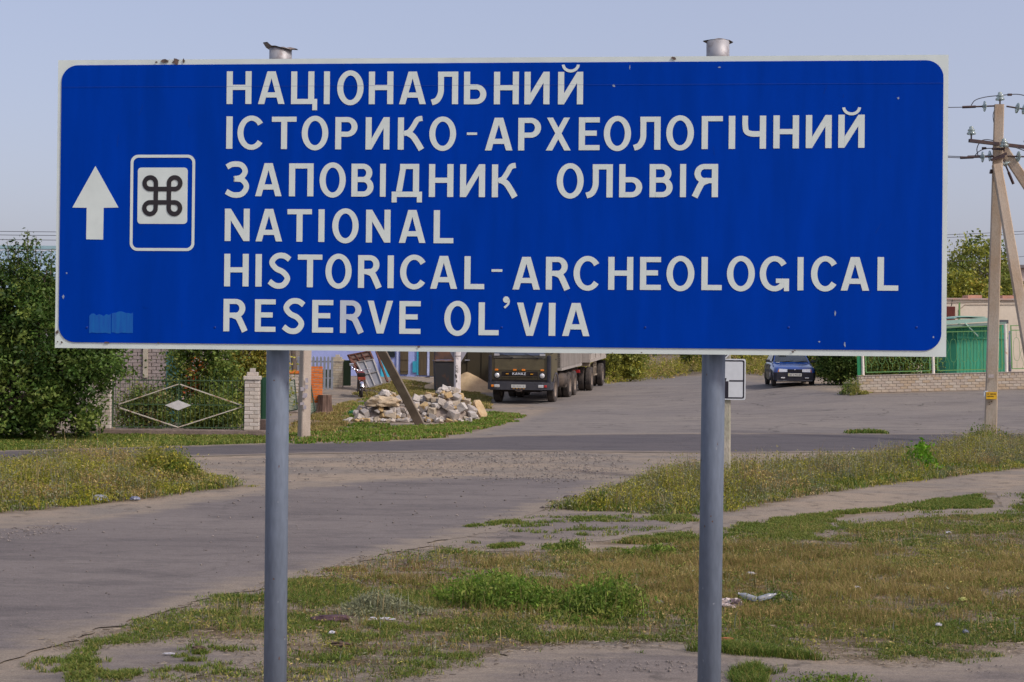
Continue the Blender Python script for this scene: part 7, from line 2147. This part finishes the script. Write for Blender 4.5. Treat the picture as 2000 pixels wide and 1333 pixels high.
Z_FARW = poly_px([(1180, 741), (1260, 737), (1365, 734), (1500, 744), (1640, 764)])
f0 = [(at(1180, 741, 70).x, 68), (at(1260, 737, 74).x, 75), (at(1365, 734, 84).x, 82), (at(1470, 740, 72).x, 72), (at(1500, 740, 70).x, 66), (at(1600, 740, 66).x, 62), (20, 66), (24, 95), (2, 95)]
weeds('dry_weeds', f0, 5200, 'dry golden weeds along the far end of the road', .5, 1.3, 81, [OLIVE, STRAW, YEL, OLIVE, YEL, STRAW], .10, 14)
# distant tree belt that closes the view behind the sign
r_ = random.Random(90)
belt = []
v_, f_, t_, c_ = [], [], [], []
rr = np.random.RandomState(5)
nb = 2600
bx = rr.uniform(-90, 110, nb); by = rr.uniform(150, 175, nb); bzv = rr.rand(nb) ** 1.2 * (3.2 + 2.2 * (fbm(bx * .08, by * .02, 4) + .5))
Lx = (bx[:, None] + rr.normal(size=(nb, 10)) * .9).ravel(); Ly = (by[:, None] + rr.normal(size=(nb, 10)) * .9).ravel(); Lz = (gz(bx, by)[:, None] + bzv[:, None] + rr.normal(size=(nb, 10)) * .5).ravel()
v, f, t, c = leaves_arrays(Lx, Ly, Lz, np.full(len(Lx), .7), ramp_cols(MIDG[:3], rr.rand(len(Lx))), rr, .8, .7)
o = link('tree_belt', np_mesh('tree_belt', v, f, t, leaf_mat('tree_leaf', .3, .5), c)); tag(o, 'distant belt of trees closing the horizon behind the village', None, None, 'stuff')

# ------------------------------------------------------------------ litter
M_PET = mat('clear_plastic_bottle', (.44, .48, .52), .2, (.55, .58, .62), 9, .5, spec=.5, trans=.55)
M_LWHITE = mat('litter_white', (.52, .52, .54), .7, (.36, .36, .39), 9, .5)
M_LBLUE = mat('litter_blue', (.07, .09, .19), .6, (.3, .32, .38), 9, .5)
M_RAG = mat('maroon_rag', (.045, .024, .03), .8, (.10, .06, .068), 9, .5)
M_BROWN = mat('brown_scrap', (.06, .04, .032), .9, (.12, .08, .06), 9, .5)
M_TARP = mat('greyblue_sheet', (.19, .21, .25), .6, (.26, .28, .33), 5, .5)
def bottle(label, px, py, rz, tilt, L_=.27, r0=.04, m=M_PET, group=None):
    p = G(px, py); t = thing('plastic_bottle', label, 'bottle', (p.x, p.y, p.z + r0 + .02), rz, group)
    mb = MB(); mb.smooth = True
    mb.lathe([(0, 0), (r0 * .8, .0), (r0, .012), (r0, L_ * .3), (r0 * .93, L_ * .36), (r0, L_ * .42), (r0, L_ * .68), (r0 * .5, L_ * .9), (r0 * .36, L_ * .93), (r0 * .36, L_)], 16, 'X')
    o = mb.build('bottle_body', m, t, None, (0, tilt, 0)); mb = MB(); mb.lathe([(r0 * .42, L_ * .985), (r0 * .42, L_ * 1.06), (0, L_ * 1.06)], 12, 'X'); mb.build('cap', M_LWHITE, o)
bottle('clear plastic bottle lying in dry grass, its neck up to the left', 1478, 1182, R(168), R(-16), .15, .024)
bottle('clear plastic bottle lying in dry grass, its neck up to the right', 1480, 1182, R(14), R(-14), .155, .024)
bottle('small white plastic bottle lying in the grass above the two clear ones', 1460, 1128, R(-12), 0, .075, .016, M_LWHITE)
def lit(label, cat, px, py, size, seed, m, name='litter', amp=.45, lift=.015, rz=0):
    p = G(px, py); return crumple(name, label, cat, (p.x, p.y, p.z + lift), size, seed, m, amp, 3, (0, 0, rz))
lit('crumpled maroon rag lying in the grass near the first sign post', 'rag', 648, 1216, (.30, .10, .055), 5, M_RAG, 'rag', .3, .02, R(10))
lit('crumpled white paper under the pale wormwood bush, left piece', 'paper', 728, 1216, (.06, .04, .03), 6, M_LWHITE, 'paper_scrap', .4, .02)
lit('crumpled white paper under the pale wormwood bush, right piece', 'paper', 756, 1216, (.12, .035, .025), 7, M_LWHITE, 'paper_scrap', .4, .02, R(-8))
lit('white paper scrap on the grass below the maroon rag', 'paper', 648, 1242, (.05, .04, .03), 8, M_LWHITE, 'paper_scrap')
lit('flat brown scrap at the edge of the bare patch', 'scrap', 664, 1264, (.16, .06, .03), 9, M_BROWN, 'scrap')
lit('dark brown clod lying on the crumbled asphalt shoulder', 'clod', 386, 1274, (.10, .06, .04), 10, M_BROWN, 'clod')
lit('white stick of litter on the crumbled asphalt shoulder', 'scrap', 330, 1282, (.08, .02, .012), 11, M_LWHITE, 'scrap')
lit('heap of mixed torn wrappers right of the far sign post', 'wrappers', 1424, 1188, (.20, .14, .09), 12, mat('mixed_wrappers', (.55, .47, .44), .7, (.10, .07, .09), 22, .5, contrast=(.45, .55)), 'wrapper_heap', .7)
lit('crumpled bluish wrapper left of the far sign post', 'wrapper', 1288, 1184, (.07, .05, .04), 13, M_LBLUE, 'wrapper')
lit('small white wrapper in the bright green weeds', 'wrapper', 1034, 1190, (.05, .035, .03), 14, M_LWHITE, 'wrapper', lift=.05)
lit('white paper scrap in dry grass, farther right of the bottles', 'paper', 1674, 1158, (.06, .04, .025), 15, M_LWHITE, 'paper_scrap', lift=.04)
lit('pale wrapper near the right edge of the lawn', 'wrapper', 1833, 1230, (.05, .035, .03), 16, M_LWHITE, 'wrapper', lift=.03)
lit('small bluish wrapper in the grass near the right edge', 'wrapper', 1886, 1244, (.04, .03, .03), 17, M_LBLUE, 'wrapper', lift=.03)
lit('yellowish plastic bag scrap in the dry grass', 'bag', 1880, 1182, (.07, .05, .035), 18, mat('yellow_bag', (.40, .42, .12), .6), 'bag_scrap', lift=.04)
lit('white scrap beside the green strip between the paths', 'scrap', 1852, 1044, (.06, .04, .03), 19, M_LWHITE, 'scrap')
lit('brick-red shard beside the far sign post at the asphalt edge', 'shard', 1416, 1254, (.11, .04, .025), 20, mat('brick_red', (.38, .14, .07), .9), 'shard')
lit('grey-blue crumpled sheet lying at the front of the weedy island', 'sheet', 194, 981, (.24, .16, .12), 21, M_TARP, 'plastic_sheet', .3)
lit('small grey bag caught in the island weeds above the sheet', 'bag', 198, 968, (.10, .06, .08), 22, M_TARP, 'bag_scrap', lift=.10)
lit('blue and white wrapper at the front edge of the island', 'wrapper', 264, 979, (.12, .08, .07), 23, M_LBLUE, 'wrapper')
lit('white wrapper beside the yellow-flowered shrub', 'wrapper', 381, 954, (.07, .05, .07), 24, M_LWHITE, 'wrapper')
lit('green bag lying in the verge before the tree stump', 'bag', 690, 812, (.30, .2, .2), 25, mat('green_bag', (.02, .14, .06), .5), 'bag_scrap')
# broken kerb lumps at the bank tip
r_ = random.Random(33)
dk = [rock_mesh('asphalt_lump', (1, 1, 1), 300 + k, mat('dark_asphalt_lump', (.075, .06, .055), .95, (.13, .11, .10), 8, .5, bump=.4), 2, .25) for k in range(4)]
names_ = ['nearest the weedy bank tip', 'second from the weedy bank tip', 'third from the weedy bank tip', 'fourth from the weedy bank tip', 'fifth from the weedy bank tip', 'farthest along the broken road edge']
for k, (px, py, s) in enumerate(((1092, 992, .10), (1110, 974, .07), (1124, 972, .07), (1078, 982, .06), (1060, 994, .05), (1100, 988, .06))):
    p = G(px, py); o = link('asphalt_lump', dk[k % 4], None, (p.x, p.y, p.z + s * .25), (0, 0, r_.uniform(0, 6)), (s * 1.8, s, s * .7))
    tag(o, 'dark broken asphalt lump, ' + names_[k], 'lump', 'broken asphalt lumps')
